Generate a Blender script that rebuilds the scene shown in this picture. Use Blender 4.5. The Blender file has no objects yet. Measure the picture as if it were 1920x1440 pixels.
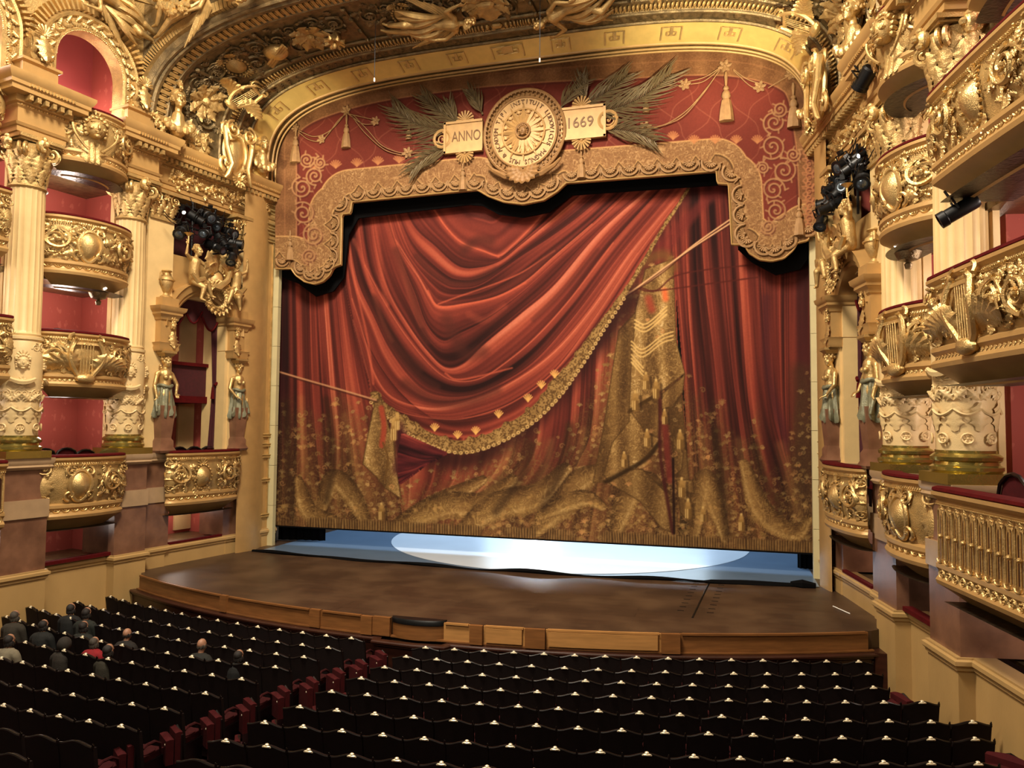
import bpy, math, random
import numpy as np
from mathutils import Vector, Matrix
random.seed(3)
SC = bpy.context.scene
PI = math.pi
# ------------------------------------------------------------ camera
CAMP = np.array([5.8315, -20.8012, 3.8729]); YAW, PITCH, ROLL, FPX = -0.2805, 0.0541, 0.0085, 1400.6
def _axes():
    cy, sy = math.cos(YAW), math.sin(YAW)
    right = np.array([cy, -sy, 0]); fwd = np.array([sy, cy, 0]); up = np.array([0, 0, 1.])
    f2 = fwd*math.cos(PITCH)+up*math.sin(PITCH); u2 = -fwd*math.sin(PITCH)+up*math.cos(PITCH)
    return right*math.cos(ROLL)+u2*math.sin(ROLL), -right*math.sin(ROLL)+u2*math.cos(ROLL), f2
AR, AU, AF = _axes()
cd = bpy.data.cameras.new('camera'); cam = bpy.data.objects.new('camera', cd); SC.collection.objects.link(cam)
cd.sensor_fit = 'HORIZONTAL'; cd.sensor_width = 36.0; cd.lens = FPX/1920*36.0; cd.clip_end = 200
cam.matrix_world = Matrix([[AR[0], AU[0], -AF[0], CAMP[0]], [AR[1], AU[1], -AF[1], CAMP[1]], [AR[2], AU[2], -AF[2], CAMP[2]], [0, 0, 0, 1]])
SC.camera = cam
def on_y(px, py, y):      # photo measurement -> place on a plane of the stage
    d = AF+AR*(px-960)/FPX-AU*(py-720)/FPX; return CAMP+d*((y-CAMP[1])/d[1])
def to_px(P):
    v = np.asarray(P)-CAMP; w = v@AF; return 960+FPX*(v@AR)/w, 720-FPX*(v@AU)/w
# ------------------------------------------------------------ colour management
SC.view_settings.view_transform = 'Standard'; SC.view_settings.look = 'None'
SC.view_settings.gamma = 1.0; SC.view_settings.exposure = EXPO = 0.14
SC.view_settings.use_curve_mapping = False
# ------------------------------------------------------------ world (dim glow of the rest of the house)
w = bpy.data.worlds.new('house_glow'); SC.world = w; w.use_nodes = True
nt = w.node_tree; bg = nt.nodes['Background']
tc = nt.nodes.new('ShaderNodeTexCoord'); sx = nt.nodes.new('ShaderNodeSeparateXYZ'); nt.links.new(tc.outputs['Generated'], sx.inputs[0])
cr = nt.nodes.new('ShaderNodeValToRGB'); cr.color_ramp.elements[0].position = 0.30; cr.color_ramp.elements[0].color = (.02, .011, .007, 1)
cr.color_ramp.elements[1].position = .75; cr.color_ramp.elements[1].color = (.40, .31, .20, 1)
mp = nt.nodes.new('ShaderNodeMath'); mp.operation = 'MULTIPLY_ADD'; mp.inputs[1].default_value = .5; mp.inputs[2].default_value = .5
nt.links.new(sx.outputs[2], mp.inputs[0]); nt.links.new(mp.outputs[0], cr.inputs[0]); nt.links.new(cr.outputs[0], bg.inputs[0]); bg.inputs[1].default_value = .42
# ------------------------------------------------------------ lights
def area(name, loc, target, size, power, col, size_y=None, spread=None):
    l = bpy.data.lights.new(name, 'AREA'); l.energy = power; l.color = col; l.size = size
    if size_y: l.shape = 'RECTANGLE'; l.size_y = size_y
    if spread: l.spread = spread
    o = bpy.data.objects.new(name, l); SC.collection.objects.link(o); o.location = loc
    o.rotation_euler = (Vector(target)-Vector(loc)).to_track_quat('-Z', 'Y').to_euler(); return o
def spot(name, loc, target, ang, power, col, blend=.3, r=.1):
    l = bpy.data.lights.new(name, 'SPOT'); l.energy = power; l.color = col; l.spot_size = math.radians(ang); l.spot_blend = blend; l.shadow_soft_size = r
    o = bpy.data.objects.new(name, l); SC.collection.objects.link(o); o.location = loc
    o.rotation_euler = (Vector(target)-Vector(loc)).to_track_quat('-Z', 'Y').to_euler(); return o
def point(name, loc, power, col, r=.15):
    l = bpy.data.lights.new(name, 'POINT'); l.energy = power; l.color = col; l.shadow_soft_size = r
    o = bpy.data.objects.new(name, l); SC.collection.objects.link(o); o.location = loc; return o
WARM = (1, .87, .69)
area('chandelier_light', (0, -13.5, 18), (0, -1, 5.5), 3.4, 4500, WARM)             # the great chandelier above the stalls
area('gallery_light', (0, -23, 15.5), (0, 0, 5), 9, 850, (1, .87, .70), 3)        # lamps of the tiers behind
area('vault_fill_light', (0, -15, 5.5), (0, -3, 14), 5, 400, (1, .88, .70), 1.5)         # added fill shining up at the vault, no fixture there
spot('arch_spot', (7.2, -7.5, 8.9), (5.6, -1.2, 14.2), 42, 6500, (1, .86, .58), .95, .3)
spot('arch_spot_left', (-7.2, -7.5, 8.9), (-7.2, -1.2, 12.9), 34, 2600, (1, .86, .58), .95, .3)
area('stage_wash_light', (0, 6.5, 12), (0, 3, 0), 11, 2500, (.60, .80, 1), 6)      # work light over the open stage
area('stage_back_wash', (0, 12.5, 3.2), (0, 0, 0), 10, 330, (.68, .86, 1), 1.2)
# ------------------------------------------------------------ mesh builder
class MB:
    def __init__(s): s.V = []; s.Q = []; s.n = 0
    def add(s, V, F):
        V = np.asarray(V, float).reshape(-1, 3); s.V.append(V)
        for f in F:
            f = np.asarray(f, int)
            if f.size: s.Q.append(f+s.n)
        s.n += len(V); return s
    def grid(s, P, cu=False, cv=False):
        P = np.asarray(P, float); a, b = P.shape[:2]; I = np.arange(a*b).reshape(a, b)
        if cu: I = np.vstack([I, I[:1]])
        if cv: I = np.hstack([I, I[:, :1]])
        q = np.stack([I[:-1, :-1], I[1:, :-1], I[1:, 1:], I[:-1, 1:]], -1).reshape(-1, 4)
        return s.add(P.reshape(-1, 3), [q])
    def box(s, c, d, R=None):
        x, y, z = np.array(d)/2.; V = np.array([(-x,-y,-z),(x,-y,-z),(x,y,-z),(-x,y,-z),(-x,-y,z),(x,-y,z),(x,y,z),(-x,y,z)])
        if R is not None: V = V@np.array(R).T
        return s.add(V+np.array(c), [np.array([(3,2,1,0),(4,5,6,7),(0,1,5,4),(1,2,6,5),(2,3,7,6),(3,0,4,7)])])
    def tube(s, P, r, n=6, cap=True):
        P = np.asarray(P, float); r = np.broadcast_to(np.asarray(r, float), (len(P),)).copy()
        T = np.gradient(P, axis=0); T /= np.linalg.norm(T, axis=1)[:, None]+1e-9
        up = np.array([0, 0, 1.]) if abs(T[0][2]) < .9 else np.array([1., 0, 0])
        N = np.cross(up, T[0]); N /= np.linalg.norm(N)+1e-9; out = []
        th = np.linspace(0, 2*PI, n, endpoint=False)
        for p, t, q in zip(P, T, r):
            N = N-t*(N@t); N /= np.linalg.norm(N)+1e-9; B = np.cross(t, N)
            out.append(p+q*(np.cos(th)[:, None]*N+np.sin(th)[:, None]*B))
        G = np.array(out)
        if cap:
            G = np.concatenate([np.repeat(P[:1, None], n, 1), G, np.repeat(P[-1:, None], n, 1)], 0)
        return s.grid(G, cv=True)
    def lathe(s, prof, n=32, c=(0, 0, 0), mod=None, a0=0, a1=2*PI):
        pr = np.array(prof, float); full = abs(a1-a0-2*PI) < 1e-6
        th = np.linspace(a0, a1, n, endpoint=not full)
        R = pr[:, 0][:, None]*np.ones(n)
        if mod is not None: R = mod(R, th[None, :], pr[:, 1][:, None])
        G = np.stack([R*np.cos(th), R*np.sin(th), pr[:, 1][:, None]*np.ones(n)], -1)+np.array(c, float)
        return s.grid(G, cv=full)
    def ell(s, c, r, n=10, m=7, R=None):
        ph = np.linspace(-PI/2, PI/2, m); th = np.linspace(0, 2*PI, n, endpoint=False)
        G = np.stack([np.cos(ph)[:, None]*np.cos(th), np.cos(ph)[:, None]*np.sin(th), np.sin(ph)[:, None]*np.ones(n)], -1)*np.broadcast_to(np.array(r, float), (3,))
        if R is not None: G = G@np.array(R).T
        return s.grid(G+np.array(c, float), cv=True)
    def prism(s, poly, f):     # polygon extruded between f(p,0) and f(p,1)
        P = [np.asarray(f(p, 0)) for p in poly]+[np.asarray(f(p, 1)) for p in poly]; n = len(poly)
        s.add(P, [np.array([(i, (i+1) % n, n+(i+1) % n, n+i) for i in range(n)])])
        s.add(P, [np.array([list(range(n))]), np.array([list(range(2*n-1, n-1, -1))])]); return s
    def sweep(s, path, prof, closed=False, cap=True):
        """moulding: plan path [(x,y)], profile [(outward,z)], mitred; outward = left of travel"""
        P = np.array(path, float); n = len(P); out = []
        for i in range(n):
            a = P[i]-P[i-1] if (i > 0 or closed) else P[1]-P[0]; b = P[(i+1) % n]-P[i] if (i < n-1 or closed) else a
            a = a/(np.hypot(*a)+1e-9); b = b/(np.hypot(*b)+1e-9)
            na = np.array([-a[1], a[0]]); nb = np.array([-b[1], b[0]]); m = na+nb; m /= (np.hypot(*m)+1e-9); m /= max(m@na, .35)
            out.append([(P[i][0]+m[0]*o, P[i][1]+m[1]*o, z) for o, z in prof])
        G = np.array(out); s.grid(G, cu=closed)
        if cap and not closed:
            for k in (0, -1): s.add(G[k], [np.array([list(range(len(prof)))])])
        return s
    def place(s, other, M=None, fn=None):
        V = np.vstack(other.V)
        if M is not None: V = V@np.array(M)[:3, :3].T+np.array(M)[:3, 3]
        if fn is not None: V = fn(V)
        s.V.append(V)
        for f in other.Q: s.Q.append(f+s.n)
        s.n += len(V); return s
    def warp(s, fn):
        V = fn(np.vstack(s.V)); s.V = [V]; return s
    def mesh(s, name, mat, off=(0, 0, 0), ang=35):
        me = bpy.data.meshes.new(name); V = np.vstack(s.V)-np.array(off, float)
        ls = [len(f.reshape(-1)) for f in s.Q]; loops = np.concatenate([f.reshape(-1) for f in s.Q]) if s.Q else np.zeros(0, int)
        tot = np.concatenate([np.full(f.shape[0], f.shape[1]) for f in s.Q]); st = np.r_[0, np.cumsum(tot)[:-1]]
        me.vertices.add(len(V)); me.vertices.foreach_set('co', V.astype(np.float32).ravel())
        me.loops.add(len(loops)); me.loops.foreach_set('vertex_index', loops.astype(np.int32))
        me.polygons.add(len(tot)); me.polygons.foreach_set('loop_start', st.astype(np.int32)); me.polygons.foreach_set('loop_total', tot.astype(np.int32))
        me.update(calc_edges=True); me.validate()
        if ang is not None:
            me.shade_smooth()
            if ang < 180: me.set_sharp_from_angle(angle=math.radians(ang))
        me.materials.append(mat); return me
def empty(name, label, cat, loc, group=None):
    o = bpy.data.objects.new(name, None); SC.collection.objects.link(o); o.location = tuple(float(a) for a in loc); o.empty_display_size = .1
    o['label'] = label; o['category'] = cat
    if group: o['group'] = group
    return o
def part(name, mb, mat, parent=None, label=None, ang=35, kind=None):
    """one mesh object; coordinates are given in the hall and stored relative to the parent chain"""
    off = np.zeros(3); p = parent
    while p is not None: off = off+np.array(p.location); p = p.parent
    o = bpy.data.objects.new(name, mb.mesh(name, mat, off, ang)); SC.collection.objects.link(o)
    if parent is not None: o.parent = parent
    if label: o['label'] = label
    if kind: o['kind'] = kind
    return o
def single(name, mb, mat, label, cat, loc=(0, 0, 0), group=None, ang=35):
    o = bpy.data.objects.new(name, mb.mesh(name, mat, loc, ang)); SC.collection.objects.link(o); o.location = tuple(float(a) for a in loc)
    o['label'] = label; o['category'] = cat
    if group: o['group'] = group
    return o
def struct(name, mb, mat, ang=35, label=None):
    o = bpy.data.objects.new(name, mb.mesh(name, mat, (0, 0, 0), ang)); SC.collection.objects.link(o); o['kind'] = 'structure'
    if label: o['label'] = label
    return o
def kids(o): return [c for c in SC.collection.objects if c.parent == o]
def copy_tree(o, parent=None, KC=None):
    c = o.copy(); SC.collection.objects.link(c); c.parent = parent
    for ch in (KC.get(o.name, []) if KC is not None else kids(o)): copy_tree(ch, c, KC)
    return c
# ------------------------------------------------------------ materials
def srgb(c):
    c = np.array(c, float)/255.; return tuple(np.where(c <= .04045, c/12.92, ((c+.055)/1.055)**2.4))+(1,)
def mat(name, col, rough=.5, metal=0., nscale=6., namt=.12, bump=.0, bscale=40., spec=.5, col2=None, stretch=None, sheen=0., emit=None, detail=4):
    m = bpy.data.materials.new(name); m.use_nodes = True; t = m.node_tree; b = t.nodes['Principled BSDF']
    c = srgb(col) if max(col[:3]) > 1 else tuple(col)+(1,)
    c2 = (srgb(col2) if max(col2) > 1 else tuple(col2)+(1,)) if col2 is not None else tuple(x*(1-namt*2) for x in c[:3])+(1,)
    co = t.nodes.new('ShaderNodeTexCoord'); mp = t.nodes.new('ShaderNodeMapping'); t.links.new(co.outputs['Object'], mp.inputs[0])
    if stretch: mp.inputs['Scale'].default_value = stretch
    n = t.nodes.new('ShaderNodeTexNoise'); n.inputs['Scale'].default_value = nscale; n.inputs['Detail'].default_value = detail; t.links.new(mp.outputs[0], n.inputs['Vector'])
    r = t.nodes.new('ShaderNodeValToRGB'); r.color_ramp.elements[0].position = .3; r.color_ramp.elements[1].position = .7
    r.color_ramp.elements[0].color = c2; r.color_ramp.elements[1].color = c
    t.links.new(n.outputs[0], r.inputs[0]); t.links.new(r.outputs[0], b.inputs['Base Color'])
    b.inputs['Roughness'].default_value = rough; b.inputs['Metallic'].default_value = metal; b.inputs['Specular IOR Level'].default_value = spec
    if sheen: b.inputs['Sheen Weight'].default_value = sheen; b.inputs['Sheen Roughness'].default_value = .4
    if bump:
        n2 = t.nodes.new('ShaderNodeTexNoise'); n2.inputs['Scale'].default_value = bscale; n2.inputs['Detail'].default_value = 3; t.links.new(mp.outputs[0], n2.inputs['Vector'])
        bp = t.nodes.new('ShaderNodeBump'); bp.inputs['Strength'].default_value = bump; bp.inputs['Distance'].default_value = .02
        t.links.new(n2.outputs[0], bp.inputs['Height']); t.links.new(bp.outputs[0], b.inputs['Normal'])
    if emit: b.inputs['Emission Color'].default_value = srgb(emit[0]); b.inputs['Emission Strength'].default_value = emit[1]
    return m
M = {}
M['gold'] = mat('gilded_plaster', (206,170,108), .38, .5, 5, .2, .6, 45)
M['goldhi'] = mat('bright_gilding', (228,192,126), .28, .68, 5, .16, .5, 50)
M['goldflat'] = mat('ochre_gilt_paint', (190,150,92), .44, .25, 3, .08, .15, 90)
M['golddk'] = mat('old_gilding', (146,124,86), .32, .6, 6, .3, .7, 45)
M['soffit'] = mat('shaded_ornate_soffit', (62,48,34), .4, .4, 9, .4, .9, 16)  # gilding darkened to hold the shade under the balconies
M['stone'] = mat('cream_stone', (222,190,132), .48, .05, 2.2, .07, .12, 60)
M['stonecv'] = mat('carved_cream_stone', (226,196,140), .5, .05, 3, .08, .2, 60)
M['plinth'] = mat('ochre_painted_stone', (190,154,98), .45, .0, 1.3, .09, .08, 30, stretch=(1, 1, .5))
M['pink'] = mat('pink_marble', (134,95,71), .3, .0, 2.6, .16, .05, 30, col2=(100,68,50), detail=9)
M['band'] = mat('pale_pink_marble', (176,146,110), .3, .0, 3, .1, .05, 30, detail=8)
M['bronze'] = mat('polished_green_bronze', (190,170,92), .16, .85, 3, .1, .1, 30)
M['verdigris'] = mat('verdigris_bronze_drapery', (136,134,106), .42, .25, 9, .2, .4, 50)
M['velvet'] = mat('red_velvet', (84,8,10), .85, 0, 12, .15, .2, 200, spec=.15)
M['dkvelvet'] = mat('dark_red_velvet_drape', (70,14,20), .8, 0, 12, .15, .2, 120)
M['seatvel'] = mat('crimson_seat_velvet', (70,13,16), .85, 0, 12, .15, .2, 200, spec=.2)
M['seatback'] = mat('dark_seat_back_velvet', (24,10,8), .8, 0, 8, .2, .2, 160, spec=.25)
M['seatwood'] = mat('black_lacquered_wood', (20,13,11), .3, 0, 10, .2, .0)
M['brass'] = mat('polished_brass', (255,240,205), .35, .35, 10, .04)
M['wood'] = mat('honey_wood_panelling', (136,88,46), .42, 0, 2.2, .18, .06, 40, stretch=(1, 1, 9))
M['dkwood'] = mat('dark_mahogany', (58,28,17), .38, 0, 2., .2, .05, 40, stretch=(1, 1, 7))
M['black'] = mat('black_metal', (18,18,19), .4, .3, 10, .1)
M['blackcloth'] = mat('black_masking_cloth', (9,8,9), .9, 0, 10, .1, spec=.1)
M['lens'] = mat('lamp_glass', (90,100,110), .08, .6, 8, .1)
M['lit'] = mat('lit_lamp_glass', (255,250,235), .3, 0, 8, .02, emit=((255, 248, 230), 9))
M['cream'] = mat('cream_painted_iron', (196,184,140), .5, 0, 3, .05)
M['armvel'] = mat('dark_arm_velvet', (58,12,14), .85, 0, 12, .15, .2, 200, spec=.2)
M['carpet'] = mat('red_carpet', (60,12,16), .95, 0, 30, .2, .3, 200)
M['white'] = mat('white_porcelain', (228,226,218), .3, 0, 10, .03)
def damask(name, c1, c2, sc=2.6):
    m = bpy.data.materials.new(name); m.use_nodes = True; t = m.node_tree; b = t.nodes['Principled BSDF']
    co = t.nodes.new('ShaderNodeTexCoord'); mp = t.nodes.new('ShaderNodeMapping'); mp.inputs['Scale'].default_value = (1, 1, .6); t.links.new(co.outputs['Object'], mp.inputs[0])
    v = t.nodes.new('ShaderNodeTexVoronoi'); v.inputs['Scale'].default_value = 4.2; v.inputs['Randomness'].default_value = .25; t.links.new(mp.outputs[0], v.inputs['Vector'])
    n = t.nodes.new('ShaderNodeTexNoise'); n.inputs['Scale'].default_value = 14; t.links.new(mp.outputs[0], n.inputs['Vector'])
    mx = t.nodes.new('ShaderNodeMath'); mx.operation = 'ADD'; t.links.new(v.outputs[0], mx.inputs[0]); t.links.new(n.outputs[0], mx.inputs[1])
    r = t.nodes.new('ShaderNodeValToRGB'); r.color_ramp.elements[0].color = srgb(c2); r.color_ramp.elements[1].color = srgb(c1); r.color_ramp.elements[0].position = .62; r.color_ramp.elements[1].position = .74
    t.links.new(mx.outputs[0], r.inputs[0]); t.links.new(r.outputs[0], b.inputs['Base Color']); b.inputs['Roughness'].default_value = .75; return m
M['damask'] = damask('red_damask_wall', (166,76,64), (184,96,80))
M['redwall'] = mat('plain_red_wall', (186,84,80), .8, 0, 2, .05)
def pigment(name, rough=.85):
    m = bpy.data.materials.new(name); m.use_nodes = True; t = m.node_tree; b = t.nodes['Principled BSDF']
    a = t.nodes.new('ShaderNodeAttribute'); a.attribute_name = 'pigment'; t.links.new(a.outputs['Color'], b.inputs['Base Color']); b.inputs['Roughness'].default_value = rough
    b.inputs['Specular IOR Level'].default_value = .15
    n = t.nodes.new('ShaderNodeTexNoise'); n.inputs['Scale'].default_value = 60; bp = t.nodes.new('ShaderNodeBump'); bp.inputs['Strength'].default_value = .15; bp.inputs['Distance'].default_value = .01
    t.links.new(n.outputs[0], bp.inputs['Height']); t.links.new(bp.outputs[0], b.inputs['Normal']); return m
M['canvas'] = pigment('painted_canvas')
# stage boards
def boards(name, c1, c2, c3, rough, w=.28, spec=.5):
    m = bpy.data.materials.new(name); m.use_nodes = True; t = m.node_tree; b = t.nodes['Principled BSDF']
    co = t.nodes.new('ShaderNodeTexCoord'); br = t.nodes.new('ShaderNodeTexBrick'); br.inputs['Scale'].default_value = 1; br.inputs['Brick Width'].default_value = 4.; br.inputs['Row Height'].default_value = w
    br.inputs['Mortar Size'].default_value = .006; br.inputs['Color1'].default_value = srgb(c1); br.inputs['Color2'].default_value = srgb(c2); br.inputs['Mortar'].default_value = srgb((24, 14, 8))
    t.links.new(co.outputs['Object'], br.inputs['Vector'])
    n = t.nodes.new('ShaderNodeTexNoise'); n.inputs['Scale'].default_value = .9; n.inputs['Detail'].default_value = 6; t.links.new(co.outputs['Object'], n.inputs['Vector'])
    mx = t.nodes.new('ShaderNodeMix'); mx.data_type = 'RGBA'; r = t.nodes.new('ShaderNodeMapRange'); r.inputs[1].default_value = .42; r.inputs[2].default_value = .68
    t.links.new(n.outputs[0], r.inputs[0]); t.links.new(r.outputs[0], mx.inputs[0]); t.links.new(br.outputs[0], mx.inputs[6]); mx.inputs[7].default_value = srgb(c3)
    t.links.new(mx.outputs[2], b.inputs['Base Color'])
    r2 = t.nodes.new('ShaderNodeMapRange'); r2.inputs[3].default_value = rough-.1; r2.inputs[4].default_value = rough+.15; t.links.new(n.outputs[0], r2.inputs[0]); t.links.new(r2.outputs[0], b.inputs['Roughness'])
    b.inputs['Specular IOR Level'].default_value = spec; return m
M['boards'] = boards('worn_stage_boards', (64,44,30), (56,39,27), (84,62,42), .42)
M['disc'] = mat('white_floor_disc', (206,216,228), .3, 0, .8, .04, .04, 12)
M['oak'] = mat('light_oak_panel', (186,134,76), .42, 0, 2.2, .12, .06, 40, stretch=(1, 1, 9))
M['marley'] = mat('grey_blue_dance_floor', (96,116,140), .3, 0, 1.2, .06, .04, 12, spec=.5)
# ------------------------------------------------------------ relief kit: (u across, v up, h out of the wall)
def Rz(a): c, s = math.cos(a), math.sin(a); return np.array([[c, -s, 0], [s, c, 0], [0, 0, 1.]])
def loc(mb, src, u, v, rot=0, sc=1, mir=False, h=0, sh=None):
    A = Rz(rot)@np.diag([(-sc if mir else sc), sc, sh if sh else sc]); Mx = np.eye(4); Mx[:3, :3] = A; Mx[:3, 3] = (u, v, h); return mb.place(src, Mx)
def k_scroll(turns=1.6, r=1., w=.16):
    m = MB(); t = np.linspace(0, 1, 34); th = PI/2-2*PI*turns*t; R = r*(1-.86*t)
    P = np.c_[R*np.cos(th), R*np.sin(th)-0, .12+.14*t]; m.tube(P, w*(1-.55*t)*r, 5)
    m.ell((0, 0, .22), (.17*r, .17*r, .15), 7, 5)
    for k in (3, 8, 13):   # offshoot leaves
        a = th[k]; m.place(k_leafm, np.array(_aff(P[k][0], P[k][1], a-.9, .55*r, .08)))
    return m
def _aff(u, v, rot, sc, h=0):
    Mx = np.eye(4); Mx[:3, :3] = Rz(rot)*sc; Mx[:3, 3] = (u, v, h); return Mx
def k_leaf(L=1., W=.40, lobes=4, nu=17, nv=7, curl=.55):
    m = MB(); s = np.linspace(0, 1, nu); q = np.linspace(-1, 1, nv)
    wd = W*np.sin(PI*np.clip(s*.93+.07, 0, 1))**.7*(1-.42*np.abs(np.sin(s*PI*lobes)))
    U = s[:, None]*L*np.ones(nv); Vv = wd[:, None]*q[None, :]; H = .07+.16*np.sin(PI*s)[:, None]*(1-.5*q[None, :]**2)+curl*(s[:, None]**3)*.6-.06*np.abs(q)[None, :]
    return m.grid(np.stack([U+.06*np.abs(q)[None, :]*L, Vv, H], -1))
k_leafm = k_leaf()
def k_flower(n=6):
    m = MB()
    for i in range(n): m.place(k_leafm, _aff(0, 0, 2*PI*i/n, .95))
    m.ell((0, 0, .2), (.28, .28, .22), 8, 5); return m
def k_shell(n=9, a=PI*.95):
    m = MB()
    for i in range(n):
        th = PI/2-a/2+a*i/(n-1); L = .9+.1*math.sin(PI*i/(n-1))
        m.tube([(0.1*math.cos(th), .1*math.sin(th), .1), (.55*L*math.cos(th), .55*L*math.sin(th), .26), (L*math.cos(th), L*math.sin(th), .16)], [.04, .09, .13], 5)
    m.ell((0, 0, .14), (.2, .2, .18), 8, 5); return m
def k_shield():
    m = MB(); t = np.linspace(0, 2*PI, 33)[:-1]
    ox = .62*np.sin(t)*(1-.22*np.maximum(-np.cos(t), 0)); oy = np.cos(t)*.95
    rings = [np.c_[ox*k, oy*k, np.full(32, .34*(1-k**2.2)+.10)] for k in (0, .3, .6, .85, 1.)]; m.grid(np.array(rings), cv=True)
    m.tube(np.vstack([np.c_[ox*1.1, oy*1.08, np.full(32, .14)]]+[[(ox[0]*1.1, oy[0]*1.08, .14)]]), .12, 6, False)
    s = k_scroll(1.3, .34, .3)
    for sg in (False, True):
        x = -1 if sg else 1
        loc(m, s, .55*x, .95, 0, 1, sg); loc(m, s, .6*x, -.62, PI, 1, not sg)
    loc(m, k_shell(7), 0, 1.0, 0, .5); return m
def k_oval():
    m = MB(); t = np.linspace(0, 2*PI, 29)[:-1]
    m.grid(np.array([np.c_[.6*np.sin(t)*k, .8*np.cos(t)*k, np.full(28, .4*(1-k*k)+.1)] for k in (0, .35, .7, 1)]), cv=True)
    for i in range(20): a = 2*PI*i/20; m.ell((.74*math.sin(a), .95*math.cos(a), .14), .1, 6, 4)
    for sg in (-1, 1):
        for k in range(4): m.place(k_leafm, _aff(.2*sg, -.9, -PI/2+sg*(.3+.35*k), .62))
    loc(m, k_shell(7), 0, .95, 0, .5); return m
def k_lyre():
    m = MB()
    for sg in (-1, 1):
        t = np.linspace(0, 1, 18); m.tube(np.c_[sg*(.16+.34*np.sin(t*PI*.9)+.12*t), -.75+1.5*t, .16+.05*t], .085, 6)
        loc(m, k_scroll(1.1, .2, .3), sg*.42, .78, 0, 1, sg < 0)
        for k in range(6): m.place(k_leafm, _aff(sg*(.3+.1*k), -.5+.06*k, (PI/2-sg*(.35+.24*k)), .8))
    m.box((0, .62, .16), (.95, .1, .12)); m.ell((0, -.72, .15), (.36, .2, .2))
    for k in range(5): m.tube([(-.2+.1*k, -.65, .22), (-.2+.1*k, .6, .2)], .016, 4)
    return m
def k_mask():
    m = MB(); m.ell((0, 0, .14), (.42, .56, .34), 14, 10)
    m.ell((0, -.04, .46), (.07, .17, .1), 8, 6); m.ell((0, .13, .44), (.05, .16, .06), 6, 5)
    for sg in (-1, 1):
        m.ell((sg*.16, .13, .40), (.10, .05, .05), 8, 5); m.ell((sg*.17, .22, .40), (.13, .035, .07), 8, 5); m.ell((sg*.22, -.1, .34), (.12, .12, .12), 8, 6)
        m.ell((sg*.42, .03, .1), (.06, .12, .08), 6, 5)
        for k in range(5): m.ell((sg*(.46-.02*k), .42-.2*k, .12), (.11, .12, .14), 7, 5)
    m.ell((0, -.25, .42), (.15, .035, .05), 8, 5); m.ell((0, -.31, .40), (.12, .035, .05), 8, 5); m.ell((0, -.46, .34), (.14, .1, .1), 8, 5)
    for k in range(7): a = PI*(.12+.76*k/6); m.ell((.42*math.cos(a), .1+.48*math.sin(a), .26), (.12, .12, .13), 7, 5)
    loc(m, k_shell(7), 0, .5, 0, .5); return m
K = dict(scroll=k_scroll(), leaf=k_leafm, flower=k_flower(), shell=k_shell(), shield=k_shield(), oval=k_oval(), lyre=k_lyre(), mask=k_mask())
def rinceau(mb, u0, u1, v0, v1, flip=1, n=None):
    """running acanthus scroll ornament"""
    H = (v1-v0); n = n or max(1, int(round(abs(u1-u0)/(H*.92)))); st = (u1-u0)/n; vm = (v0+v1)/2
    for i in range(n):
        u = u0+st*(i+.5); up = (i % 2 == 0); R = H*.36
        loc(mb, K['scroll'], u, vm+(.04 if up else -.04)*H, 0 if up else PI, R, mir=(flip < 0) ^ (not up), sh=R*1.3)
        loc(mb, K['flower'], u, vm, .4*i, R*.34, h=R*.16)
        for a, L in ((.9, .42), (2.3, .4), (-.9, .42), (-2.2, .4), (0, .34), (PI, .34)):
            loc(mb, K['leaf'], u+R*.95*math.cos(a), vm+R*.95*math.sin(a), a+.5*(1 if up else -1), H*L*.8, sh=H*.3)
    R_ = random.Random(int(abs(u1)*100)+n)
    for _ in range(int(abs(u1-u0)*H*75)+10):
        u = u0+(u1-u0)*R_.random(); v = v0+H*R_.random(); a = R_.uniform(0, 6.3); L_ = H*R_.uniform(.12, .2); loc(mb, K['leaf'], u, v, a, L_, sh=L_*.9, h=H*R_.uniform(0, .08))
        if R_.random() < .3: mb.ell((u, v, H*.06), H*.035, 5, 4)
    t = np.linspace(0, 1, n*8+1)
    mb.tube(np.c_[u0+(u1-u0)*t, vm+H*.36*np.sin(t*PI*n), np.full(len(t), H*.06)], H*.035, 5)
def beads(mb, P, r, k=1.9):
    P = np.asarray(P, float); s = np.r_[0, np.cumsum(np.linalg.norm(np.diff(P, axis=0), axis=1))]; n = max(2, int(s[-1]/(r*k))); u = np.linspace(0, s[-1], n)
    e = MB(); e.ell((0, 0, 0), r, 6, 4); V0 = np.vstack(e.V)
    for q in np.c_[np.interp(u, s, P[:, 0]), np.interp(u, s, P[:, 1]), np.interp(u, s, P[:, 2])]: mb.add(V0+q, e.Q)
def guilloche(mb, u0, u1, v, H):
    n = max(2, int((u1-u0)/(H*1.05))); st = (u1-u0)/n; t = np.linspace(0, 2*PI, 15)
    for i in range(n):
        u = u0+st*(i+.5); mb.tube(np.c_[u+H*.4*np.cos(t), v+H*.4*np.sin(t), np.full(15, H*.14)], H*.1, 4, False)
        for k in range(5): a = 2*PI*k/5+i; mb.ell((u+H*.2*math.cos(a), v+H*.2*math.sin(a), H*.12), (H*.11, H*.11, H*.12), 5, 4)
        mb.ell((u+st/2, v, H*.1), (H*.1, H*.22, H*.12), 5, 4)
def leafband(mb, u0, u1, v, H, dn=True, w=.6):
    n = max(2, int((u1-u0)/(H*w))); st = (u1-u0)/n
    for i in range(n): loc(mb, K['leaf'], u0+st*(i+.5), v+(H/2 if dn else -H/2), -PI/2 if dn else PI/2, H, sh=H*.6)
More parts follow.
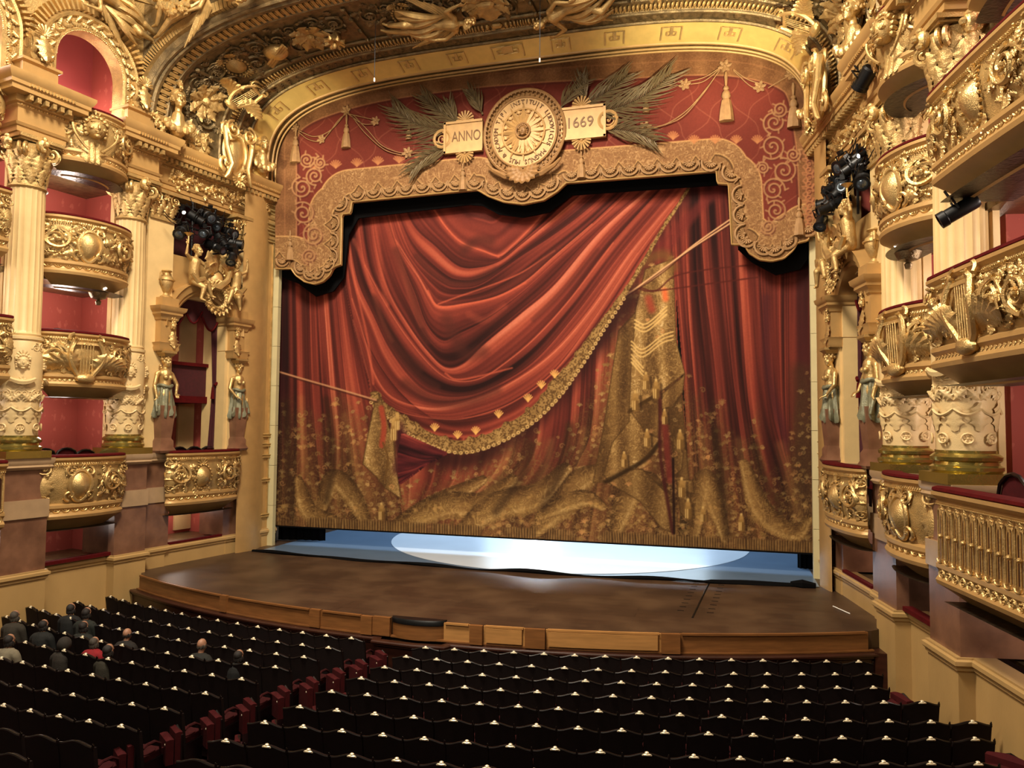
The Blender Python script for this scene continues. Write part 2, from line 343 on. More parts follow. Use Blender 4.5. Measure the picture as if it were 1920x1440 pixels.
# ------------------------------------------------------------ side-wall frame (left wall; the right wall mirrors it)
TU = (.1745, -.9847)
def Wp(t, n, z): return np.array([-(8.1+TU[0]*t-.9847*n), TU[1]*t-.1745*n, z])
def Wv(V): # (t, n, z) array
    t, n, z = V[:, 0], V[:, 1], V[:, 2]; return np.c_[-(8.1+TU[0]*t-.9847*n), TU[1]*t-.1745*n, z]
def Wrel(u0=0, v0=0, n0=0): # relief coords (u=t, v=z, h=out)
    return lambda V: Wv(np.c_[V[:, 0]+u0, V[:, 2]+n0, V[:, 1]+v0])
# ------------------------------------------------------------ figures: capsules fused into one skin by remeshing
def capsule(mb, a, b, ra, rb, n=12):
    a = np.array(a, float); b = np.array(b, float); d = b-a; L = np.linalg.norm(d)+1e-9; d = d/L
    ph = np.linspace(-PI/2, 0, 4); P = []; R = []
    for p in ph: P.append(a+d*ra*math.sin(p)); R.append(max(ra*math.cos(p), 1e-4))
    for p in np.linspace(0, PI/2, 4): P.append(b+d*rb*math.sin(p)); R.append(max(rb*math.cos(p), 1e-4))
    return mb.tube(P, R, n, False)
def fuse(o, vox=.02, smooth=3):
    r = o.modifiers.new('skin', 'REMESH'); r.mode = 'VOXEL'; r.voxel_size = vox; r.use_smooth_shade = True
    s = o.modifiers.new('soft', 'SMOOTH'); s.factor = .5; s.iterations = smooth
def hand(mb, w, d, up, s=1., side=1, curl=.5):
    """palm and five separate fingers from wrist w pointing along d, back of hand = up"""
    w = np.array(w, float); d = np.array(d, float); d /= np.linalg.norm(d); up = np.array(up, float); up = up-d*(up@d); up /= np.linalg.norm(up)+1e-9; x = np.cross(d, up)*side
    for k in range(4): capsule(mb, w+x*s*(.012*(k-1.5)), w+d*s*.085+x*s*.02*(k-1.5), .014*s, .012*s, 7)
    for k, L in enumerate((.07, .08, .075, .058)):
        p = w+d*s*.09+x*s*.021*(k-1.5); q = p+(d*math.cos(curl*.6)-up*math.sin(curl*.6))*L*.5*s; e = q+(d*math.cos(curl*1.6)-up*math.sin(curl*1.6))*L*.5*s
        capsule(mb, p, q, .010*s, .009*s, 6); capsule(mb, q, e, .009*s, .0075*s, 6)
    p = w+d*s*.025-x*s*.03; q = p+(d*.6-x*.8)*.035*s; capsule(mb, p, q, .012*s, .010*s, 6); capsule(mb, q, q+(d*.9-x*.2-up*.3)*.032*s, .010*s, .008*s, 6)
def head(mb, c, f, up, s=1., hair=None):
    """face with brow, nose, lips, chin, ears; f = facing, hair = MB for the hair"""
    c = np.array(c, float); f = np.array(f, float); f /= np.linalg.norm(f); up = np.array(up, float); up = up-f*(f@up); up /= np.linalg.norm(up); x = np.cross(f, up); B = np.stack([x, f, up], 1)
    def E(m, p, r, n=10, k=8): m.ell(c+B@(np.array(p)*s), np.array(r)*s, n, k, B)
    E(mb, (0, -.01, .03), (.073, .092, .095), 16, 12); E(mb, (0, .02, -.04), (.055, .066, .075), 14, 10); E(mb, (0, .066, -.088), (.024, .02, .02))
    E(mb, (0, .098, -.012), (.013, .02, .024)); E(mb, (0, .09, .02), (.009, .012, .03)); E(mb, (0, .078, -.055), (.026, .014, .008)); E(mb, (0, .075, -.067), (.022, .014, .008))
    for sg in (-1, 1):
        E(mb, (sg*.03, .078, .022), (.018, .01, .009)); E(mb, (sg*.03, .08, .042), (.022, .012, .007)); E(mb, (sg*.075, -.005, 0), (.01, .018, .03)); E(mb, (sg*.035, .06, -.03), (.022, .022, .022))
    return B, lambda p: c+B@(np.array(p)*s)
# ---------------------------------------------------------------- painted cloth
# The house curtain and the valance are flat canvases carrying a trompe-l'oeil
# PAINTING (folds, tassels, embroidery are pigment on the real thing).  The picture
# is painted here with brush strokes and stored as the cloth's own pigment colour.
PR = np.random.RandomState(7)
_NG = PR.rand(8, 256, 256)
def vn(x, y, k=0):
    g = _NG[k % 8]
    xi = np.floor(x).astype(int); yi = np.floor(y).astype(int)
    fx = x - xi; fy = y - yi
    fx = fx*fx*(3-2*fx); fy = fy*fy*(3-2*fy)
    a = g[yi & 255, xi & 255]; b = g[yi & 255, (xi+1) & 255]
    c = g[(yi+1) & 255, xi & 255]; d = g[(yi+1) & 255, (xi+1) & 255]
    return (a*(1-fx)+b*fx)*(1-fy)+(c*(1-fx)+d*fx)*fy
def ss(a, b, x):
    t = np.clip((x-a)/(b-a+1e-9), 0, 1); return t*t*(3-2*t)
def crv(pts, n=400):
    P = np.array(pts, float); P = np.vstack([2*P[0]-P[1], P, 2*P[-1]-P[-2]])
    out = []
    for i in range(1, len(P)-2):
        t = np.linspace(0, 1, 24, endpoint=False)[:, None]
        a, b, c, d = P[i-1], P[i], P[i+1], P[i+2]
        out.append(.5*(2*b+(c-a)*t+(2*a-5*b+4*c-d)*t*t+(3*b-a-3*c+d)*t**3))
    out = np.vstack(out+[P[-2:-1]])
    s = np.r_[0, np.cumsum(np.hypot(*np.diff(out, axis=0).T))]; u = np.linspace(0, s[-1], n)
    return np.c_[np.interp(u, s, out[:, 0]), np.interp(u, s, out[:, 1])]
def ramp(t, cols):
    t = np.clip(t, 0, 1); k = np.linspace(0, 1, len(cols)); c = np.array(cols, float)
    return np.stack([np.interp(t, k, c[:, i]) for i in range(3)], -1)
RED = [(32,14,13),(58,24,20),(90,36,29),(120,50,38),(148,68,49),(178,98,74)]
VGOLD = [(48,28,16),(84,56,34),(118,84,52),(146,110,70),(176,140,94),(206,176,128)]
DRED = [(24,10,11),(46,18,20),(72,26,28),(98,36,34),(128,52,44),(160,80,66)]
GOLD = [(38,24,13),(68,46,25),(98,70,38),(130,98,55),(166,132,80),(206,174,122)]
class Canvas:
    def __init__(s, x0, y0, x1, y1, S=1.0):
        s.x0, s.y0, s.S = x0, y0, S
        s.w = int((x1-x0)*S); s.h = int((y1-y0)*S)
        s.X, s.Y = np.meshgrid(x0+(np.arange(s.w)+.5)/S, y0+(np.arange(s.h)+.5)/S)
        s.C = np.zeros((s.h, s.w, 3)); s.A = np.zeros((s.h, s.w))
    def dist(s, P, pad):
        """signed distance / arclength to a polyline inside its padded box"""
        P = np.asarray(P, float)
        i0 = max(int((P[:, 0].min()-pad-s.x0)*s.S), 0); i1 = min(int((P[:, 0].max()+pad-s.x0)*s.S)+1, s.w)
        j0 = max(int((P[:, 1].min()-pad-s.y0)*s.S), 0); j1 = min(int((P[:, 1].max()+pad-s.y0)*s.S)+1, s.h)
        if i1 <= i0 or j1 <= j0: return None
        sl = (slice(j0, j1), slice(i0, i1)); X = s.X[sl]; Y = s.Y[sl]
        D = np.full(X.shape, 1e9); SG = np.ones(X.shape); L = np.zeros(X.shape); acc = 0
        for (ax, ay), (bx, by) in zip(P[:-1], P[1:]):
            dx, dy = bx-ax, by-ay; l2 = dx*dx+dy*dy+1e-9; l = math.sqrt(l2)
            a0 = max(int((min(ax, bx)-pad-s.x0)*s.S)-i0, 0); a1 = int((max(ax, bx)+pad-s.x0)*s.S)+1-i0
            b0 = max(int((min(ay, by)-pad-s.y0)*s.S)-j0, 0); b1 = int((max(ay, by)+pad-s.y0)*s.S)+1-j0
            if a1 <= 0 or b1 <= 0: acc += l; continue
            q = (slice(b0, b1), slice(a0, a1)); x = X[q]-ax; y = Y[q]-ay
            t = np.clip((x*dx+y*dy)/l2, 0, 1); ex = x-t*dx; ey = y-t*dy; d = np.hypot(ex, ey)
            m = d < D[q]
            D[q] = np.where(m, d, D[q]); SG[q] = np.where(m, np.sign(x*dy-y*dx), SG[q]); L[q] = np.where(m, acc+t*l, L[q]); acc += l
        return sl, D, SG, L, acc
    def mix(s, sl, col, a):
        a = np.clip(a, 0, 1)[..., None]; s.C[sl] = s.C[sl]*(1-a)+np.asarray(col)*a
    def stroke(s, pts, w, col, a=1., taper=False, soft=.6, raw=False):
        P = np.array(pts, float) if raw else crv(pts, max(8, int(len(pts)*7)))
        r = s.dist(P, w*1.6+2)
        if r is None: return
        sl, D, SG, L, T = r
        ww = w*(np.sin(np.pi*np.clip(L/T, 0, 1))*.85+.15) if taper else w
        s.mix(sl, col, a*(1-ss(ww*(1-soft), ww*(1+soft*.4)+.4, D)))
    def motifs(s, mask, n, size, seed=3, cols=((166,130,78),(140,104,58),(168,118,70))):
        R = np.random.RandomState(seed)
        for k in range(n):
            j = R.randint(s.h); i = R.randint(s.w)
            if R.rand() > mask[j, i]*1.1: continue
            x, y = s.X[j, i], s.Y[j, i]; z = R.uniform(*size); L = s.C[j, i].mean()/80.; col = np.array(cols[R.randint(3)])*np.clip(.45+.5*L, .45, 1.1)
            if R.rand() < .45:
                a0 = -1.57+R.uniform(-.5, .5)
                for t in np.linspace(-1.1, 1.1, 5): s.stroke([(x, y), (x+z*.6*math.cos(a0+t*.7), y+z*.6*math.sin(a0+t*.7)), (x+z*math.cos(a0+t), y+z*math.sin(a0+t))], 1.0, col, .75, raw=True)
            else:
                t = np.linspace(0, 1, 12); th = R.uniform(0, 6.3)+R.choice([-1, 1])*t*6.5; r = z*.75*(1-.8*t); s.stroke(np.c_[x+r*np.cos(th), y+r*np.sin(th)], 1.0, col, .75, raw=True)
    def roll(s, pts, w, A, B, cols=None, a0=.9):
        r = s.dist(crv(pts, 90), w*1.3)
        if r is None: return
        sl, D, SG, L, T = r; ww = w*(.35+.65*np.sin(np.pi*np.clip(L/T*.9+.05, 0, 1))); q = np.clip(D*SG/ww, -1.2, 1.2)
        t = .46-.40*q*(q > 0)-.10*(q < 0)*(-q)+.22*np.exp(-((q+.55)/.22)**2)+.22*A[sl]+.10*B[sl]+.12*(vn(L/22., q*2+5, 3)-.5)
        s.mix(sl, ramp(t, cols or GOLD), a0*(1-ss(.86, 1.04, np.abs(q))))
    def poly(s, pts, pad=0):
        P = np.array(pts, float); m = np.zeros(s.X.shape, bool)
        x, y = s.X, s.Y
        for (ax, ay), (bx, by) in zip(P, np.roll(P, -1, 0)):
            if ay == by: continue
            c = ((ay > y) != (by > y)) & (x < (bx-ax)*(y-ay)/(by-ay)+ax); m ^= c
        return m
    def family(s, keys, tone, cols, n=1300, m=1500, mask=None):
        """a patch of cloth swept between traced key fold lines"""
        K = np.array([crv(k, m) for k in keys]); nk = len(keys)-1
        sv = np.linspace(0, nk, n); i = np.minimum(sv.astype(int), nk-1); f = (sv-i)[:, None, None]
        G = K[i]*(1-f)+K[i+1]*f
        T = tone(sv[:, None]*np.ones((1, m)), np.linspace(0, 1, m)[None, :]*np.ones((n, 1)))
        xi = ((G[..., 0]-s.x0)*s.S).astype(int); yi = ((G[..., 1]-s.y0)*s.S).astype(int)
        ok = (xi >= 0) & (xi < s.w) & (yi >= 0) & (yi < s.h)
        xi, yi, T = xi[ok], yi[ok], T[ok]
        acc = np.zeros(s.w*s.h); cnt = np.zeros(s.w*s.h); idx = yi*s.w+xi
        acc += np.bincount(idx, T, s.w*s.h); cnt += np.bincount(idx, minlength=s.w*s.h)
        v = (acc/np.maximum(cnt, 1)).reshape(s.h, s.w); c = cnt.reshape(s.h, s.w) > 0
        for _ in range(2):   # close pinholes
            h = ~c
            for ax, sh in ((0, 1), (0, -1), (1, 1), (1, -1)):
                cc = np.roll(c, sh, ax); vv = np.roll(v, sh, ax); q = h & cc & ~c
                v = np.where(q, vv, v); c = c | q
        if mask is not None: c &= mask
        s.C[c] = ramp(v, cols)[c]; return c, v
    def arab(s, sc=9., k=0, lv=5.):
        """arabesque line work: contours of smooth noise"""
        x = s.X+4*vn(s.X/sc*.7, s.Y/sc*.7, k+1); y = s.Y+4*vn(s.X/sc*.7, s.Y/sc*.7, k+2)
        f = vn(x/sc, y/sc, k)*lv; r = 1-np.abs(2*(f-np.floor(f))-1)
        g = vn(x/sc*1.9+9, y/sc*1.9, k+3)*lv*.8; r2 = 1-np.abs(2*(g-np.floor(g))-1)
        return np.clip(ss(.5, .98, r)*(.35+.9*vn(s.X/sc*.8, s.Y/sc*.8, k+4))+.35*ss(.6, 1, r2), 0, 1)
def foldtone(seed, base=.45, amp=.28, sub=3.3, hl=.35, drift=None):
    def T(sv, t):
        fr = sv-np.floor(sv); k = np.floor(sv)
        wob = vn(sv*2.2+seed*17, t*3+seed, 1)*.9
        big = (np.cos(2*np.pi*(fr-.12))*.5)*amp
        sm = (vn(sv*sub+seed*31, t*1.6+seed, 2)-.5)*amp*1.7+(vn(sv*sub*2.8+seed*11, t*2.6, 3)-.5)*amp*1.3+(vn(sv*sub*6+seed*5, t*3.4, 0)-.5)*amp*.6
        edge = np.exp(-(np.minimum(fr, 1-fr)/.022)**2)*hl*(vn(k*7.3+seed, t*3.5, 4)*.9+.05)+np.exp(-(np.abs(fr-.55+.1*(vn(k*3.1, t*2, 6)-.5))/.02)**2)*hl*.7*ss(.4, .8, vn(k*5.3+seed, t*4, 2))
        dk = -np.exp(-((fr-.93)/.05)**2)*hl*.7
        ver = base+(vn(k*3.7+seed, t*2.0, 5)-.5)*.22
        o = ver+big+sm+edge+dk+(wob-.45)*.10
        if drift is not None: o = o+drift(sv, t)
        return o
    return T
def paint_curtain():
    c = Canvas(500, 325, 1550, 1062, 1.0); X, Y = c.X, c.Y
    bot = 993+(X-513)*49/1014.
    # back cloth, left, centre and right groups of hanging folds
    c.family([[(500,430),(497,1010)],[(553,430),(558,760),(556,1005)],[(578,430),(585,700),(596,850),(607,960),(600,1005)],
              [(598,430),(618,700),(628,830),(622,960),(640,1005)],[(622,430),(640,640),(660,820),(676,940),(700,1005)],
              [(640,430),(668,600),(700,745),(742,900),(765,1010)],[(660,430),(720,700),(800,850),(800,1010)]],
             foldtone(1, .42, .30, 3.2, .30), RED)
    c.family([[(760,760),(770,900),(760,1010)],[(880,760),(852,900),(790,960),(770,1010)],[(960,760),(938,870),(880,940),(842,1005)],
              [(1022,690),(1003,850),(940,930),(900,1010)],[(1078,640),(1070,800),(1040,900),(975,1012)],
              [(1122,600),(1110,800),(1080,880),(1035,1015)],[(1160,560),(1146,760),(1128,870),(1105,1020)],
              [(1200,440),(1196,760),(1180,880),(1170,1025)],[(1262,380),(1268,640),(1285,860),(1262,1030)]],
             foldtone(2, .46, .32, 2.6, .32), RED)
    c.family([[(1256,330),(1266,500),(1283,700),(1292,860),(1300,1040)],[(1283,330),(1290,560),(1302,720),(1330,1045)],
              [(1312,330),(1322,520),(1345,720),(1372,1045)],[(1345,330),(1362,560),(1377,720),(1400,880),(1430,1045)],
              [(1378,330),(1390,560),(1405,760),(1432,900),(1470,1045)],[(1420,330),(1432,600),(1452,780),(1490,920),(1505,1045)],
              [(1462,330),(1462,620),(1470,820),(1500,960),(1520,1045)],[(1483,330),(1480,640),(1485,860),(1515,960),(1530,1045)],
              [(1545,330),(1548,1050)]], foldtone(3, .40, .30, 2.4, .30), RED)
    # broad painted darks (colour of the picture)
    for p, w, col, a in [([(500,480),(507,700),(505,980)],26,(58,22,26),.75),([(1500,470),(1505,700),(1508,1000)],15,(62,26,26),.75),
                         ([(1436,560),(1440,700),(1478,840)],11,(66,28,30),.7),([(568,540),(576,760),(590,880)],8,(70,30,24),.7),
                         ([(1200,500),(1236,420),(1275,370)],24,(60,26,24),.85),([(1120,640),(1165,560),(1210,480)],16,(62,28,24),.85),
                         ([(1310,345),(1345,360),(1400,350)],22,(84,32,28),.6)]:
        c.stroke(p, w, col, a, soft=.98)
    # under-swag: second hanging layer right of the hem
    for q in [[(1338,355),(1240,458),(1187,526),(1135,600)],[(1350,352),(1262,452),(1205,530)]]:
        c.stroke(q, 8, (96,36,32), .6, soft=.98)
    # gold embroidery climbing from the floor
    A = c.arab(10, 0, 4.5); B = c.arab(5.5, 3, 3.)
    top = np.interp(X[0], [500,560,600,640,690,720,770,850,880,930,980,1030,1060,1090,1120,1160,1200,1262,1275,1300,1330,1350,1385,1420,1440,1470,1500,1530],
                    [770,745,780,730,760,770,900,860,835,800,770,850,800,760,700,560,470,540,700,720,760,740,830,760,860,870,700,690])
    mk = ss(-25, 45, Y-top[None, :]+22*(vn(X/13, Y/16, 5)-.5)*2+18*(vn(X/40, Y/60, 6)-.5))
    lum = c.C.mean(-1)/110.
    lumS = np.clip(lum, .25, 1.5)
    gcol = ramp(np.clip(.44*lumS-.0+.16*A+.10*B, 0, .92), GOLD)
    deep = ss(0, 200, Y-top[None, :]); a = np.clip(mk*(.30*A+.22*B+.22+.50*deep), 0, .88)[..., None]
    c.C = c.C*(1-a)+gcol*a
    c.stroke([(1500,700),(1505,860),(1512,1040)], 24, (58,38,24), .6, soft=.9); c.stroke([(505,760),(510,1000)], 14, (60,38,22), .6, soft=.9)
    c.motifs(mk*(.35+.65*deep), 5200, (3.5, 8))
    # heaped folds on the floor
    for q, w in [([(600,960),(625,900),(660,930),(690,985)],14),([(720,1000),(790,960),(850,930),(905,900)],14),([(740,990),(830,950),(905,945),(960,900)],18),
                 ([(860,1000),(930,950),(1010,930),(1060,880)],20),([(1000,1000),(1060,940),(1090,900),(1140,880)],18),([(1010,968),(1060,945),(1100,935),(1130,950)],13),
                 ([(1150,1010),(1180,930),(1215,905),(1250,960)],16),([(1180,905),(1230,930),(1265,1000)],16),([(1300,1010),(1320,900),(1345,960),(1360,1010)],14),
                 ([(1395,870),(1430,960),(1490,1000),(1515,975)],15),([(560,900),(580,960),(630,975)],12)]:
        c.roll(q, w*1.5, A, B)
    a = (A*.5+B*.3)*ss(900, 960, Y)*.55; c.mix((slice(None), slice(None)), (160,122,66), a)
    c.motifs(ss(915, 950, Y), 2000, (3., 6), 11, ((140,106,58),(112,80,42),(150,112,64)))
    # hanging gold lambrequins on the right
    def gpiece(P, shade=1., sc=8., k=0, edge=True):
        m = c.poly(P); AA = c.arab(sc, k, 4.5)
        f = .5+.16*np.sin(X/7.3+2.2*vn(X/30, Y/90, 6))+.2*(vn(X/16, Y/60, 2)-.5)
        col = ramp((f*.85+.22*AA+.0+.2*B)*shade, GOLD); c.C[m] = col[m]
        c.motifs(m*1., 700, (4, 8), k+20)
        if edge: c.stroke(list(P)+[P[0]], 1.3, (60,40,20), .55, raw=True)
    gpiece([(1160,620),(1192,585),(1196,760),(1180,900),(1112,905),(1132,800)], .74, 9, 2)
    gpiece([(1192,580),(1210,505),(1262,485),(1268,640),(1284,700),(1238,735),(1180,768),(1183,690)], 1.05, 9, 1)
    c.stroke([(1205,490),(1245,478),(1262,500)], 13, (98,68,34), .7, soft=.9); c.stroke([(1246,545),(1248,560)], 7, (196,92,50), .9, soft=.9)
    c.stroke([(1216,560),(1222,580)], 9, (140,56,40), .8, soft=.9)
    for q in [[(1184,640),(1205,655),(1240,630),(1262,622)],[(1190,600),(1212,607),(1250,575)],[(1184,665),(1206,690)]]:
        for o in (0, 7, 14): c.stroke([(x, y+o) for x, y in q], 1.6, (208,170,104), .8)
    gpiece([(1180,768),(1235,735),(1236,828),(1190,880),(1140,902),(1132,890),(1148,830),(1180,790)], .98, 7, 4)
    gpiece([(1180,768),(1235,737),(1236,822),(1212,812)], .66, 7, 5)
    gpiece([(1240,740),(1284,702),(1280,735),(1262,760),(1241,768)], .9, 6, 3)
    gpiece([(1241,768),(1262,762),(1278,740),(1290,880),(1300,990),(1275,960),(1262,820)], .55, 7, 6)
    gpiece([(1262,815),(1281,850),(1278,880),(1264,892)], .85, 6, 2); gpiece([(1268,900),(1298,900),(1302,925),(1272,920)], .8, 6, 2)
    gpiece([(1140,905),(1180,880),(1205,880),(1250,925),(1262,1000),(1240,990),(1200,940)], .78, 9, 5)
    c.stroke([(1136,903),(1170,885),(1212,860),(1238,828)], 5, (40,26,12), .85, soft=.8); c.stroke([(1180,772),(1212,752),(1237,737)], 3.5, (60,40,18), .85)
    c.stroke([(1237,735),(1238,780),(1239,860),(1262,1000)], 4, (60,22,20), .8, soft=.8)
    c.stroke([(1247,800),(1252,860),(1256,900)], 8, (104,38,32), .8, soft=.8); c.stroke([(1262,860),(1264,1000)], 2.5, (30,14,10), .9)
    for cx, cy, s in [(1191,752,9),(1230,730,9),(1211,715,8),(1213,822,8),(1170,862,7),(1275,825,9),(1278,915,9),(1290,955,9),(1246,782,7),(1318,965,7),(1390,980,8),(715,960,8),(736,835,9)]:
        c.stroke([(cx, cy-s*2), (cx, cy-s)], s*.3, (190,154,92), .95, raw=True); c.stroke([(cx, cy-s*1.1), (cx, cy)], s*.62, (150,112,60), .95, raw=True)
        c.stroke([(cx, cy), (cx+.5, cy+s*1.3)], s*.85, (132,98,50), .95, raw=True)
        for o in (-.5, -.1, .3, .6): c.stroke([(cx+o*s, cy), (cx+o*s, cy+s*1.8)], .7, (206,170,108) if o < .2 else (70,46,22), .8, raw=True)
        c.stroke([(cx+s*1.1, cy-s), (cx+s*1.2, cy+s*1.8)], s*.3, (40,24,12), .5, raw=True)
    # painted fold shading running down through the gold (broad soft lights and darks)
    for q, w, lt in [([(532,700),(540,850),(548,985)],7,0),([(563,690),(570,850),(600,960)],5,1),([(603,700),(625,850),(612,940)],6,0),([(640,740),(662,860),(688,930)],6,1),
                     ([(975,790),(945,880),(900,940)],7,1),([(1003,800),(985,880),(930,960)],7,0),([(1040,790),(1022,880),(975,960)],6,1),([(1072,760),(1060,860),(1020,950)],8,0),([(1098,770),(1088,860),(1062,940)],6,1),
                     ([(1310,760),(1322,880),(1330,1000)],7,1),([(1335,760),(1352,880),(1365,1000)],8,0),([(1378,790),(1398,880),(1425,970)],7,1),([(1405,800),(1432,890),(1462,960)],6,0),([(1455,800),(1478,890),(1500,970)],8,1)]:
        q = crv(q, 40)[8:]; c.stroke(q, w*1.5, (150,112,62) if lt else (38,24,14), .26 if lt else .5, soft=.98, raw=True)
    # tie-back rope and the ropes at top right with their painted shadows
    for q in [[(1197,538),(1230,545),(1265,518),(1330,505),(1430,495)],[(1197,540),(1215,546),(1265,541),(1330,532),(1420,520)]]: c.stroke(q, 1.6, (70,26,20), .75)
    for q in [[(1060,668),(1100,640),(1140,598),(1170,555),(1190,543),(1240,510),(1300,460),(1368,412)],[(1128,588),(1165,560),(1200,535),(1290,470),(1370,418)]]:
        c.stroke([(x+1.5, y+2) for x, y in q], 1.6, (60,26,18), .6); c.stroke(q, 1.5, (196,150,106), .95)
    # the great swag
    S9 = [(742,330),(790,350),(845,378),(900,372),(960,330)]
    keys = [[(860,325),(880,345),(905,350),(930,340),(960,325)],
            [(760,330),(815,395),(838,428),(868,456),(905,470),(935,480),(960,462),(990,433),(1020,400),(1080,330)],
            [(735,330),(772,420),(815,462),(859,500),(900,502),(940,488),(976,460),(1030,416),(1120,340)],
            [(722,330),(751,430),(780,490),(830,533),(862,541),(905,532),(976,482),(1040,440),(1100,395),(1170,330)],
            [(716,330),(742,450),(786,520),(806,555),(824,574),(870,570),(932,556),(985,528),(1040,480),(1110,420),(1205,330)],
            [(706,330),(722,401),(748,477),(778,550),(800,610),(830,640),(862,626),(917,597),(985,545),(1050,485),(1135,410),(1225,330)],
            [(690,330),(704,459),(728,545),(765,610),(802,660),(835,690),(868,684),(910,645),(976,590),(1040,535),(1130,430),(1245,330)],
            [(662,330),(684,497),(720,565),(762,631),(812,690),(852,714),(900,710),(947,681),(1005,632),(1070,560),(1150,455),(1262,330)],
            [(648,400),(668,520),(700,593),(728,652),(765,705),(805,738),(862,745),(920,728),(1000,680),(1080,590),(1170,470),(1275,345)],
            [(643,430),(660,560),(685,640),(702,700),(735,745),(800,765),(860,758),(940,728),(1030,668),(1105,585),(1185,470),(1285,350)],
            [(640,480),(662,600),(690,700),(703,745),(760,775),(830,786),(880,783),(960,755),(1040,695),(1112,600),(1195,475),(1292,350)],
            [(702,745),(722,765),(770,797),(830,815),(880,818),(930,806),(1000,765),(1058,700),(1113,628),(1165,552),(1220,465),(1290,352)]]
    drift = lambda sv, t: .10*ss(.45, .8, t)-.14*np.exp(-((t-.47)/.10)**2)*(sv < 8.6)*(sv > 3)+.10*(sv > 8.8)*ss(.2, .4, t)
    # shade beneath the hem first
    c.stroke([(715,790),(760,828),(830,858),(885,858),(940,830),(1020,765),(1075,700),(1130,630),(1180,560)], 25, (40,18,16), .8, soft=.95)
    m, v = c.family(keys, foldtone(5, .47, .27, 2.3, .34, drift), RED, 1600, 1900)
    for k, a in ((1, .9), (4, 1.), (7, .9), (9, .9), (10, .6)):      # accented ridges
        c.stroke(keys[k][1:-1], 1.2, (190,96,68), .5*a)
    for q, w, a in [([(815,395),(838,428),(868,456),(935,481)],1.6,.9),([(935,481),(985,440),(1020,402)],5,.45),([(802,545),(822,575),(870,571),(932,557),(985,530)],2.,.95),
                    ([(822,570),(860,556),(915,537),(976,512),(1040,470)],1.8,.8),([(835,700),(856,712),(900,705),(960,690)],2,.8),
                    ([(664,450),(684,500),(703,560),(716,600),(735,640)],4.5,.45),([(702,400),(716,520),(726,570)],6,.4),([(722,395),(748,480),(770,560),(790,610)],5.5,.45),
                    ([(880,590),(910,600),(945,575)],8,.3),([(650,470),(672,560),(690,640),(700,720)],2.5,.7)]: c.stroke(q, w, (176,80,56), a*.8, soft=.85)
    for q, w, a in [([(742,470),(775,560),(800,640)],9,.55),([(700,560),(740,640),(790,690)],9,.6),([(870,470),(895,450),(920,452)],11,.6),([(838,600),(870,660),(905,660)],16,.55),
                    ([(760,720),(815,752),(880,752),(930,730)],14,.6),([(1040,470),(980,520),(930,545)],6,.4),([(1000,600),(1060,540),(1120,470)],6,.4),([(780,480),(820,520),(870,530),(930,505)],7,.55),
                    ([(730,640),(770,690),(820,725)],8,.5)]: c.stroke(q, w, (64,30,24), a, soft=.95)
    # dark below the valance: real shadow plus an added black cloth, not painted
    # lace hem of the swag
    hem = [(703,748),(722,768),(765,800),(795,818),(830,832),(862,838),(895,833),(935,818),(975,795),(1005,772),(1040,735),(1066,700),(1092,665),(1120,622),(1150,580),(1180,535),(1212,482),(1240,432),(1268,390),(1292,352)]
    P = crv(hem, 260); r = c.dist(P, 26); sl, D, SG, L, T = r
    ww = np.interp(L, [0, .1*T, .5*T, .62*T, .75*T, T], [10, 12, 13, 9, 4, 2.5])
    sc = ww*(1+.25*np.abs(np.sin(L/7.))*(SG < 0)+.5*(SG > 0)*np.clip(vn(L/13., D*0, 3)-.45, 0, 1)*2)
    a = 1-ss(sc-1.2, sc+.6, D)
    hole = ss(.52, .62, vn(X[sl]/2.1, Y[sl]/2.1, 2)); pat = .66-.30*hole+.18*(vn(X[sl]/9, Y[sl]/9, 5)-.5)-.12*ss(.5, 1, D/np.maximum(sc, 1))
    c.mix(sl, ramp(pat, GOLD), a)
    for i in range(0, 258, 3):
        d_ = P[i+1]-P[i]; d_ = d_/np.hypot(*d_); nn_ = np.array([-d_[1], d_[0]]); w_ = np.interp(i/259., [0, .5, .62, .75, 1], [10, 13, 9, 4, 2.5]); q_ = P[i]+nn_*w_*.98
        if w_ > 5: c.stroke([q_+2.6*np.array([math.cos(v_), math.sin(v_)]) for v_ in np.linspace(0, 6.3, 9)], .9, (196,160,100), .9, raw=True)
    for (x, y) in [(858,814),(815,800),(892,806),(935,775),(990,745),(1015,720),(1040,700)]:
        for th in np.linspace(-2.6, -.5, 6): c.stroke([(x, y+8), (x+9*math.cos(th), y+4+10*math.sin(th))], 1.1, (206,156,84), .9, raw=True)
    # hanging corner, left
    gpiece([(703,752),(714,746),(722,775),(738,830),(742,870),(752,935),(722,915),(705,893),(680,870),(690,815),(697,780)], 1.02, 5, 2)
    c.stroke([(715,765),(720,800),(716,835)], 6, (150,58,40), .85, soft=.7); c.stroke([(722,900),(727,860),(718,830)], 2, (90,62,30), .8)
    c.stroke([(745,800),(755,830),(748,880)], 14, (62,24,26), .8, soft=.8)
    c.family([[(755,815),(800,835),(835,850)],[(748,850),(790,862),(818,860)],[(748,888),(775,880),(800,868)],[(750,905),(765,895),(785,880)]], foldtone(9, .38, .25, 2.5, .3), DRED, 300, 300)
    for cx, cy, s in [(738,805,9),(745,790,7)]:
        c.stroke([(cx, cy-s*2), (cx, cy)], s*.6, (176,138,78), .95, raw=True); c.stroke([(cx, cy), (cx, cy+s*1.8)], s*.8, (140,104,54), .95, raw=True)
        for o in (-.5, 0, .4): c.stroke([(cx+o*s, cy), (cx+o*s, cy+s*2.2)], .8, (212,178,116), .8, raw=True)
    q = [(500,690),(560,708),(630,728),(705,750)]
    c.stroke([(x+2, y+4) for x, y in q], 1.8, (54,26,18), .6); c.stroke(q, 1.7, (170,120,84), .95)
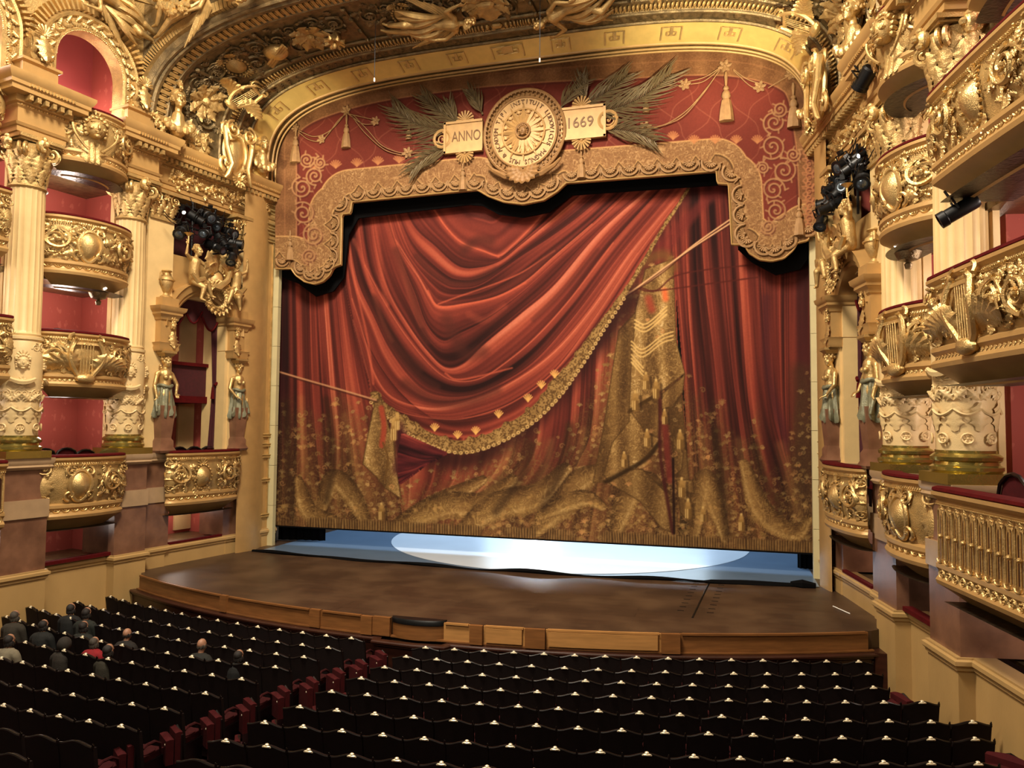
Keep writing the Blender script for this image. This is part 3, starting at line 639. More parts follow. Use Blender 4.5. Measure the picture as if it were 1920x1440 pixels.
    # fringe along the very bottom
    e = bot-Y; fr = ss(30, 22, e); st = .36+.22*np.sin(X*1.3+3*vn(X/9, Y/30, 1))+.22*(vn(X/3, Y/22, 4)-.5)
    a = fr*ss(.35, .6, vn(X/26, Y*0+3, 2)+.3)*.85; c.mix((slice(None), slice(None)), ramp(st, GOLD), a)
    c.mix((slice(None), slice(None)), (66,48,26), ss(9, 3, e)*.8)
    # canvas grain and the dull colour of the old paint
    g = 1+.07*(vn(X/1.7, Y/1.7, 6)-.5)+.06*(vn(X/60, Y/80, 7)-.5)
    c.C = c.C*g[..., None]
    return c
VOUT = [(516,505),(516,330),(516,270),(524,235),(548,206),(600,180),(700,152),(850,129),(1000,111),(1150,99),(1300,91),(1400,96),(1482,120),(1521,162),(1536,250),(1540,330),(1541,441),
        (1517,444),(1516,452),(1495,457),(1488,470),(1470,486),(1447,491),(1424,488),(1405,476),(1395,460),(1372,460),(1366,347),(1345,345),(1343,322),(1090,342),(1062,344),(1045,360),(1020,376),(980,384),(945,380),(915,369),(895,357),(870,359),(660,380),(657,401),(641,403),(639,497),(625,502),(618,517),(605,529),(590,534),(572,530),(555,518),(546,505)]
def paint_valance():
    c = Canvas(508, 84, 1548, 540, 1.0); X, Y = c.X, c.Y
    c.C[:] = ramp(.5+.25*(vn(X/40, Y/40, 1)-.5)+.1*(vn(X/3, Y/3, 2)-.5), [(88,36,28),(102,43,33),(116,50,39)])
    A = c.arab(8, 1, 4.); B = c.arab(4.5, 4, 3.); C2 = c.arab(14, 2, 3.)
    full = (slice(None), slice(None))
    # ogival lattice of pale cord
    for i in range(-4, 24):
        for sgn in (1, -1):
            pts = [(500+i*72+sgn*t*52+7*math.sin(t*6.28), 90+t*62) for t in np.linspace(-1, 7, 60)]
            c.stroke(pts, .9, (142,84,62), .45, raw=True)
    # outer border band following the arch
    outer = crv(VOUT[:17], 300); r = c.dist(outer, 60); sl, D, SG, L, T = r
    wv = np.interp(L, [0, .25*T, .4*T, .6*T, .8*T, T], [40, 40, 40, 50, 50, 40])
    pat = .26+.22*A[sl]+.14*B[sl]+.12*np.sin(L/9.)
    c.mix(sl, ramp(pat, [(84,54,32),(112,76,46),(138,98,62),(162,120,78)]), (1-ss(wv-1, wv+1, D))*.95)
    c.mix(sl, (172,122,80), np.exp(-((D-wv)/1.4)**2)*.7); c.mix(sl, (70,34,26), np.exp(-((D-wv-3)/2.)**2)*.6)
    c.mix(sl, (165,112,74), np.exp(-((D-wv*.45)/1.2)**2)*.35)
    # lace band along the lower, cut edge
    low = VOUT[16:]+[VOUT[0]]; r = c.dist(np.array(low, float), 75); sl, D, SG, L, T = r
    band = (1-ss(62, 64, D)); pat = .40+.30*A[sl]+.18*B[sl]
    c.mix(sl, ramp(pat, VGOLD), band*.93*(1-ss(500, 560, c.Y[sl])))
    sc = np.abs(np.sin(L/11.5)); e = 31-16*sc
    c.mix(sl, ramp(.40+.25*B[sl], VGOLD), (1-ss(e-1, e+1, D))*.9)
    c.mix(sl, (62,40,20), np.exp(-((D-e)/1.6)**2)*.8); c.mix(sl, (204,164,104), np.exp(-((D-e-3)/1.2)**2)*.6)
    c.mix(sl, (196,150,94), np.exp(-((D-62)/1.3)**2)*.8)
    c.mix(sl, (140,112,66), 1-ss(2.5, 4, D))
    # leafy sprigs above the band, big arabesques on the side legs
    for i in range(22):
        t = i/21.; x = 590+t*830 if i % 2 == 0 else 590+t*830
        y = (318-.085*(x-590)) if x < 1300 else 268
        if 800 < x < 1160: continue
        for th in np.linspace(-2.7, -.4, 7): c.stroke([(x, y), (x+11*math.cos(th), y-3+11*math.sin(th))], 1.4, (170,112,70), .8, raw=True)
    def volute(x, y, R, d, n=2.1, ph=0., w=2.2, col=(156,114,76)):
        t = np.linspace(0, 1, 60); th = ph+d*t*n*2*np.pi; rr = R*(1-t)**.8
        P = np.c_[x+rr*np.cos(th), y+rr*np.sin(th)]
        c.stroke(P+[1.5, 2], w, (76,34,26), .6, raw=True); c.stroke(P, w*.8, col, .9, raw=True)
        for k in range(0, 36, 6):
            a = th[k]; c.stroke([P[k], P[k]+[7*math.cos(a+d*.5), 7*math.sin(a+d*.5)]], 1.6, col, .8, raw=True)
    for x, y, R, d in [(568,400,22,1),(566,352,20,-1),(590,330,17,1),(588,440,20,-1),(580,480,14,1),(600,305,12,-1),(575,300,14,1),
                       (1452,230,22,1),(1448,275,24,-1),(1470,320,24,1),(1450,355,22,-1),(1455,395,20,1),(1462,205,15,-1),(1487,290,14,1),(1440,425,14,-1),(1430,315,12,1)]:
        volute(x, y, R, d, ph=PR.rand()*6)
    for y in range(215, 440, 26):
        for x in (1517,): volute(x, y, 9, 1, 1.3, w=1.4, col=(160,106,70)); volute(x, y+13, 8, -1, 1.3, w=1.4, col=(150,100,66))
    c.C *= (1+.08*(vn(X/1.6, Y/1.6, 5)-.5))[..., None]
    return c
# ------------------------------------------------------------ stage house and floor
def arc(x, xs=8.45, yc=12.82, R=19.7): return yc-math.sqrt(R*R-x*x)   # plan curve of the apron
XS = np.linspace(-8.45, 8.45, 61)
front = [(x, arc(x)) for x in XS]
m = MB(); poly = front+[(9.4, -4.0), (12, -.5), (12, 14), (-12, 14), (-12, -.5), (-9.4, -4.0)]
m.prism(poly, lambda p, k: (p[0], p[1], -1.2 if k else 0.0)); struct('floor.001', m, M['boards'], 20, 'dark worn wooden stage floor with curved front edge')
m = MB(); m.box((0, -14, -1.3), (34, 34, .2)); struct('floor', m, M['carpet'], label='dark red carpet of the stalls')
m = MB(); m.box((0, 14.1, 7), (26, .2, 17)); m.box((-12.1, 7, 7), (.2, 15, 17)); m.box((12.1, 7, 7), (.2, 15, 17)); m.box((0, 7, 15.5), (26, 15, .2))
m.box((-10.2, .5, 7), (3.9, .2, 17)); m.box((10.2, .5, 7), (3.9, .2, 17)); struct('wall_back', m, M['blackcloth'], label='black walls of the stage house')
m = MB(); xs = np.linspace(-7.75, 7.95, 50); cf = lambda x: -1.05-.62*(1-(x/8.4)**2)+.03*math.sin(x*2.1)
G = np.array([[(x, cf(x)+(12-cf(x))*k, .012) for k in (0, .15, .5, 1)] for x in xs]); m.grid(G)
single('dance_floor', m, M['marley'], 'grey-blue dance floor glimpsed under the raised curtain', 'stage flooring', (0, 5, 0), ang=30)
m = MB(); a_ = np.linspace(0, 2*PI, 90, endpoint=False); m.grid(np.array([[(.62+r_*math.cos(q), 4.22+r_*math.sin(q), .02) for q in a_] for r_ in (.01, 3, 5.88)]), cv=True)
single('floor_disc', m, M['disc'], 'large white round disc laid on the grey-blue stage flooring', 'floor disc', (.62, 4.22, 0), ang=30)
m = MB(); P = [(x, cf(x)-.03+.02*math.sin(x*3.3), .03+.02*math.sin(x*1.7)) for x in np.linspace(-7.9, 7.5, 90)]; m.tube(P, [.045+.02*math.sin(i*.4)+.03*(i > 76) for i in range(90)], 6)
m.tube([(7.3, -1.2, .05), (7.55, -1.28, .08), (7.85, -1.24, .05)], [.07, .12, .07], 7)
single('edge_cloth', m, M['blackcloth'], 'rumpled black cloth strip along the front edge of the pale dance floor', 'cloth', (0, -1.5, 0))
m = MB(); a = np.array([5.38, -1.45]); b = np.array([5.13, -5.05]); m.tube([(a[0], a[1], .006), (b[0], b[1], .006)], .02, 4)
for k in range(9):
    p = a+(b-a)*(.05+.1*k)
    for s in (-1, 1): m.box((p[0]+s*.3, p[1], .004), (.14, .03, .006))
single('floor_slot', m, M['black'], 'thin black slot with tick marks in the stage boards near the right end', 'slot', (5.2, -3, 0))
m = MB(); P = [(7.2+.3*t, -2.3-1.3*t+.1*math.sin(6*t), .012) for t in np.linspace(0, 1, 8)]; m.tube([(8.0, -3.15, .015), (8.25, -3.75, .015)], .012, 4)
single('tape_mark', m, M['white'], 'short white tape mark on the stage floor beside the right wall', 'tape')
m = MB(); m.box((-8.32, -.5, .08), (.16, .12, .16)); m.box((-8.32, -.5, .2), (.05, .05, .1)); single('socket_box', m, M['white'], 'small white box on the floor at the foot of the left curtain guide', 'box', (-8.32, -.5, 0))
# black side masking seen under the curtain, lamp bar that makes the streak
for s, x0, x1, lab in ((-1, -8.4, -6.85, 'left'), (1, 8.4, 7.66, 'right')):
    m = MB(); t = np.linspace(0, 1, 30)
    m.grid(np.array([[(x0+(x1-x0)*k, .95+.3*k+.04*math.sin(k*40), z) for z in (.02, 11.)] for k in t])); single('masking_leg', m, M['blackcloth'], 'black masking drape standing at the %s edge behind the painted curtain' % lab, 'masking', (x0, 1.2, 0))
area('upstage_light', (-2.3, 11.5, 2.3), (.7, -.6, 0), .3, 200, (.9, .97, 1), .9)
m = MB(); m.box((0, .52, 11.75), (16.2, .06, 2.4)); m.box((0, .60, 12.5), (16.2, .05, 3)); single('black_border', m, M['blackcloth'], 'black border cloth behind the top of the opening', 'border cloth', (0, .42, 11))
# ------------------------------------------------------------ honey wood fascia along the apron
root = empty('apron_fascia', 'honey-coloured wooden fascia panelling along the curved stage edge', 'panelling', (0, -6.9, -.35))
def seg(mb, x0, x1, out, z0, z1, th=.05, n=None):
    n = n or max(2, int((x1-x0)/.4)+1); xs = np.linspace(x0, x1, n)
    pl = [(x, arc(x)-out) for x in xs]; mb.sweep(pl, [(0, z0), (-th, z0), (-th, z1), (0, z1), (0, z0)])
brk = [-8.4, -5.05, -4.86, -2.5, -2.25, -1.25, -1.0, -.62, .5, 1.05, 1.3, 2.12, 2.5, 4.62, 4.95, 8.35]
for i, (a, b) in enumerate(zip(brk[:-1], brk[1:])):
    if i == 7: continue
    m = MB(); post = (b-a) < .45
    if post: seg(m, a, b, .09 if i in (9, 11, 13, 5) else .05, -.34, .02, .09)
    else:
        seg(m, a, b, .03, -.34, .0, .05); seg(m, a+.04, b-.04, .055, -.02, .015, .06)
        if i in (10, 12): seg(m, a+.06, b-.06, .1, -.30, -.03, .03)
    part('post' if post else 'panel', m, M['oak'] if i in (8, 10, 12) else M['wood'], root)
m = MB(); seg(m, -8.5, 8.45, .02, -.36, -.33, .08); part('bottom_rail', m, M['wood'], root)
# prompter's box
root = empty('prompt_box', "rounded wooden prompter's box with a black hood at the centre of the stage edge", 'prompt box', (-.06, -7.0, -.35))
th = np.linspace(PI, 2*PI, 17); pl = [(-.06+.58*math.cos(a), -6.82+.22*math.sin(a)) for a in th]
m = MB(); m.grid(np.array([[(x, y, z) for z in (-.36, -.02)] for x, y in pl])); part('front', m, M['wood'], root)
m = MB(); m.grid(np.array([[(x, y, .03), (x*1.0, y-.02, .0), (x, y-.02, -.07)] for x, y in pl])); m.add([(x, y, .03) for x, y in pl], [np.array([list(range(17))])]); part('hood', m, M['black'], root)
# mahogany pit rail
root = empty('pit_rail', 'dark mahogany orchestra rail curving below the stage edge', 'orchestra rail', (0, -7.1, -1.2))
def seg2(mb, x0, x1, prof): mb.sweep([(x, arc(x)-.12) for x in np.linspace(x0, x1, int((x1-x0)*2.5)+2)], prof)
m = MB(); seg2(m, -8.7, -.85, [(0, -1.2), (-.04, -1.2), (-.04, -.46), (0, -.46)]); seg2(m, .62, 8.6, [(0, -1.2), (-.04, -1.2), (-.04, -.46), (0, -.46)])
pm = [(-.85, arc(-.85)-.12), (-.8, arc(0)-.28), (0, arc(0)-.34), (.55, arc(0)-.28), (.62, arc(.62)-.12)]; m.sweep(pm, [(0, -1.2), (-.04, -1.2), (-.04, -.46), (0, -.46)]); part('wall_panel', m, M['dkwood'], root)
cap = [(.05, -.37), (-.10, -.36), (-.13, -.38), (-.13, -.41), (-.09, -.43), (-.09, -.46), (-.05, -.49), (.05, -.49)]
m = MB(); seg2(m, -8.7, -.85, cap); seg2(m, .62, 8.6, cap); m.sweep(pm, cap); part('cap_moulding', m, M['dkwood'], root)
m = MB(); m.box((8.62, -4.95, -.75), (.3, .5, .8)); part('end_block', m, M['dkwood'], root)
# ------------------------------------------------------------ house curtain
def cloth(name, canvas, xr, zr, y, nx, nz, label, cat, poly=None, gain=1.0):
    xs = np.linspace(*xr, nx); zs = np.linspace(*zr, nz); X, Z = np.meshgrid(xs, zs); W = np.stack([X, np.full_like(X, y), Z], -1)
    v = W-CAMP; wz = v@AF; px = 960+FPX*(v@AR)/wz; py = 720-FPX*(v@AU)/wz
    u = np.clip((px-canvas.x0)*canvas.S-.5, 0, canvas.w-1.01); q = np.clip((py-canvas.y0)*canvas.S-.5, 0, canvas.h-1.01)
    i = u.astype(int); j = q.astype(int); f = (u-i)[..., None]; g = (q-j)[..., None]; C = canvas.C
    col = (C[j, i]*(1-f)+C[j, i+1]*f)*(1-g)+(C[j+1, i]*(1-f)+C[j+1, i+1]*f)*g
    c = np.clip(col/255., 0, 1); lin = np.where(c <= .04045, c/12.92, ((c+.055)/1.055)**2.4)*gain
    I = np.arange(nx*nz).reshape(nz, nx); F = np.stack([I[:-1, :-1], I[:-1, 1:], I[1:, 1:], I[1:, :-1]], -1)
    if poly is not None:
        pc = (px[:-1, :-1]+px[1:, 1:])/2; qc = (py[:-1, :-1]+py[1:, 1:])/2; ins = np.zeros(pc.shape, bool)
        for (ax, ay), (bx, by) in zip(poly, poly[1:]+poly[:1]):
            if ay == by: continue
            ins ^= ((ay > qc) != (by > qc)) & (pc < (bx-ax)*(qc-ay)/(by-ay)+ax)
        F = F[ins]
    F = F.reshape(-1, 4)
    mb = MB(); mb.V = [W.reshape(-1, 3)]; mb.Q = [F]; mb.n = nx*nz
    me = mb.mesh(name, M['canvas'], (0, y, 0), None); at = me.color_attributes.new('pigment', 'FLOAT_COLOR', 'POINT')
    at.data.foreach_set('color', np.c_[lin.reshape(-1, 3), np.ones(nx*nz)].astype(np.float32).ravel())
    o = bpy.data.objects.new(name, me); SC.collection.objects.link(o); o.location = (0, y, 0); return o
YC, YV = .42, -.35
PG = 1.12
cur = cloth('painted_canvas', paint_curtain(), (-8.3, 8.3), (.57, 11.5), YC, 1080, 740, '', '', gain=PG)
root = empty('house_curtain', 'huge painted red house curtain with gold fringe, raised a little above the stage', 'curtain', (0, YC, .55)); cur.parent = root; cur.location = (0, 0, -.55)
m = MB(); m.box((0, YC+.03, .56), (16.3, .05, .07)); part('bottom_batten', m, M['blackcloth'], root)
# cream iron guides at each side
for s, lab in ((-1, 'left'), (1, 'right')):
    r = empty('curtain_guide', 'tall narrow cream-painted guide beside the %s edge of the curtain' % lab, 'curtain guide', (s*8.02, -.02, 0))
    m = MB()
    for k in range(7): m.box((s*8.04, -.02, .63+1.26*k), (.22, .16, 1.25))
    part('casing', m, M['cream'], r); m = MB(); m.box((s*8.24, .0, 4.4), (.16, .2, 8.9)); part('channel', m, M['golddk'], r)
# ------------------------------------------------------------ painted valance with applied relief
VP = [tuple(p) for p in VOUT]
def onv(px, py, d=0.): p = on_y(px, py, YV-d); return p
val = cloth('painted_canvas', paint_valance(), (-8.35, 8.35), (7.9, 14.3), YV, 1240, 560, '', '', poly=[tuple(p) for p in VOUT], gain=PG*.90)
root = empty('stage_valance', 'red and gold stage valance framing the top of the curtain', 'valance', (0, YV, 8)); val.parent = root; val.location = (0, 0, -8)
low = crv(VOUT[16:]+[VOUT[0]], 2) if False else np.array(VOUT[16:]+[VOUT[0]], float)
def dens(P, st):
    P = np.asarray(P, float); s = np.r_[0, np.cumsum(np.hypot(*np.diff(P, axis=0).T))]; u = np.linspace(0, s[-1], int(s[-1]/st)+1); return np.c_[np.interp(u, s, P[:, 0]), np.interp(u, s, P[:, 1])]
LP = np.array([onv(x, y) for x, y in dens(low, 6)])
m = MB(); m.grid(np.array([[(p[0], YV-.01, p[2]), (p[0], YV+.10, p[2])] for p in LP])); m.tube(LP+[0, -.015, .02], .022, 5); part('hem_edge', m, M['goldflat'], root)
# scalloped lace: row of half-round shells with rosettes hung along the cut edge
LL = dens(np.array([(p[0], p[2]) for p in LP]), .53)
vg = mat('valance_gold_embroidery', (166,126,80), .6, .15, 8, .14, .5, 80)
def into(mb, src, x, z, rot, sc, d=.02, sh=None):  # relief onto the valance plane, facing the house
    A = Rz(rot)@np.diag([sc, sc, sh or sc]); V = np.vstack(src.V)@A.T; mb.add(np.c_[V[:, 0]+x, YV-d-V[:, 2], V[:, 1]+z], src.Q)
scal = MB(); n9 = 9
t = np.linspace(-PI, 0, 13); scal.tube(np.c_[.92*np.cos(t), .92*np.sin(t)+.35, np.full(13, .12)], .13, 5)
for i in range(7): a = -PI*(.1+.8*i/6); scal.tube([(.15*math.cos(a), .15*math.sin(a)+.35, .1), (.62*math.cos(a), .62*math.sin(a)+.35, .2)], [.05, .11], 5)
scal.ell((0, .35, .15), (.16, .16, .14), 7, 5); scal.ell((1.02, -.05, .1), (.09, .34, .1), 6, 5); scal.ell((1.02, .4, .1), (.12, .12, .1), 6, 5)
m = MB()
for i in range(len(LL)-1):
    a, b = LL[i], LL[i+1]; d = b-a; nrm = np.array([d[1], -d[0]])/(np.hypot(*d)+1e-9)
    if np.hypot(*d) < .3: continue
    c = (a+b)/2; inn = np.array([-d[1], d[0]])/(np.hypot(*d)+1e-9)
    if c[0] < -7.3 and c[1] > 8.7 or c[0] > 7.9: pass
    side = 1
    rot = math.atan2(d[1], d[0])
    # inside of the cloth is to the right or left of travel depending on the trace direction
    P = c+inn*.24; qx, qz = to_px((P[0], YV, P[1])); 
    if not (lambda X, Y: sum(((ay > Y) != (by > Y)) and X < (bx-ax)*(Y-ay)/(by-ay)+ax for (ax, ay), (bx, by) in zip(VOUT, VOUT[1:]+VOUT[:1]) if ay != by) % 2)(qx, qz): P = c-inn*.24; rot += PI
    into(m, scal, P[0], P[1], rot, .262, sh=.18)
part('scalloped_lace', m, vg, root, kind=None)
def tassel(px, py, L, name='tassel'):
    p = onv(px, py, .06); m = MB(); s = L
    m.lathe([(.02, 0), (.035, -.1), (.02, -.28), (.045, -.3), (.06, -.34), (.035, -.37), (.075, -.42), (.09, -.5), (.06, -.55), (.085, -.58), (.12, -.78), (.14, -1.), (.0, -1.01)], 14, (0, 0, 0), lambda R, th, z: R*(1+.07*np.cos(th*7)*(z < -.56)))
    V = np.vstack(m.V)*[s, s*.7, s]+p; m.V = [V]; return part(name, m, vg, root)
TAS = [(650,215,1.05),(555,235,1.2),(1211,168,.65),(767,222,.65),(1361,135,1.35),(1487,155,1.2),(544,432,.95),(1498,370,1.0),(868,300,.9),(1090,275,.9)]
for x, y, s in TAS: tassel(x, y, s)
def vcurve(pts, r=.016, d=.05, n=30): P = crv(pts, n); return np.array([onv(x, y, d) for x, y in P])
GAR = [[(560,248),(580,262),(605,262),(635,225),(650,213)],[(560,245),(590,256),(620,244),(648,212)],[(652,213),(690,222),(705,225)],[(652,213),(680,232),(706,232)],[(662,215),(690,245),(715,272),(745,285),(765,287)],[(660,218),(685,250),(720,280),(750,290),(765,290)],
       [(765,288),(800,284),(815,278)],[(1349,130),(1320,152),(1295,158)],[(1349,128),(1320,145),(1290,153)],[(1349,132),(1325,165),(1290,205),(1250,232),(1215,240)],[(1346,136),(1315,180),(1275,222),(1215,244)],[(1375,132),(1405,160),(1420,165)],[(1375,130),(1400,148),(1428,158)],[(1440,165),(1465,150),(1480,142)],[(1278,155),(1250,150),(1222,143)],[(1278,160),(1250,160),(1225,156)]]
for g in GAR: m = MB(); m.tube(vcurve(g), .014, 5); part('cord', m, vg, root)
for x, y, s in [(604,262,.22),(705,228,.22),(1284,160,.24),(1424,164,.24),(765,287,.26),(1210,240,.26),(650,208,.24),(555,240,.2),(1359,125,.26),(1483,140,.24)]:
    m = MB(); p = onv(x, y); into(m, K['flower'], p[0], p[2], .2, s*.72, sh=.14); part('rosette', m, vg, root)
# palm branches and laurel behind the medallion
palmm = mat('olive_gold_palm', (116,98,66), .55, .15, 8, .14, .4, 60)
def frond(base, tip, bend, nl, L, r=.02):
    mm = MB(); B = onv(*base, .04); T = onv(*tip, .07); ax = T-B; ln = np.linalg.norm(ax); axn = ax/ln; pr = np.array([-axn[2], 0, axn[0]])
    cv_ = lambda t: B+ax*t+pr*bend*math.sin(PI*t)*ln; mm.tube([cv_(t) for t in np.linspace(0, 1, 14)], np.linspace(.03, .012, 14), 5)
    for i in range(nl):
        t = .08+.9*i/nl; p = cv_(t); tg = cv_(min(t+.02, 1.02))-p; tg /= np.linalg.norm(tg); nn = np.array([-tg[2], 0, tg[0]])
        for s in (-1, 1):
            l = L*(1-.55*t)*(.75+.35*math.sin(i*1.7+s)); P = [p+tg*l*k*(.75+.25*k)+nn*s*l*.75*k*(1-.40*k)+np.array([0, -.05-.05*math.sin(k*3), 0]) for k in (0, .3, .6, 1.)]
            mm.tube(P, [.008, .020, .018, .003], 4)
    return mm
for b, tp, bd, nl, L in [((850,245),(735,200),.10,34,1.15),((850,275),(770,325),-.10,26,.95),((1105,215),(1262,138),-.10,40,1.2),((1130,245),(1232,268),.08,26,.95),((1100,190),(1092,138),.05,14,.6),((860,235),(842,186),.05,14,.6),((1050,205),(1105,150),.05,18,.6),((905,215),(878,168),-.05,18,.6),((1090,200),(1180,140),-.05,26,.95),((870,235),(790,178),.05,26,.9)]:
    part('palm_branch', frond(b, tp, bd, nl, L), palmm, root)
# the sun medallion and its two tablets
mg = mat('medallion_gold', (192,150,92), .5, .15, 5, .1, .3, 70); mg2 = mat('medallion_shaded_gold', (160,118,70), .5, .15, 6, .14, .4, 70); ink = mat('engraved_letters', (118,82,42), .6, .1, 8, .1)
c0 = onv(983, 249, .14); RX, RZ = 1.2, 1.27
med = empty('x', '', '', (0, 0, 0)); bpy.data.objects.remove(med)
def disc(r0, r1, h0, h1, n=72, d=.0): 
    a = np.linspace(0, 2*PI, n, endpoint=False); mm = MB(); k = np.linspace(0, 1, 6)
    mm.grid(np.array([[(c0[0]+(r0+(r1-r0)*q)*RX*math.cos(t), c0[1]-(h0+(h1-h0)*q), c0[2]+(r0+(r1-r0)*q)*RZ*math.sin(t)) for t in a] for q in k]), cv=True); return mm
m = disc(0, .80, .10, .06); md = part('medallion', m, mg, root)
def sub(n, mb, mt): return part(n, mb, mt, md)
m = MB(); a = np.linspace(0, 2*PI, 73)
def ring(mm, r, rad, h, n=7): mm.tube([(c0[0]+r*RX*math.cos(t), c0[1]-h, c0[2]+r*RZ*math.sin(t)) for t in a], rad, n, False)
m = disc(.80, 1.0, .03, -.05); ring(m, .99, .05, .02); ring(m, .81, .035, .06)
for i in range(56): t = 2*PI*i/56; m.ell((c0[0]+.94*RX*math.cos(t), c0[1]-.06, c0[2]+.94*RZ*math.sin(t)), .032, 6, 4)
for i in range(44): t = 2*PI*i/44; m.ell((c0[0]+.875*RX*math.cos(t), c0[1]-.04, c0[2]+.875*RZ*math.sin(t)), (.035, .03, .05), 5, 4)
sub('beaded_rim', m, mg2)
m = MB(); ring(m, .52, .03, .11)
for i in range(12): # arch heads between the rays, drawn as raised wedges
    t = 2*PI*(i+.5)/12; m.ell((c0[0]+.46*RX*math.cos(t), c0[1]-.11, c0[2]+.46*RZ*math.sin(t)), (.075, .03, .06), 8, 5)
sub('lyre_ring', m, mg)
m = MB()
for i in range(48):
    t = 2*PI*i/48; L = .66 if i % 4 == 0 else (.50 if i % 2 == 0 else .42); r = .075 if i % 4 == 0 else .05
    m.tube([(c0[0]+q*RX*math.cos(t), c0[1]-h, c0[2]+q*RZ*math.sin(t)) for q, h in ((.16, .10), (L*.6, .09), (L, .085))], [r*.6, r, .006], 5)
sub('sun_rays', m, mg)
m = MB(); mk = MB(); V = np.vstack(K['mask'].V)
mk.add(np.c_[V[:, 0]*.30+c0[0], c0[1]-.12-V[:, 2]*.28, V[:, 1]*.26+c0[2]], K['mask'].Q); ring(mk, .17, .03, .17); sub('sun_face', mk, mg2)
def ringtext(s, r, size, t0, t1, name):
    mm = MB()
    for i, ch in enumerate(s+' '):
        if ch == ' ':
            if mm.V: sub(name, mm, ink); mm = MB()
            continue
        cu = bpy.data.curves.new('t', 'FONT'); cu.body = ch; cu.size = size; cu.extrude = .012; cu.align_x = 'CENTER'; cu.resolution_u = 2
        to = bpy.data.objects.new('t', cu); SC.collection.objects.link(to); me = to.to_mesh()
        V = np.zeros(len(me.vertices)*3); me.vertices.foreach_get('co', V); V = V.reshape(-1, 3); F = [tuple(p.vertices) for p in me.polygons]
        th = t0+(t1-t0)*i/(len(s)-1); a = th-PI/2; x = V[:, 0]*math.cos(a)-V[:, 1]*math.sin(a); z = V[:, 0]*math.sin(a)+V[:, 1]*math.cos(a)
        mm.add(np.c_[c0[0]+r*RX*math.cos(th)+x, c0[1]-.085-V[:, 2], c0[2]+r*RZ*math.sin(th)+z], [np.array([f]) for f in F]); to.to_mesh_clear(); bpy.data.objects.remove(to); bpy.data.curves.remove(cu)
ringtext('ACADEM TIPI INSTITUIT LUDOVICUS MAGNUS MUS &', .645, .18, PI*1.18, PI*1.18-2*PI*.96, 'inscription')
ringtext('NEC PLURIBUS IMPAR', .25, .10, PI*1.28, PI*1.28-2*PI*.8, 'motto')
m = MB()
for k in range(9): m.place(K['leaf'], None, lambda V, k=k: np.c_[c0[0]+(V[:, 0]*math.cos(PI+PI*k/8)-V[:, 1]*math.sin(PI+PI*k/8))*.5, c0[1]-.1-V[:, 2]*.4, c0[2]-1.12+(V[:, 0]*math.sin(PI+PI*k/8)+V[:, 1]*math.cos(PI+PI*k/8))*.42])
for s in (-1, 1): m.tube([(c0[0]+s*x, c0[1]-.08, c0[2]+z) for x, z in ((.15, -1.32), (.55, -1.25), (.9, -1.05), (1.1, -.85))], [.1, .09, .06, .03], 6)
sub('leaf_spray', m, mg2)
def tablet(P, word, s):
    """P: four corners traced on the valance (outer-left top, right top, right bottom, left bottom)"""
    Q = [onv(x, y, .12) for x, y in P]; mm = MB(); cx = sum(q[0] for q in Q)/4; czz = sum(q[2] for q in Q)/4; wd = abs(Q[1][0]-Q[0][0]); ht = abs(Q[0][2]-Q[3][2])
    mm.box((cx, YV-.09, czz), (wd, .10, ht))
    for dx, dz, w_, h_ in ((0, ht/2-.03, wd, .07), (0, -ht/2+.03, wd, .07), (s*(wd/2-.03), 0, .07, ht)): mm.box((cx+dx, YV-.15, czz+dz), (w_, .05, h_))
    tb = part('date_tablet', mm, mg, root); k2 = MB(); rr = ht*.27; k2.tube([(cx+s*(wd/2+.06)+rr*math.cos(q), YV-.12, czz+rr*math.sin(q)) for q in np.linspace(0, 2*PI, 25)], .05, 6, False)
    into(k2, K['scroll'], cx+s*(wd/2+.06), czz, 0, rr*.8, .08); part('scroll_end', k2, mg, tb)
    for sg in (-1, 1):
        k2 = MB(); into(k2, K['shell'], cx-s*.05, czz+sg*(ht/2+.01), 0 if sg > 0 else PI, .30, .06); part('shell', k2, mg, tb)
    cu = bpy.data.curves.new('t', 'FONT'); cu.body = word; cu.size = ht*.46; cu.extrude = .015; cu.align_x = 'CENTER'; cu.align_y = 'CENTER'
    to = bpy.data.objects.new('t', cu); SC.collection.objects.link(to); me = to.to_mesh(); V = np.zeros(len(me.vertices)*3); me.vertices.foreach_get('co', V); V = V.reshape(-1, 3); F = [tuple(p.vertices) for p in me.polygons]
    k2 = MB(); sx = .78*wd/max(np.ptp(V[:, 0]), .01) if np.ptp(V[:, 0]) > .8*wd else 1; k2.add(np.c_[cx-s*.10+V[:, 0]*sx*.95, YV-.145-V[:, 2], czz+V[:, 1]], [np.array([f]) for f in F]); part('lettering', k2, ink, tb)
    to.to_mesh_clear(); bpy.data.objects.remove(to); bpy.data.curves.remove(cu)
tablet([(833,232),(905,222),(905,282),(833,290)], 'ANNO', -1)
tablet([(1052,204),(1136,196),(1136,256),(1052,264)], '1669', 1)
BB = [(516,515),(560,532),(592,556),(625,546),(645,520),(654,440),(672,409),(880,384),(905,386),(935,402),(980,408),(1030,398),(1072,366),(1346,347),(1374,352),(1384,468),(1410,492),(1455,516),(1500,505),(1526,470),(1532,330),(900,250),(520,330)]  # added black cloth, cut to the valance's shadow on the curtain
m = MB(); P_ = [on_y(x, y, .12) for x, y in BB]; m.prism(P_, lambda p, k: (p[0], .12+.05*k, p[2])); single('valance_shadow_cloth', m, M['blackcloth'], 'added black cloth standing in for the shadow under the edge of the valance', 'border cloth', (0, .12, 9))
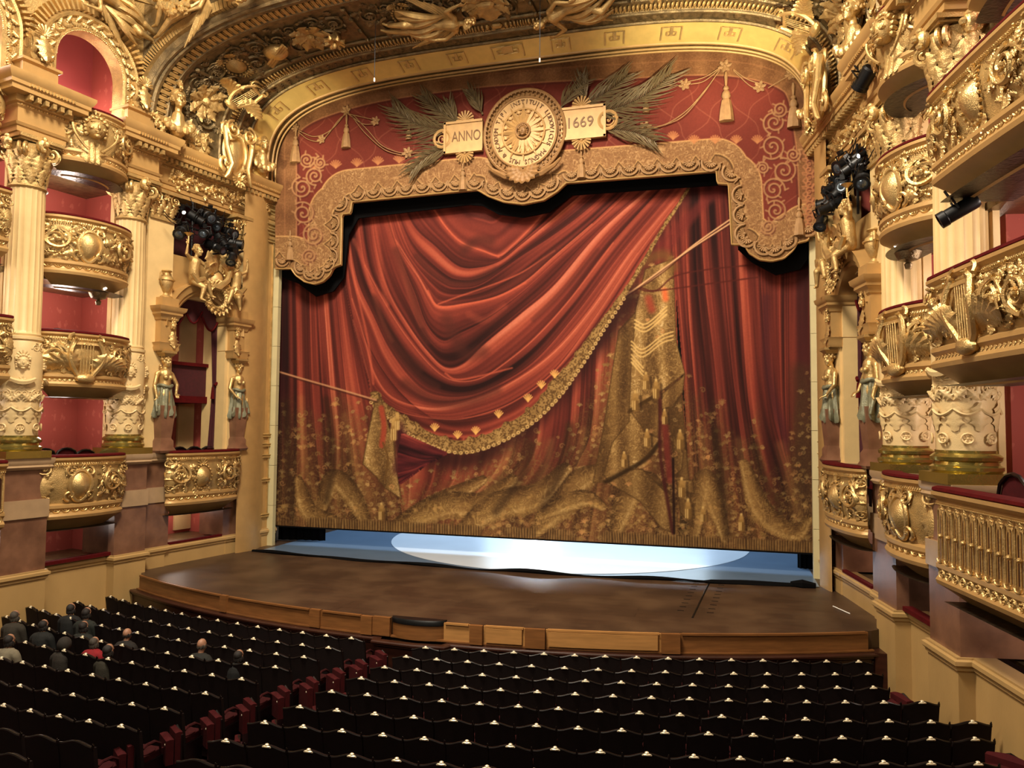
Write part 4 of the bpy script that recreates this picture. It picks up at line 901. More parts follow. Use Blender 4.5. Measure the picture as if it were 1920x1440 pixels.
# hanging thin cables with white tips
for (x, y, yy, lab) in ((702, 150, -3.2, 'left'), (1012, 113, -3.2, 'right')):
    p = on_y(x, y, yy); r = empty('hanging_cable', 'thin cable with a white tip hanging before the arch, the %s of the pair' % lab, 'cable', p)
    m = MB(); m.tube([p, p+[0, 0, 5]], .008, 5); part('wire', m, M['lens'], r); m = MB(); m.lathe([(.001, -.06), (.022, -.05), (.022, .05), (.001, .06)], 8, p); part('weight', m, M['white'], r)
# ============================================================ LEFT SIDE (later mirrored to the right)
SIDE = []            # roots and structures of one side
def S_(o): SIDE.append(o); return o
def sroot(name, label, cat, t, n, z, group=None): return S_(empty(name, label, cat, Wp(t, n, z), group))
def WS(mb): return mb.warp(Wv)
def swp(mb, path, prof, **k): return mb.sweep(path, prof, **k)
# ---------- masonry
def plan(nb, nc, t0=-.25): return [(t0, .0), (1.35, .0), (1.35, .08), (1.85, .08), (1.85, nb), (3.95, nb), (3.95, .1), (4.72, .1), (4.72, nc), (5.6, nc), (5.6, nb), (7.42, nb), (7.42, nc+.2), (8.4, nc+.2), (8.4, nb+.25), (12.2, nb+.25)]
m = MB(); swp(m, plan(.06, .34), [(-.3, -1.2), (.0, -1.2), (.0, .34), (.03, .36), (.03, .40), (.07, .44), (.07, .50), (.03, .52), (.03, .55), (-.3, .55)]); S_(struct('wall_left', WS(m), M['plinth'], 30, 'ochre painted plinth below the left boxes'))
def blk(mb, t0, t1, n0, n1, z0, z1): mb.box(((t0+t1)/2, (n0+n1)/2, (z0+z1)/2), (t1-t0, n1-n0, z1-z0))
m = MB()
for t0, t1, n in ((1.4, 1.95, .06), (3.85, 5.6, .08), (4.72, 5.6, .3), (7.42, 8.4, .5), (10.5, 11.6, .5)): blk(m, t0, t1, -.9, n, .55, 1.72); blk(m, t0, t1, -.9, n-.02, 2.12, 2.78)
S_(struct('wall_left.001', WS(m), M['pink'], 30, 'pink marble piers of the left wall'))
m = MB()
for t0, t1, n in ((1.38, 1.97, .09), (3.83, 5.62, .11), (4.70, 5.62, .34), (7.40, 8.42, .54), (10.48, 11.62, .54)):
    blk(m, t0, t1, -.9, n, 1.72, 2.12); swp(m, [(t0, -.8), (t0, n), (t1, n), (t1, -.8)], [(-.1, 2.78), (.0, 2.78), (.05, 2.84), (.02, 2.88), (.06, 2.95), (.06, 3.04), (-.1, 3.04)])
S_(struct('trim_1', WS(m), M['band'], 30, 'pale marble bands of the left wall'))
m = MB()     # cream upper masonry
blk(m, 1.35, 1.87, -.5, .05, 3.04, 9.35); blk(m, 3.93, 4.72, -.5, .03, 3.04, 9.35); blk(m, 4.7, 5.45, -.5, -.35, 3.04, 10.2); blk(m, 7.7, 8.2, -.3, -.2, 3.04, 10.2); blk(m, 10.8, 11.5, -.4, -.1, 3.04, 10.2)
blk(m, 1.87, 3.93, -.5, -.12, 7.35, 8.45)
S_(struct('wall_left.002', WS(m), M['stone'], 30, 'cream stone piers of the left wall'))
# proscenium pilaster with panel mouldings
m = MB(); blk(m, -.2, 1.36, -.5, -.02, -0.02, 11.5)
S_(struct('wall_left.003', WS(m), M['goldflat'], 30, 'ochre gilt wall strip beside the proscenium'))
m = MB()
for t in (.06, .14, .95, 1.03): blk(m, t, t+.035, -.03, .03, 1.0, 9.6)
for z in (.9, 9.6, 2.0, 2.75, 3.1, 3.4): swp(m, [(-.2, 0), (1.36, 0)], [(-.02, z), (.05, z+.02), (.03, z+.06), (.07, z+.1), (-.02, z+.14)])
for z in (9.85, 10.05, 10.5, 11.3): swp(m, [(-.2, 0), (1.36, 0)], [(-.02, z), (.04, z+.02), (.03, z+.08), (.09, z+.12), (.09, z+.17), (-.02, z+.2)])
S_(struct('trim_2', WS(m), M['gold'], 30, 'gilt mouldings beside the proscenium, left'))
# inside of the boxes
m = MB(); blk(m, 1.0, 12.5, -1.95, -1.85, .5, 15.5)
for t in (5.15, 7.9): blk(m, t-.08, t+.08, -1.9, -.5, .5, 15)
blk(m, 4.1, 4.25, -1.9, -.5, .5, 10.2); blk(m, 1.35, 1.5, -1.9, -.5, .5, 10.2)
S_(struct('wall_left.004', WS(m), M['damask'], 30, 'red damask walls inside the left boxes'))
m = MB()
for z in (1.75, 4.75, 7.3, 10.0):
    blk(m, 5.2, 12.2, -1.9, -.1, z-.12, z)
    if z < 9: blk(m, 1.5, 4.1, -1.9, -.2, z-.1, z) if z < 2 else None
blk(m, 1.5, 4.1, -1.9, -.3, 8.35, 8.45); blk(m, 1.5, 4.1, -1.9, -.3, 10.2, 10.3); blk(m, 1.4, 12, -1.9, -.3, .45, .5)
S_(struct('floor_left', WS(m), M['golddk'], 30, 'floors and ceilings of the left boxes'))
# ---------- columns
def column(t, n, lab, deep=False):
    c = Wp(t, n, 3.04); r = sroot('fluted_column', 'tall fluted cream column on the left side wall, %s' % lab, 'column', t, n, 3.04)
    m = MB(); m.box((0, 0, .08), (.98, .98, .16)); m.lathe([(.47, .16), (.5, .2), (.5, .25), (.45, .28), (.44, .33), (.48, .35), (.49, .4), (.45, .44), (.42, .46), (.42, .5)], 40)
    a = math.atan2(-.9847, -.1745)
    R = Rz(math.atan2(TU[1], -TU[0])); m.warp(lambda V: V@R.T+c); part('base', m, M['bronze'], r)
    m = MB(); m.lathe([(.40, .5), (.405, .8), (.43, 1.5), (.45, 2.2), (.42, 2.55), (.40, 2.6), (.44, 2.62), (.44, 2.68), (.39, 2.70)], 40); m.warp(lambda V: V+c); dr = part('carved_drum', m, M['stonecv'], r)
    cyl = lambda V, z0=0: np.c_[c[0]+(.42+V[:, 2])*np.cos(V[:, 0]/.42+PHI), c[1]+(.42+V[:, 2])*np.sin(V[:, 0]/.42+PHI), c[2]+V[:, 1]+z0]
    PHI = math.atan2(-.55, .83)
    m = MB()
    for k in range(8):
        u = 2*PI*.42*k/8; loc(m, K['flower'], u, .68, 0, .075); ring_ = np.linspace(0, 2*PI, 13); m.tube(np.c_[u+.075*np.cos(ring_), .68+.075*np.sin(ring_), np.full(13, .03)], .017, 4, False)
        loc(m, K['leaf'], u+.165, .78, PI/2, .42, sh=.16); loc(m, K['leaf'], u+.165, 1.25, PI/2+.8, .22); loc(m, K['leaf'], u+.165, 1.25, PI/2-.8, .22)
        loc(m, K['scroll'], u+.06, 1.42, 0, .085); loc(m, K['scroll'], u-.06, 1.42, 0, .085, True)
        P = [(u+.165*(q-1), 1.12-.09*math.sin(PI*q/2.0)*1.0, .05) for q in np.linspace(0, 2, 9)]; m.tube(P, .022, 4)
    for k in range(4):
        u = 2*PI*.42*k/4; loc(m, K['flower'], u, 1.72, .3, .08); loc(m, K['shell'], u, 1.56, 0, .16); loc(m, K['mask'], u, 2.1, 0, .27)
        P = [(u+x, 1.82-.16*math.cos(PI*x/.6), .09) for x in np.linspace(-.22, .22, 9)]; m.tube(P, [.03+.03*math.sin(PI*q/8) for q in range(9)], 5)
        loc(m, K['scroll'], u+.25, 2.45, 0, .1); loc(m, K['scroll'], u+.42, 2.45, 0, .1, True)
    m.warp(cyl); part('carved_ornament', m, M['stonecv'], dr)
    m = MB(); fl = lambda Rr, th, z: Rr*(1-.055*(np.abs(np.cos(th*10))**.6)*((z > 2.78) & (z < 6.0)))
    m.lathe([(.395, 2.7), (.41, 2.74), (.38, 2.77), (.375, 2.82), (.372, 4.2), (.355, 5.96), (.36, 6.02)], 200, (0, 0, 0), fl); m.warp(lambda V: V+c); part('fluted_shaft', m, M['stone'], r, ang=50)
    m = MB(); m.lathe([(.36, 6.0), (.4, 6.04), (.36, 6.1), (.345, 6.14), (.34, 6.45), (.37, 6.75), (.47, 6.98)], 36)
    m.warp(lambda V: V+c); cap = part('capital', m, M['gold'], r)
    m = MB(); cy2 = lambda V: np.c_[c[0]+(.36+V[:, 2])*np.cos(V[:, 0]/.36+PHI), c[1]+(.36+V[:, 2])*np.sin(V[:, 0]/.36+PHI), c[2]+V[:, 1]]
    for row, (z, L, k0) in enumerate(((6.1, .34, 0), (6.3, .42, .5), (6.5, .40, 0))):
        for k in range(10): loc(m, K['leaf'], 2*PI*.36*(k+k0)/10, z, PI/2, L, sh=L*(.75 if row else .5))
    m.warp(cy2); part('acanthus_leaves', m, M['gold'], cap)
    m = MB(); A = Rz(math.atan2(TU[1], -TU[0]))
    for q in range(4):
        a = PI/4+q*PI/2; d = A@np.array([math.cos(a), math.sin(a), 0])
        for s in (-1, 1):
            tt = np.linspace(0, 1, 26); th = -PI/2+2*PI*1.5*tt; rr = .15*(1-.85*tt)
            pr = A@np.array([-math.sin(a), math.cos(a), 0]); base = c+d*.46+pr*s*.05+np.array([0, 0, 6.86])
            P = np.array([base+d*(rr[i]*math.cos(th[i]))+np.array([0, 0, rr[i]*math.sin(th[i])])+pr*s*.03*tt[i] for i in range(26)]); m.tube(P, .045*(1-.5*tt), 6)
    for q in range(4):
        a = q*PI/2; d = A@np.array([math.cos(a), math.sin(a), 0]); p = c+d*.47+np.array([0, 0, 6.98]); m.ell(p, (.13, .13, .16)); 
        for k in range(5): aa = 2*PI*k/5; m.ell(p+np.array([0, 0, 0])+A@np.array([0, .12*math.cos(aa), .12*math.sin(aa)])+d*.03, .07, 7, 5)
    part('volutes', m, M['goldhi'], cap)
    m = MB(); m.box((0, 0, 7.04), (.9, .9, .05)); m.box((0, 0, 7.1), (1.0, 1.0, .08)); m.warp(lambda V: V@A.T+c); part('abacus', m, M['gold'], cap)
column(5.15, -.1, 'beside the stage box'); column(7.95, .15, 'farther from the stage')
def pilcap(t0, t1, n, lab):
    r = sroot('pilaster_capital', 'gilt acanthus capital of the flat pilaster on the left wall, %s' % lab, 'capital', (t0+t1)/2, n, 9.2); m = MB()
    blk(m, t0-.02, t1+.02, n-.4, n+.06, 9.3, 9.38); blk(m, t0+.03, t1-.03, n-.4, n, 9.38, 10.0); blk(m, t0-.06, t1+.06, n-.4, n+.22, 10.0, 10.1); part('block', WS(m), M['gold'], r)
    m = MB(); w_ = t1-t0; k = max(3, int(w_/.17))
    for row, (z, L) in enumerate(((9.38, .32), (9.55, .36))):
        for i in range(k+row): loc(m, K['leaf'], t0+w_*(i+.5*(1-row))/k, z, PI/2, L, sh=L*.7)
    for s, x in ((False, t0+.1), (True, t1-.1)): loc(m, K['scroll'], x, 9.88, 0, .15, s, h=.1, sh=.25)
    loc(m, K['flower'], (t0+t1)/2, 9.93, 0, .12, h=.15); m.warp(Wrel(0, 0, n)); part('leaves', m, M['goldhi'], r)
pilcap(3.93, 4.7, .03, 'beside the nearest column'); pilcap(1.35, 1.87, .05, 'beside the proscenium')
# ---------- entablature
prof = [(-.5, 10.1), (0, 10.1), (0, 10.2), (.03, 10.21), (.03, 10.33), (.06, 10.34), (.09, 10.4), (.02, 10.42), (.02, 10.74), (.06, 10.78), (.06, 10.82), (.12, 10.84), (.12, 10.98), (.34, 11.0), (.34, 11.1), (.38, 11.12), (.38, 11.2), (.42, 11.25), (.46, 11.34), (.46, 11.4), (-.5, 11.4)]
EA = [(-.15, .0), (4.55, .0), (4.55, .12), (4.74, .12), (4.74, .32), (5.6, .32), (5.6, -.6)]; EB = [(7.4, -.6), (7.4, .52), (8.44, .52), (8.44, -.6)]
r = sroot('entablature', 'long gilt entablature with modillions running above the left stage box', 'entablature', 2.5, 0, 10.1); m = MB(); swp(m, EA, prof); part('moulding', WS(m), M['goldflat'], r)
r2 = sroot('entablature_block', 'gilt entablature block over the column farther from the stage, left wall', 'entablature', 7.9, .5, 10.1); m = MB(); swp(m, EB, prof); part('moulding', WS(m), M['goldflat'], r2)
def along(path, off, st, z):  # stations on a stepped path
    out = []
    for (a, b), (c_, d) in zip(path[:-1], path[1:]):
        L = math.hypot(c_-a, d-b); k = int(L/st+.5)
        for i in range(k): f = (i+.5)/k; dx, dy = (c_-a)/L, (d-b)/L; out.append((a+(c_-a)*f-dy*off, b+(d-b)*f+dx*off, math.atan2(dy, dx), z))
    return out
for rr, P in ((r, EA[:-1]), (r2, EB[1:3])):
    m = MB()
    for a, b, th, z in along(P, .22, .16, 10.92): m.box((a, b, z), (.085, .2, .11), Rz(th))
    part('modillions', WS(m), M['gold'], rr, kind='stuff'); m = MB()
    for a, b, th, z in along(P, .39, .075, 11.16): m.box((a, b, z), (.045, .03, .06), Rz(th))
    for a, b, th, z in along(P, .07, .06, 10.80): m.ell((a, b, z), .022, 5, 4)
    part('dentils', WS(m), M['goldhi'], rr, kind='stuff')
r3 = sroot('frieze_garland', 'gilt fruit and leaf garland along the frieze above the left stage box', 'garland', 2.5, .05, 10.5); m = MB()
for i in range(62):
    u = .5+3.6*i/61; v = 10.55+.11*math.sin(i*.42)+.02*math.cos(i*2.1)
    loc(m, K['leaf'], u, v, i*1.7, .24, sh=.3); loc(m, K['flower'], u, v-.03, i, .085, h=.05) if i % 2 else m.ell((u, v, .09), (.065, .065, .08), 6, 5)
for u in (.7, 2.3, 3.9): loc(m, K['flower'], u, 10.58, .2, .22, sh=.3); loc(m, K['shell'], u, 10.6, 0, .2, h=.1)
part('foliage', m.warp(Wrel(0, 0, .0)), M['goldhi'], r3)
# ---------- balconies
def balcony(lab, t0, t1, n0, B, z0, z1, orn, pw=.6, off=.0, rail=True, cart=.62, glow=True):
    r = sroot('box_balcony', lab, 'balcony', (t0+t1)/2, n0, z0)
    s = np.linspace(0, 1, 65); P = np.c_[t0+(t1-t0)*s, n0+B*np.sin(PI*s)**pw]; L = np.r_[0, np.cumsum(np.hypot(*np.diff(P, axis=0).T))]; T = L[-1]; H = z1-z0
    D = np.gradient(P, axis=0); D /= np.hypot(D[:, 0], D[:, 1])[:, None]
    def prf(v): # belly of the panel (v from 0 bottom to 1 top)
        if orn == 'balusters': return .05+0*v
        return .03+.10*np.sin(PI*np.clip((v-.2)/.75, 0, 1))**1.2+.05*(v > .86)
    def wf(V):
        u = np.clip(V[:, 0], 0, T); a = np.interp(u, L, P[:, 0]); b = np.interp(u, L, P[:, 1]); dx = np.interp(u, L, D[:, 0]); dy = np.interp(u, L, D[:, 1]); o = V[:, 2]+prf((V[:, 1])/H)
        return Wv(np.c_[a-dy*o, b+dx*o, z0+V[:, 1]])
    m = MB(); vs = np.linspace(.02, .98, 12)*H; us = np.linspace(0, T, 60); m.grid(np.array([[(u, v, 0) for u in us] for v in vs])); m.warp(wf); pn = part('front_panel', m, M['gold'] if orn != 'balusters' else M['goldflat'], r)
    prof2 = [(-.35, -.30), (-.28, -.26), (-.1, -.16), (.02, -.1), (.09, -.07), (.11, -.02), (.08, .02), (.05, .03), (.04, .07), (.07, .09), (.10, .12), (.10, .17), (.03, .20), (-.05, .2)]
    q = [(max(a, -.3) if False else a, b) for a, b in prof2]
    m = MB(); m.sweep(P, [(a, z0+b*H) for a, b in q], cap=False); part('base_moulding', WS(m), M['goldflat'], r)
    m = MB(); m.sweep(P, [(-.08, z0+.84*H), (.07, z0+.85*H), (.09, z0+.88*H), (.06, z0+.90*H), (.12, z0+.94*H), (.15, z0+.96*H), (.15, z0+H), (-.12, z0+H)], cap=False); part('top_moulding', WS(m), M['goldflat'], r)
    m = MB(); m.sweep(P, [(-.2, z0+H), (.11, z0+H), (.14, z0+H+.02), (.13, z0+H+.06), (.05, z0+H+.08), (-.2, z0+H+.06)], cap=False); part('velvet_rail', WS(m), M['velvet'], r)
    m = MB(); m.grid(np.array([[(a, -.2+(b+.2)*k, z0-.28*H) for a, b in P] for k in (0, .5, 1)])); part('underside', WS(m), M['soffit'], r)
    m = MB()
    if orn != 'balusters': guilloche(m, .03, T-.03, .10*H, .14*H) if orn != 'lyre' else leafband(m, .02, T-.02, .10*H, .14*H)
    else: guilloche(m, .03, T-.03, .06*H, .15*H)
    m.warp(wf); part('lower_band', m, M['goldhi'], r, kind='stuff')
    m = MB(); beads(m, [(u, .855*H, .04) for u in np.linspace(.02, T-.02, 9)], .014*H/1.1, 2.3); leafband(m, 0, T, .905*H, .05*H, w=.8); m.warp(wf); part('beading', m, M['goldhi'], r, kind='stuff')
    if orn == 'balusters':
        n = int(T/.21)
        for i in range(n):
            u = T*(i+.5)/n; m = MB(); b0, b1 = .22*H, .76*H
            for sg in (-1, 1): m.tube([(u+sg*.055, b0+(b1-.04-b0)*k/8, .03) for k in range(9)]+[(u+sg*.03, b1+.03, .04), (u, b1+.055, .045)], .013, 5)
            m.tube([(u+.105, b0+(b1-b0)*k/8, .015) for k in range(9)], .020, 6); m.ell((u+.105, .50*H, .075), (.034, .034, .034), 8, 6); loc(m, K['flower'], u+.105, b1+.05, 0, .06, h=.03); loc(m, K['leaf'], u+.105, b0-.05, PI/2, .10, sh=.07)
            t = np.linspace(PI, 2*PI, 7); m.tube(np.c_[u+.07*np.cos(t), b0+.01+.06*np.sin(t), np.full(7, .045)], .014, 5); loc(m, K['shell'], u, b1+.06, 0, .06)
            m.warp(wf); part('baluster', m, M['goldhi'], pn)
        for i in range(n): u = T*(i+.5)/n; m = MB(); vv_ = np.linspace(.24*H, .77*H, 12); m.grid(np.array([[(u+sg*.044*(1 if v_ < .70*H else math.sqrt(max(0, 1-((v_-.70*H)/(.07*H))**2))), v_, .006) for sg in (-1, -.3, .3, 1)] for v_ in vv_])); m.warp(wf); part('dark_opening', m, M['dkwood'], pn)
        return r
    c = T*cart; w_ = .30*H
    for a, b, f, nm in ((.06*T, c-w_*1.2, 1, 'scroll_ornament'), (c+w_*1.2, .95*T, -1, 'scroll_ornament')):
        if b-a > .25: m = MB(); rinceau(m, a, b, .24*H, .82*H, f); m.warp(wf); part(nm, m, M['goldhi'], pn)
    m = MB()
    if orn == 'shield': loc(m, K['shield'], c,   .48*H, 0, .28*H, sh=.26*H); [loc(m, K['leaf'], c+.2*H*math.cos(a), .48*H+.3*H*math.sin(a), a, .24*H, sh=.2*H) for a in (.3, .9, 2.2, 2.8, 3.5, -.4)]
    elif orn == 'oval': loc(m, K['shield' if t0 < 6 and t0 > 5 else 'oval'], c, .50*H, 0, .27*H, sh=.26*H)
    elif orn == 'lyre': loc(m, K['lyre'], c, .48*H, 0, .52*H, sh=.5*H)
    elif orn == 'mask':
        loc(m, K['mask'], c, .62*H, 0, .38*H, sh=.5*H); t = np.linspace(0, 1, 9)
        for s in (-1, 1): m.tube(np.c_[c+s*(.34-.24*t**2)*H, .62*H-.45*H*t, .14*H+.02*t], .022*H, 6); beads(m, [(c+s*.42*H, .7*H, .1), (c+s*.45*H, .4*H, .12)], .03*H)
        for k in range(3): loc(m, K['leaf'], c+(k-1)*.1*H, .38*H, -PI/2, .42*H, sh=.3)
    m.warp(wf); part({'shield': 'cartouche', 'oval': 'cartouche', 'lyre': 'lyre', 'mask': 'mask'}[orn], m, M['gold'] if orn == 'mask' else M['goldhi'], pn)
    for uu, fl in ((.03*T, False), (.97*T, True)):   # end consoles
        m = MB(); loc(m, K['scroll'], uu, .80*H, 0, .10*H, fl, h=.05, sh=.16); loc(m, K['scroll'], uu, .28*H, PI, .08*H, fl, h=.04, sh=.14); loc(m, K['leaf'], uu, .7*H, -PI/2, .38*H, sh=.2); m.warp(wf); part('end_console', m, M['gold'], pn)
    return r
balcony('gilt first-tier box balcony with a shield cartouche between the two columns, left wall', 5.55, 7.5, .33, .22, 1.72, 3.02, 'oval', .7)
balcony('gilt second-tier box balcony with a lyre between the two columns, left wall', 5.5, 7.5, .22, .38, 4.74, 5.9, 'lyre', .6)
balcony('gilt third-tier box balcony with a shield between the two columns, left wall', 5.5, 7.5, .12, .50, 7.36, 8.62, 'shield', .55)
balcony('gilt top-tier box balcony with a draped mask between the two columns, left wall', 5.58, 7.42, .08, .55, 10.05, 11.25, 'mask', .6)
balcony('gilt stage-box balcony with a beaded cartouche under the caryatids, left wall', 1.75, 4.05, .22, .25, 1.72, 3.02, 'oval', .45)
balcony('long gilt balustrade of the first tier beyond the far column, left wall', 8.55, 11.4, .78, .0, 1.72, 2.96, 'balusters', .4)
balcony('gilt second-tier balcony with a large lyre beyond the far column, left wall', 8.6, 11.4, .80, .04, 4.82, 6.02, 'lyre', .5, cart=.42)
balcony('gilt third-tier balcony with a beaded cartouche beyond the far column, left wall', 8.75, 11.4, .80, .04, 7.5, 8.72, 'oval', .5, cart=.5)
balcony('gilt top-tier balcony beyond the far column, left wall', 8.7, 10.9, .2, .2, 10.15, 11.25, 'shield', .6)
m = MB(); blk(m, 5.6, 7.4, .02, .2, .55, .63); S_(single('velvet_ledge', WS(m), M['velvet'], 'red velvet ledge of the ground-level box between the two columns, left wall', 'ledge', Wp(6.5, .1, .55)))
m = MB(); blk(m, 2.0, 3.8, .0, .1, .55, .61); S_(single('velvet_ledge', WS(m), M['velvet'], 'red velvet ledge of the ground-level stage box, left wall', 'ledge', Wp(2.9, .1, .55)))
# box chairs whose dark backs show over the rails
def boxchair(t, n, z, lab, w=.44, h=.16):
    r = sroot('box_chair', lab, 'chair', t, n, z-.9, 'box chairs whose backs show over the balcony rails'); P = [(t-w/2, n, z-.45), (t-w/2, n, z), (t-w*.42, n, z+h*.6), (t-w*.2, n, z+h), (t, n, z+h*1.1), (t+w*.2, n, z+h), (t+w*.42, n, z+h*.6), (t+w/2, n, z), (t+w/2, n, z-.45)]
    m = MB(); m.tube(P, .028, 6); part('back_frame', WS(m), M['seatwood'], r)
    m = MB(); m.grid(np.array([[(a, n-.02, z-.45) for a, _, _ in P[1:-1]], [(a, n-.03, b) for a, _, b in P[1:-1]]])); part('backrest', WS(m), M['seatvel'], r)
    m = MB(); blk(m, t-w/2, t+w/2, n-.42, n-.02, z-.5, z-.42); part('seat', WS(m), M['velvet'], r)
    for a, b in ((t-w*.42, n-.04), (t+w*.42, n-.04), (t-w*.42, n-.38), (t+w*.42, n-.38)): m = MB(); m.tube([(a, b, z-.9), (a, b, z-.5)], .02, 6); part('leg', WS(m), M['seatwood'], r)
for t, n, z, lab in ((7.0, -.35, 3.05, 'nearest the far column, first-tier box'), (6.45, -.38, 3.05, 'middle one of three, first-tier box'), (5.95, -.4, 3.0, 'nearest the stage-side column, first-tier box'),
                     (7.0, -.2, 8.6, 'third-tier box'), (6.9, -.2, 5.9, 'second-tier box'), (6.05, -.05, 11.2, 'stage-side one in the top-tier box'), (6.8, -.05, 11.2, 'far one in the top-tier box'),
                     (2.2, -.35, 3.0, 'stage end of the stage box'), (2.7, -.35, 3.0, 'middle of the stage box'), (3.2, -.35, 3.0, 'column end of the stage box'), (9.6, .35, 2.95, 'first tier beyond the far column'), (9.6, .25, 5.95, 'second tier beyond the far column')):
    boxchair(t, n, z, 'dark red box chair behind the rail, %s, left wall' % lab, .5 if t < 9 else .75, .14 if t < 9 else .3)
# ---------- portal of the stage box
por = sroot('stage_box_portal', 'gilt portal with broken arched pediment framing the left stage box', 'portal', 2.9, .2, 5.75)
for a, b in ((1.42, 1.95), (3.9, 4.45)):
    m = MB(); blk(m, a, b, -.35, .28, 5.82, 5.98); swp(m, [(a, -.3), (a, .28), (b, .28), (b, -.3)], [(0, 5.75), (.03, 5.82), (.02, 5.9), (.06, 5.98), (-.04, 6.0)]); blk(m, a+.03, b-.03, -.35, .24, 6.0, 6.62)
    swp(m, [(a, -.3), (a, .28), (b, .28), (b, -.3)], [(-.06, 6.55), (.0, 6.6), (.02, 6.68), (.08, 6.74), (.08, 6.8), (.14, 6.86), (.16, 6.95), (-.06, 6.96)]); blk(m, a+.02, b-.02, -.35, .3, 6.95, 7.2)
    jb = part('jamb_block', WS(m), M['goldflat'], por); m = MB(); loc(m, K['mask'], (a+b)/2-(.12 if a > 3 else -.12), 6.45, 0, .17, h=.26); loc(m, K['leaf'], (a+b)/2-(.12 if a > 3 else -.12), 6.3, -PI/2, .45, h=.26, sh=.3); loc(m, K['flower'], (a+b)/2-(.12 if a > 3 else -.12), 6.62, 0, .12, h=.28)
    part('mask_ornament', m.warp(Wrel(0, 0, 0)), M['goldhi'], jb)
th = np.linspace(.06, PI-.06, 33); cz, RR_ = 6.35, 1.02
m = MB(); pr = [(0, -.3), (0, .12), (.05, .16), (.10, .16), (.14, .22), (.22, .24), (.30, .26), (.34, .30), (.34, -.3)]
m.grid(np.array([[(2.92+(RR_+a)*math.cos(t), b, cz+(RR_+a)*1.08*math.sin(t)) for a, b in pr] for t in th])); arch_ = part('arch', WS(m), M['goldflat'], por)
m = MB()   # spandrel wall above the arch
th2 = np.linspace(0, PI, 41); m.grid(np.array([[(2.92+(RR_+.1)*math.cos(t), -.1, cz+(RR_+.1)*1.08*math.sin(t)), (np.clip(2.92+2.4*math.cos(t), 1.86, 3.94), -.1, 8.5 if abs(math.cos(t)) < .8 else cz+2.2*math.sin(t))] for t in th2])); part('spandrel', WS(m), M['goldflat'], por)
for a, b in ((1.87, 2.0), (3.84, 3.95)): m = MB(); blk(m, a, b, -.9, .0, 3.04, 6.9); part('jamb_lining', WS(m), M['stone'], por)
# wreath with swag at the crown
m = MB(); 
for i in range(40):
    a = 2*PI*i/40; loc(m, K['leaf'], 2.72+.36*math.cos(a), 7.42+.36*math.sin(a), a+PI/2+.5*(-1)**i, .24, h=.38, sh=.35); 
    if i % 3 == 0: m.ell((2.72+.36*math.cos(a), 7.42+.36*math.sin(a), .46), .05, 6, 5)
S_(single('laurel_wreath', m.warp(Wrel(0, 0, 0)), M['gold'], 'gilt laurel wreath hanging at the crown of the left stage-box arch', 'wreath', Wp(2.72, .4, 7.42)))
sh = sroot('crest_shield', 'gilt crest with palm leaves and ribbons above the left stage-box arch', 'crest', 2.6, .2, 7.9); m = MB(); loc(m, K['oval'], 2.6, 7.95, 0, .38, h=.2, sh=.4); part('shield', m.warp(Wrel(0, 0, 0)), M['goldflat'], sh); m = MB()
for k, (a, L) in enumerate(((2.2, .7), (1.9, .75), (1.2, .7), (.9, .65), (2.6, .5), (.5, .5), (-.6, .5), (-2.5, .5))): loc(m, K['leaf'], 2.6+.2*math.cos(a), 8.0+.2*math.sin(a), a, L, h=.3, sh=.5)
m.tube([(2.25, 8.3, .42), (2.45, 7.95, .5), (2.75, 7.7, .5), (3.0, 7.75, .42)], [.05, .09, .1, .05], 6); part('palms', m.warp(Wrel(0, 0, 0)), M['goldhi'], sh)
def urn(t, n, z, s, lab):
    r = sroot('gilt_urn', lab, 'urn', t, n, z); c = Wp(t, n, z); m = MB(); m.lathe([(.001, 0), (.16, 0), (.17, .05), (.09, .09), (.06, .15), (.1, .2), (.17, .35), (.2, .5), (.17, .58), (.1, .63), (.09, .7), (.15, .74), (.13, .77), (.03, .78), (.001, .77)], 24); m.warp(lambda V: V*s+c); part('body', m, M['gold'], r)
    for k in (-1, 1):
        m = MB(); m.tube([(k*.12*TU[0], k*.12*TU[1], .68), (k*.26*TU[0], k*.26*TU[1], .66), (k*.28*TU[0], k*.28*TU[1], .5), (k*.17*TU[0], k*.17*TU[1], .35)], .03, 6); m.warp(lambda V: V*s+c); part('handle', m, M['gold'], r)
    m = MB(); m.tube([(.21*math.cos(a), .21*math.sin(a), .5) for a in np.linspace(0, 2*PI, 25)], .02, 5, False); m.warp(lambda V: V*s+c); part('band', m, M['goldhi'], r)
urn(4.15, .05, 7.2, 1.0, 'gilt two-handled urn on the column-side pedestal of the left stage-box portal'); urn(1.66, .05, 7.2, 1.0, 'gilt two-handled urn on the stage-side pedestal of the left stage-box portal')
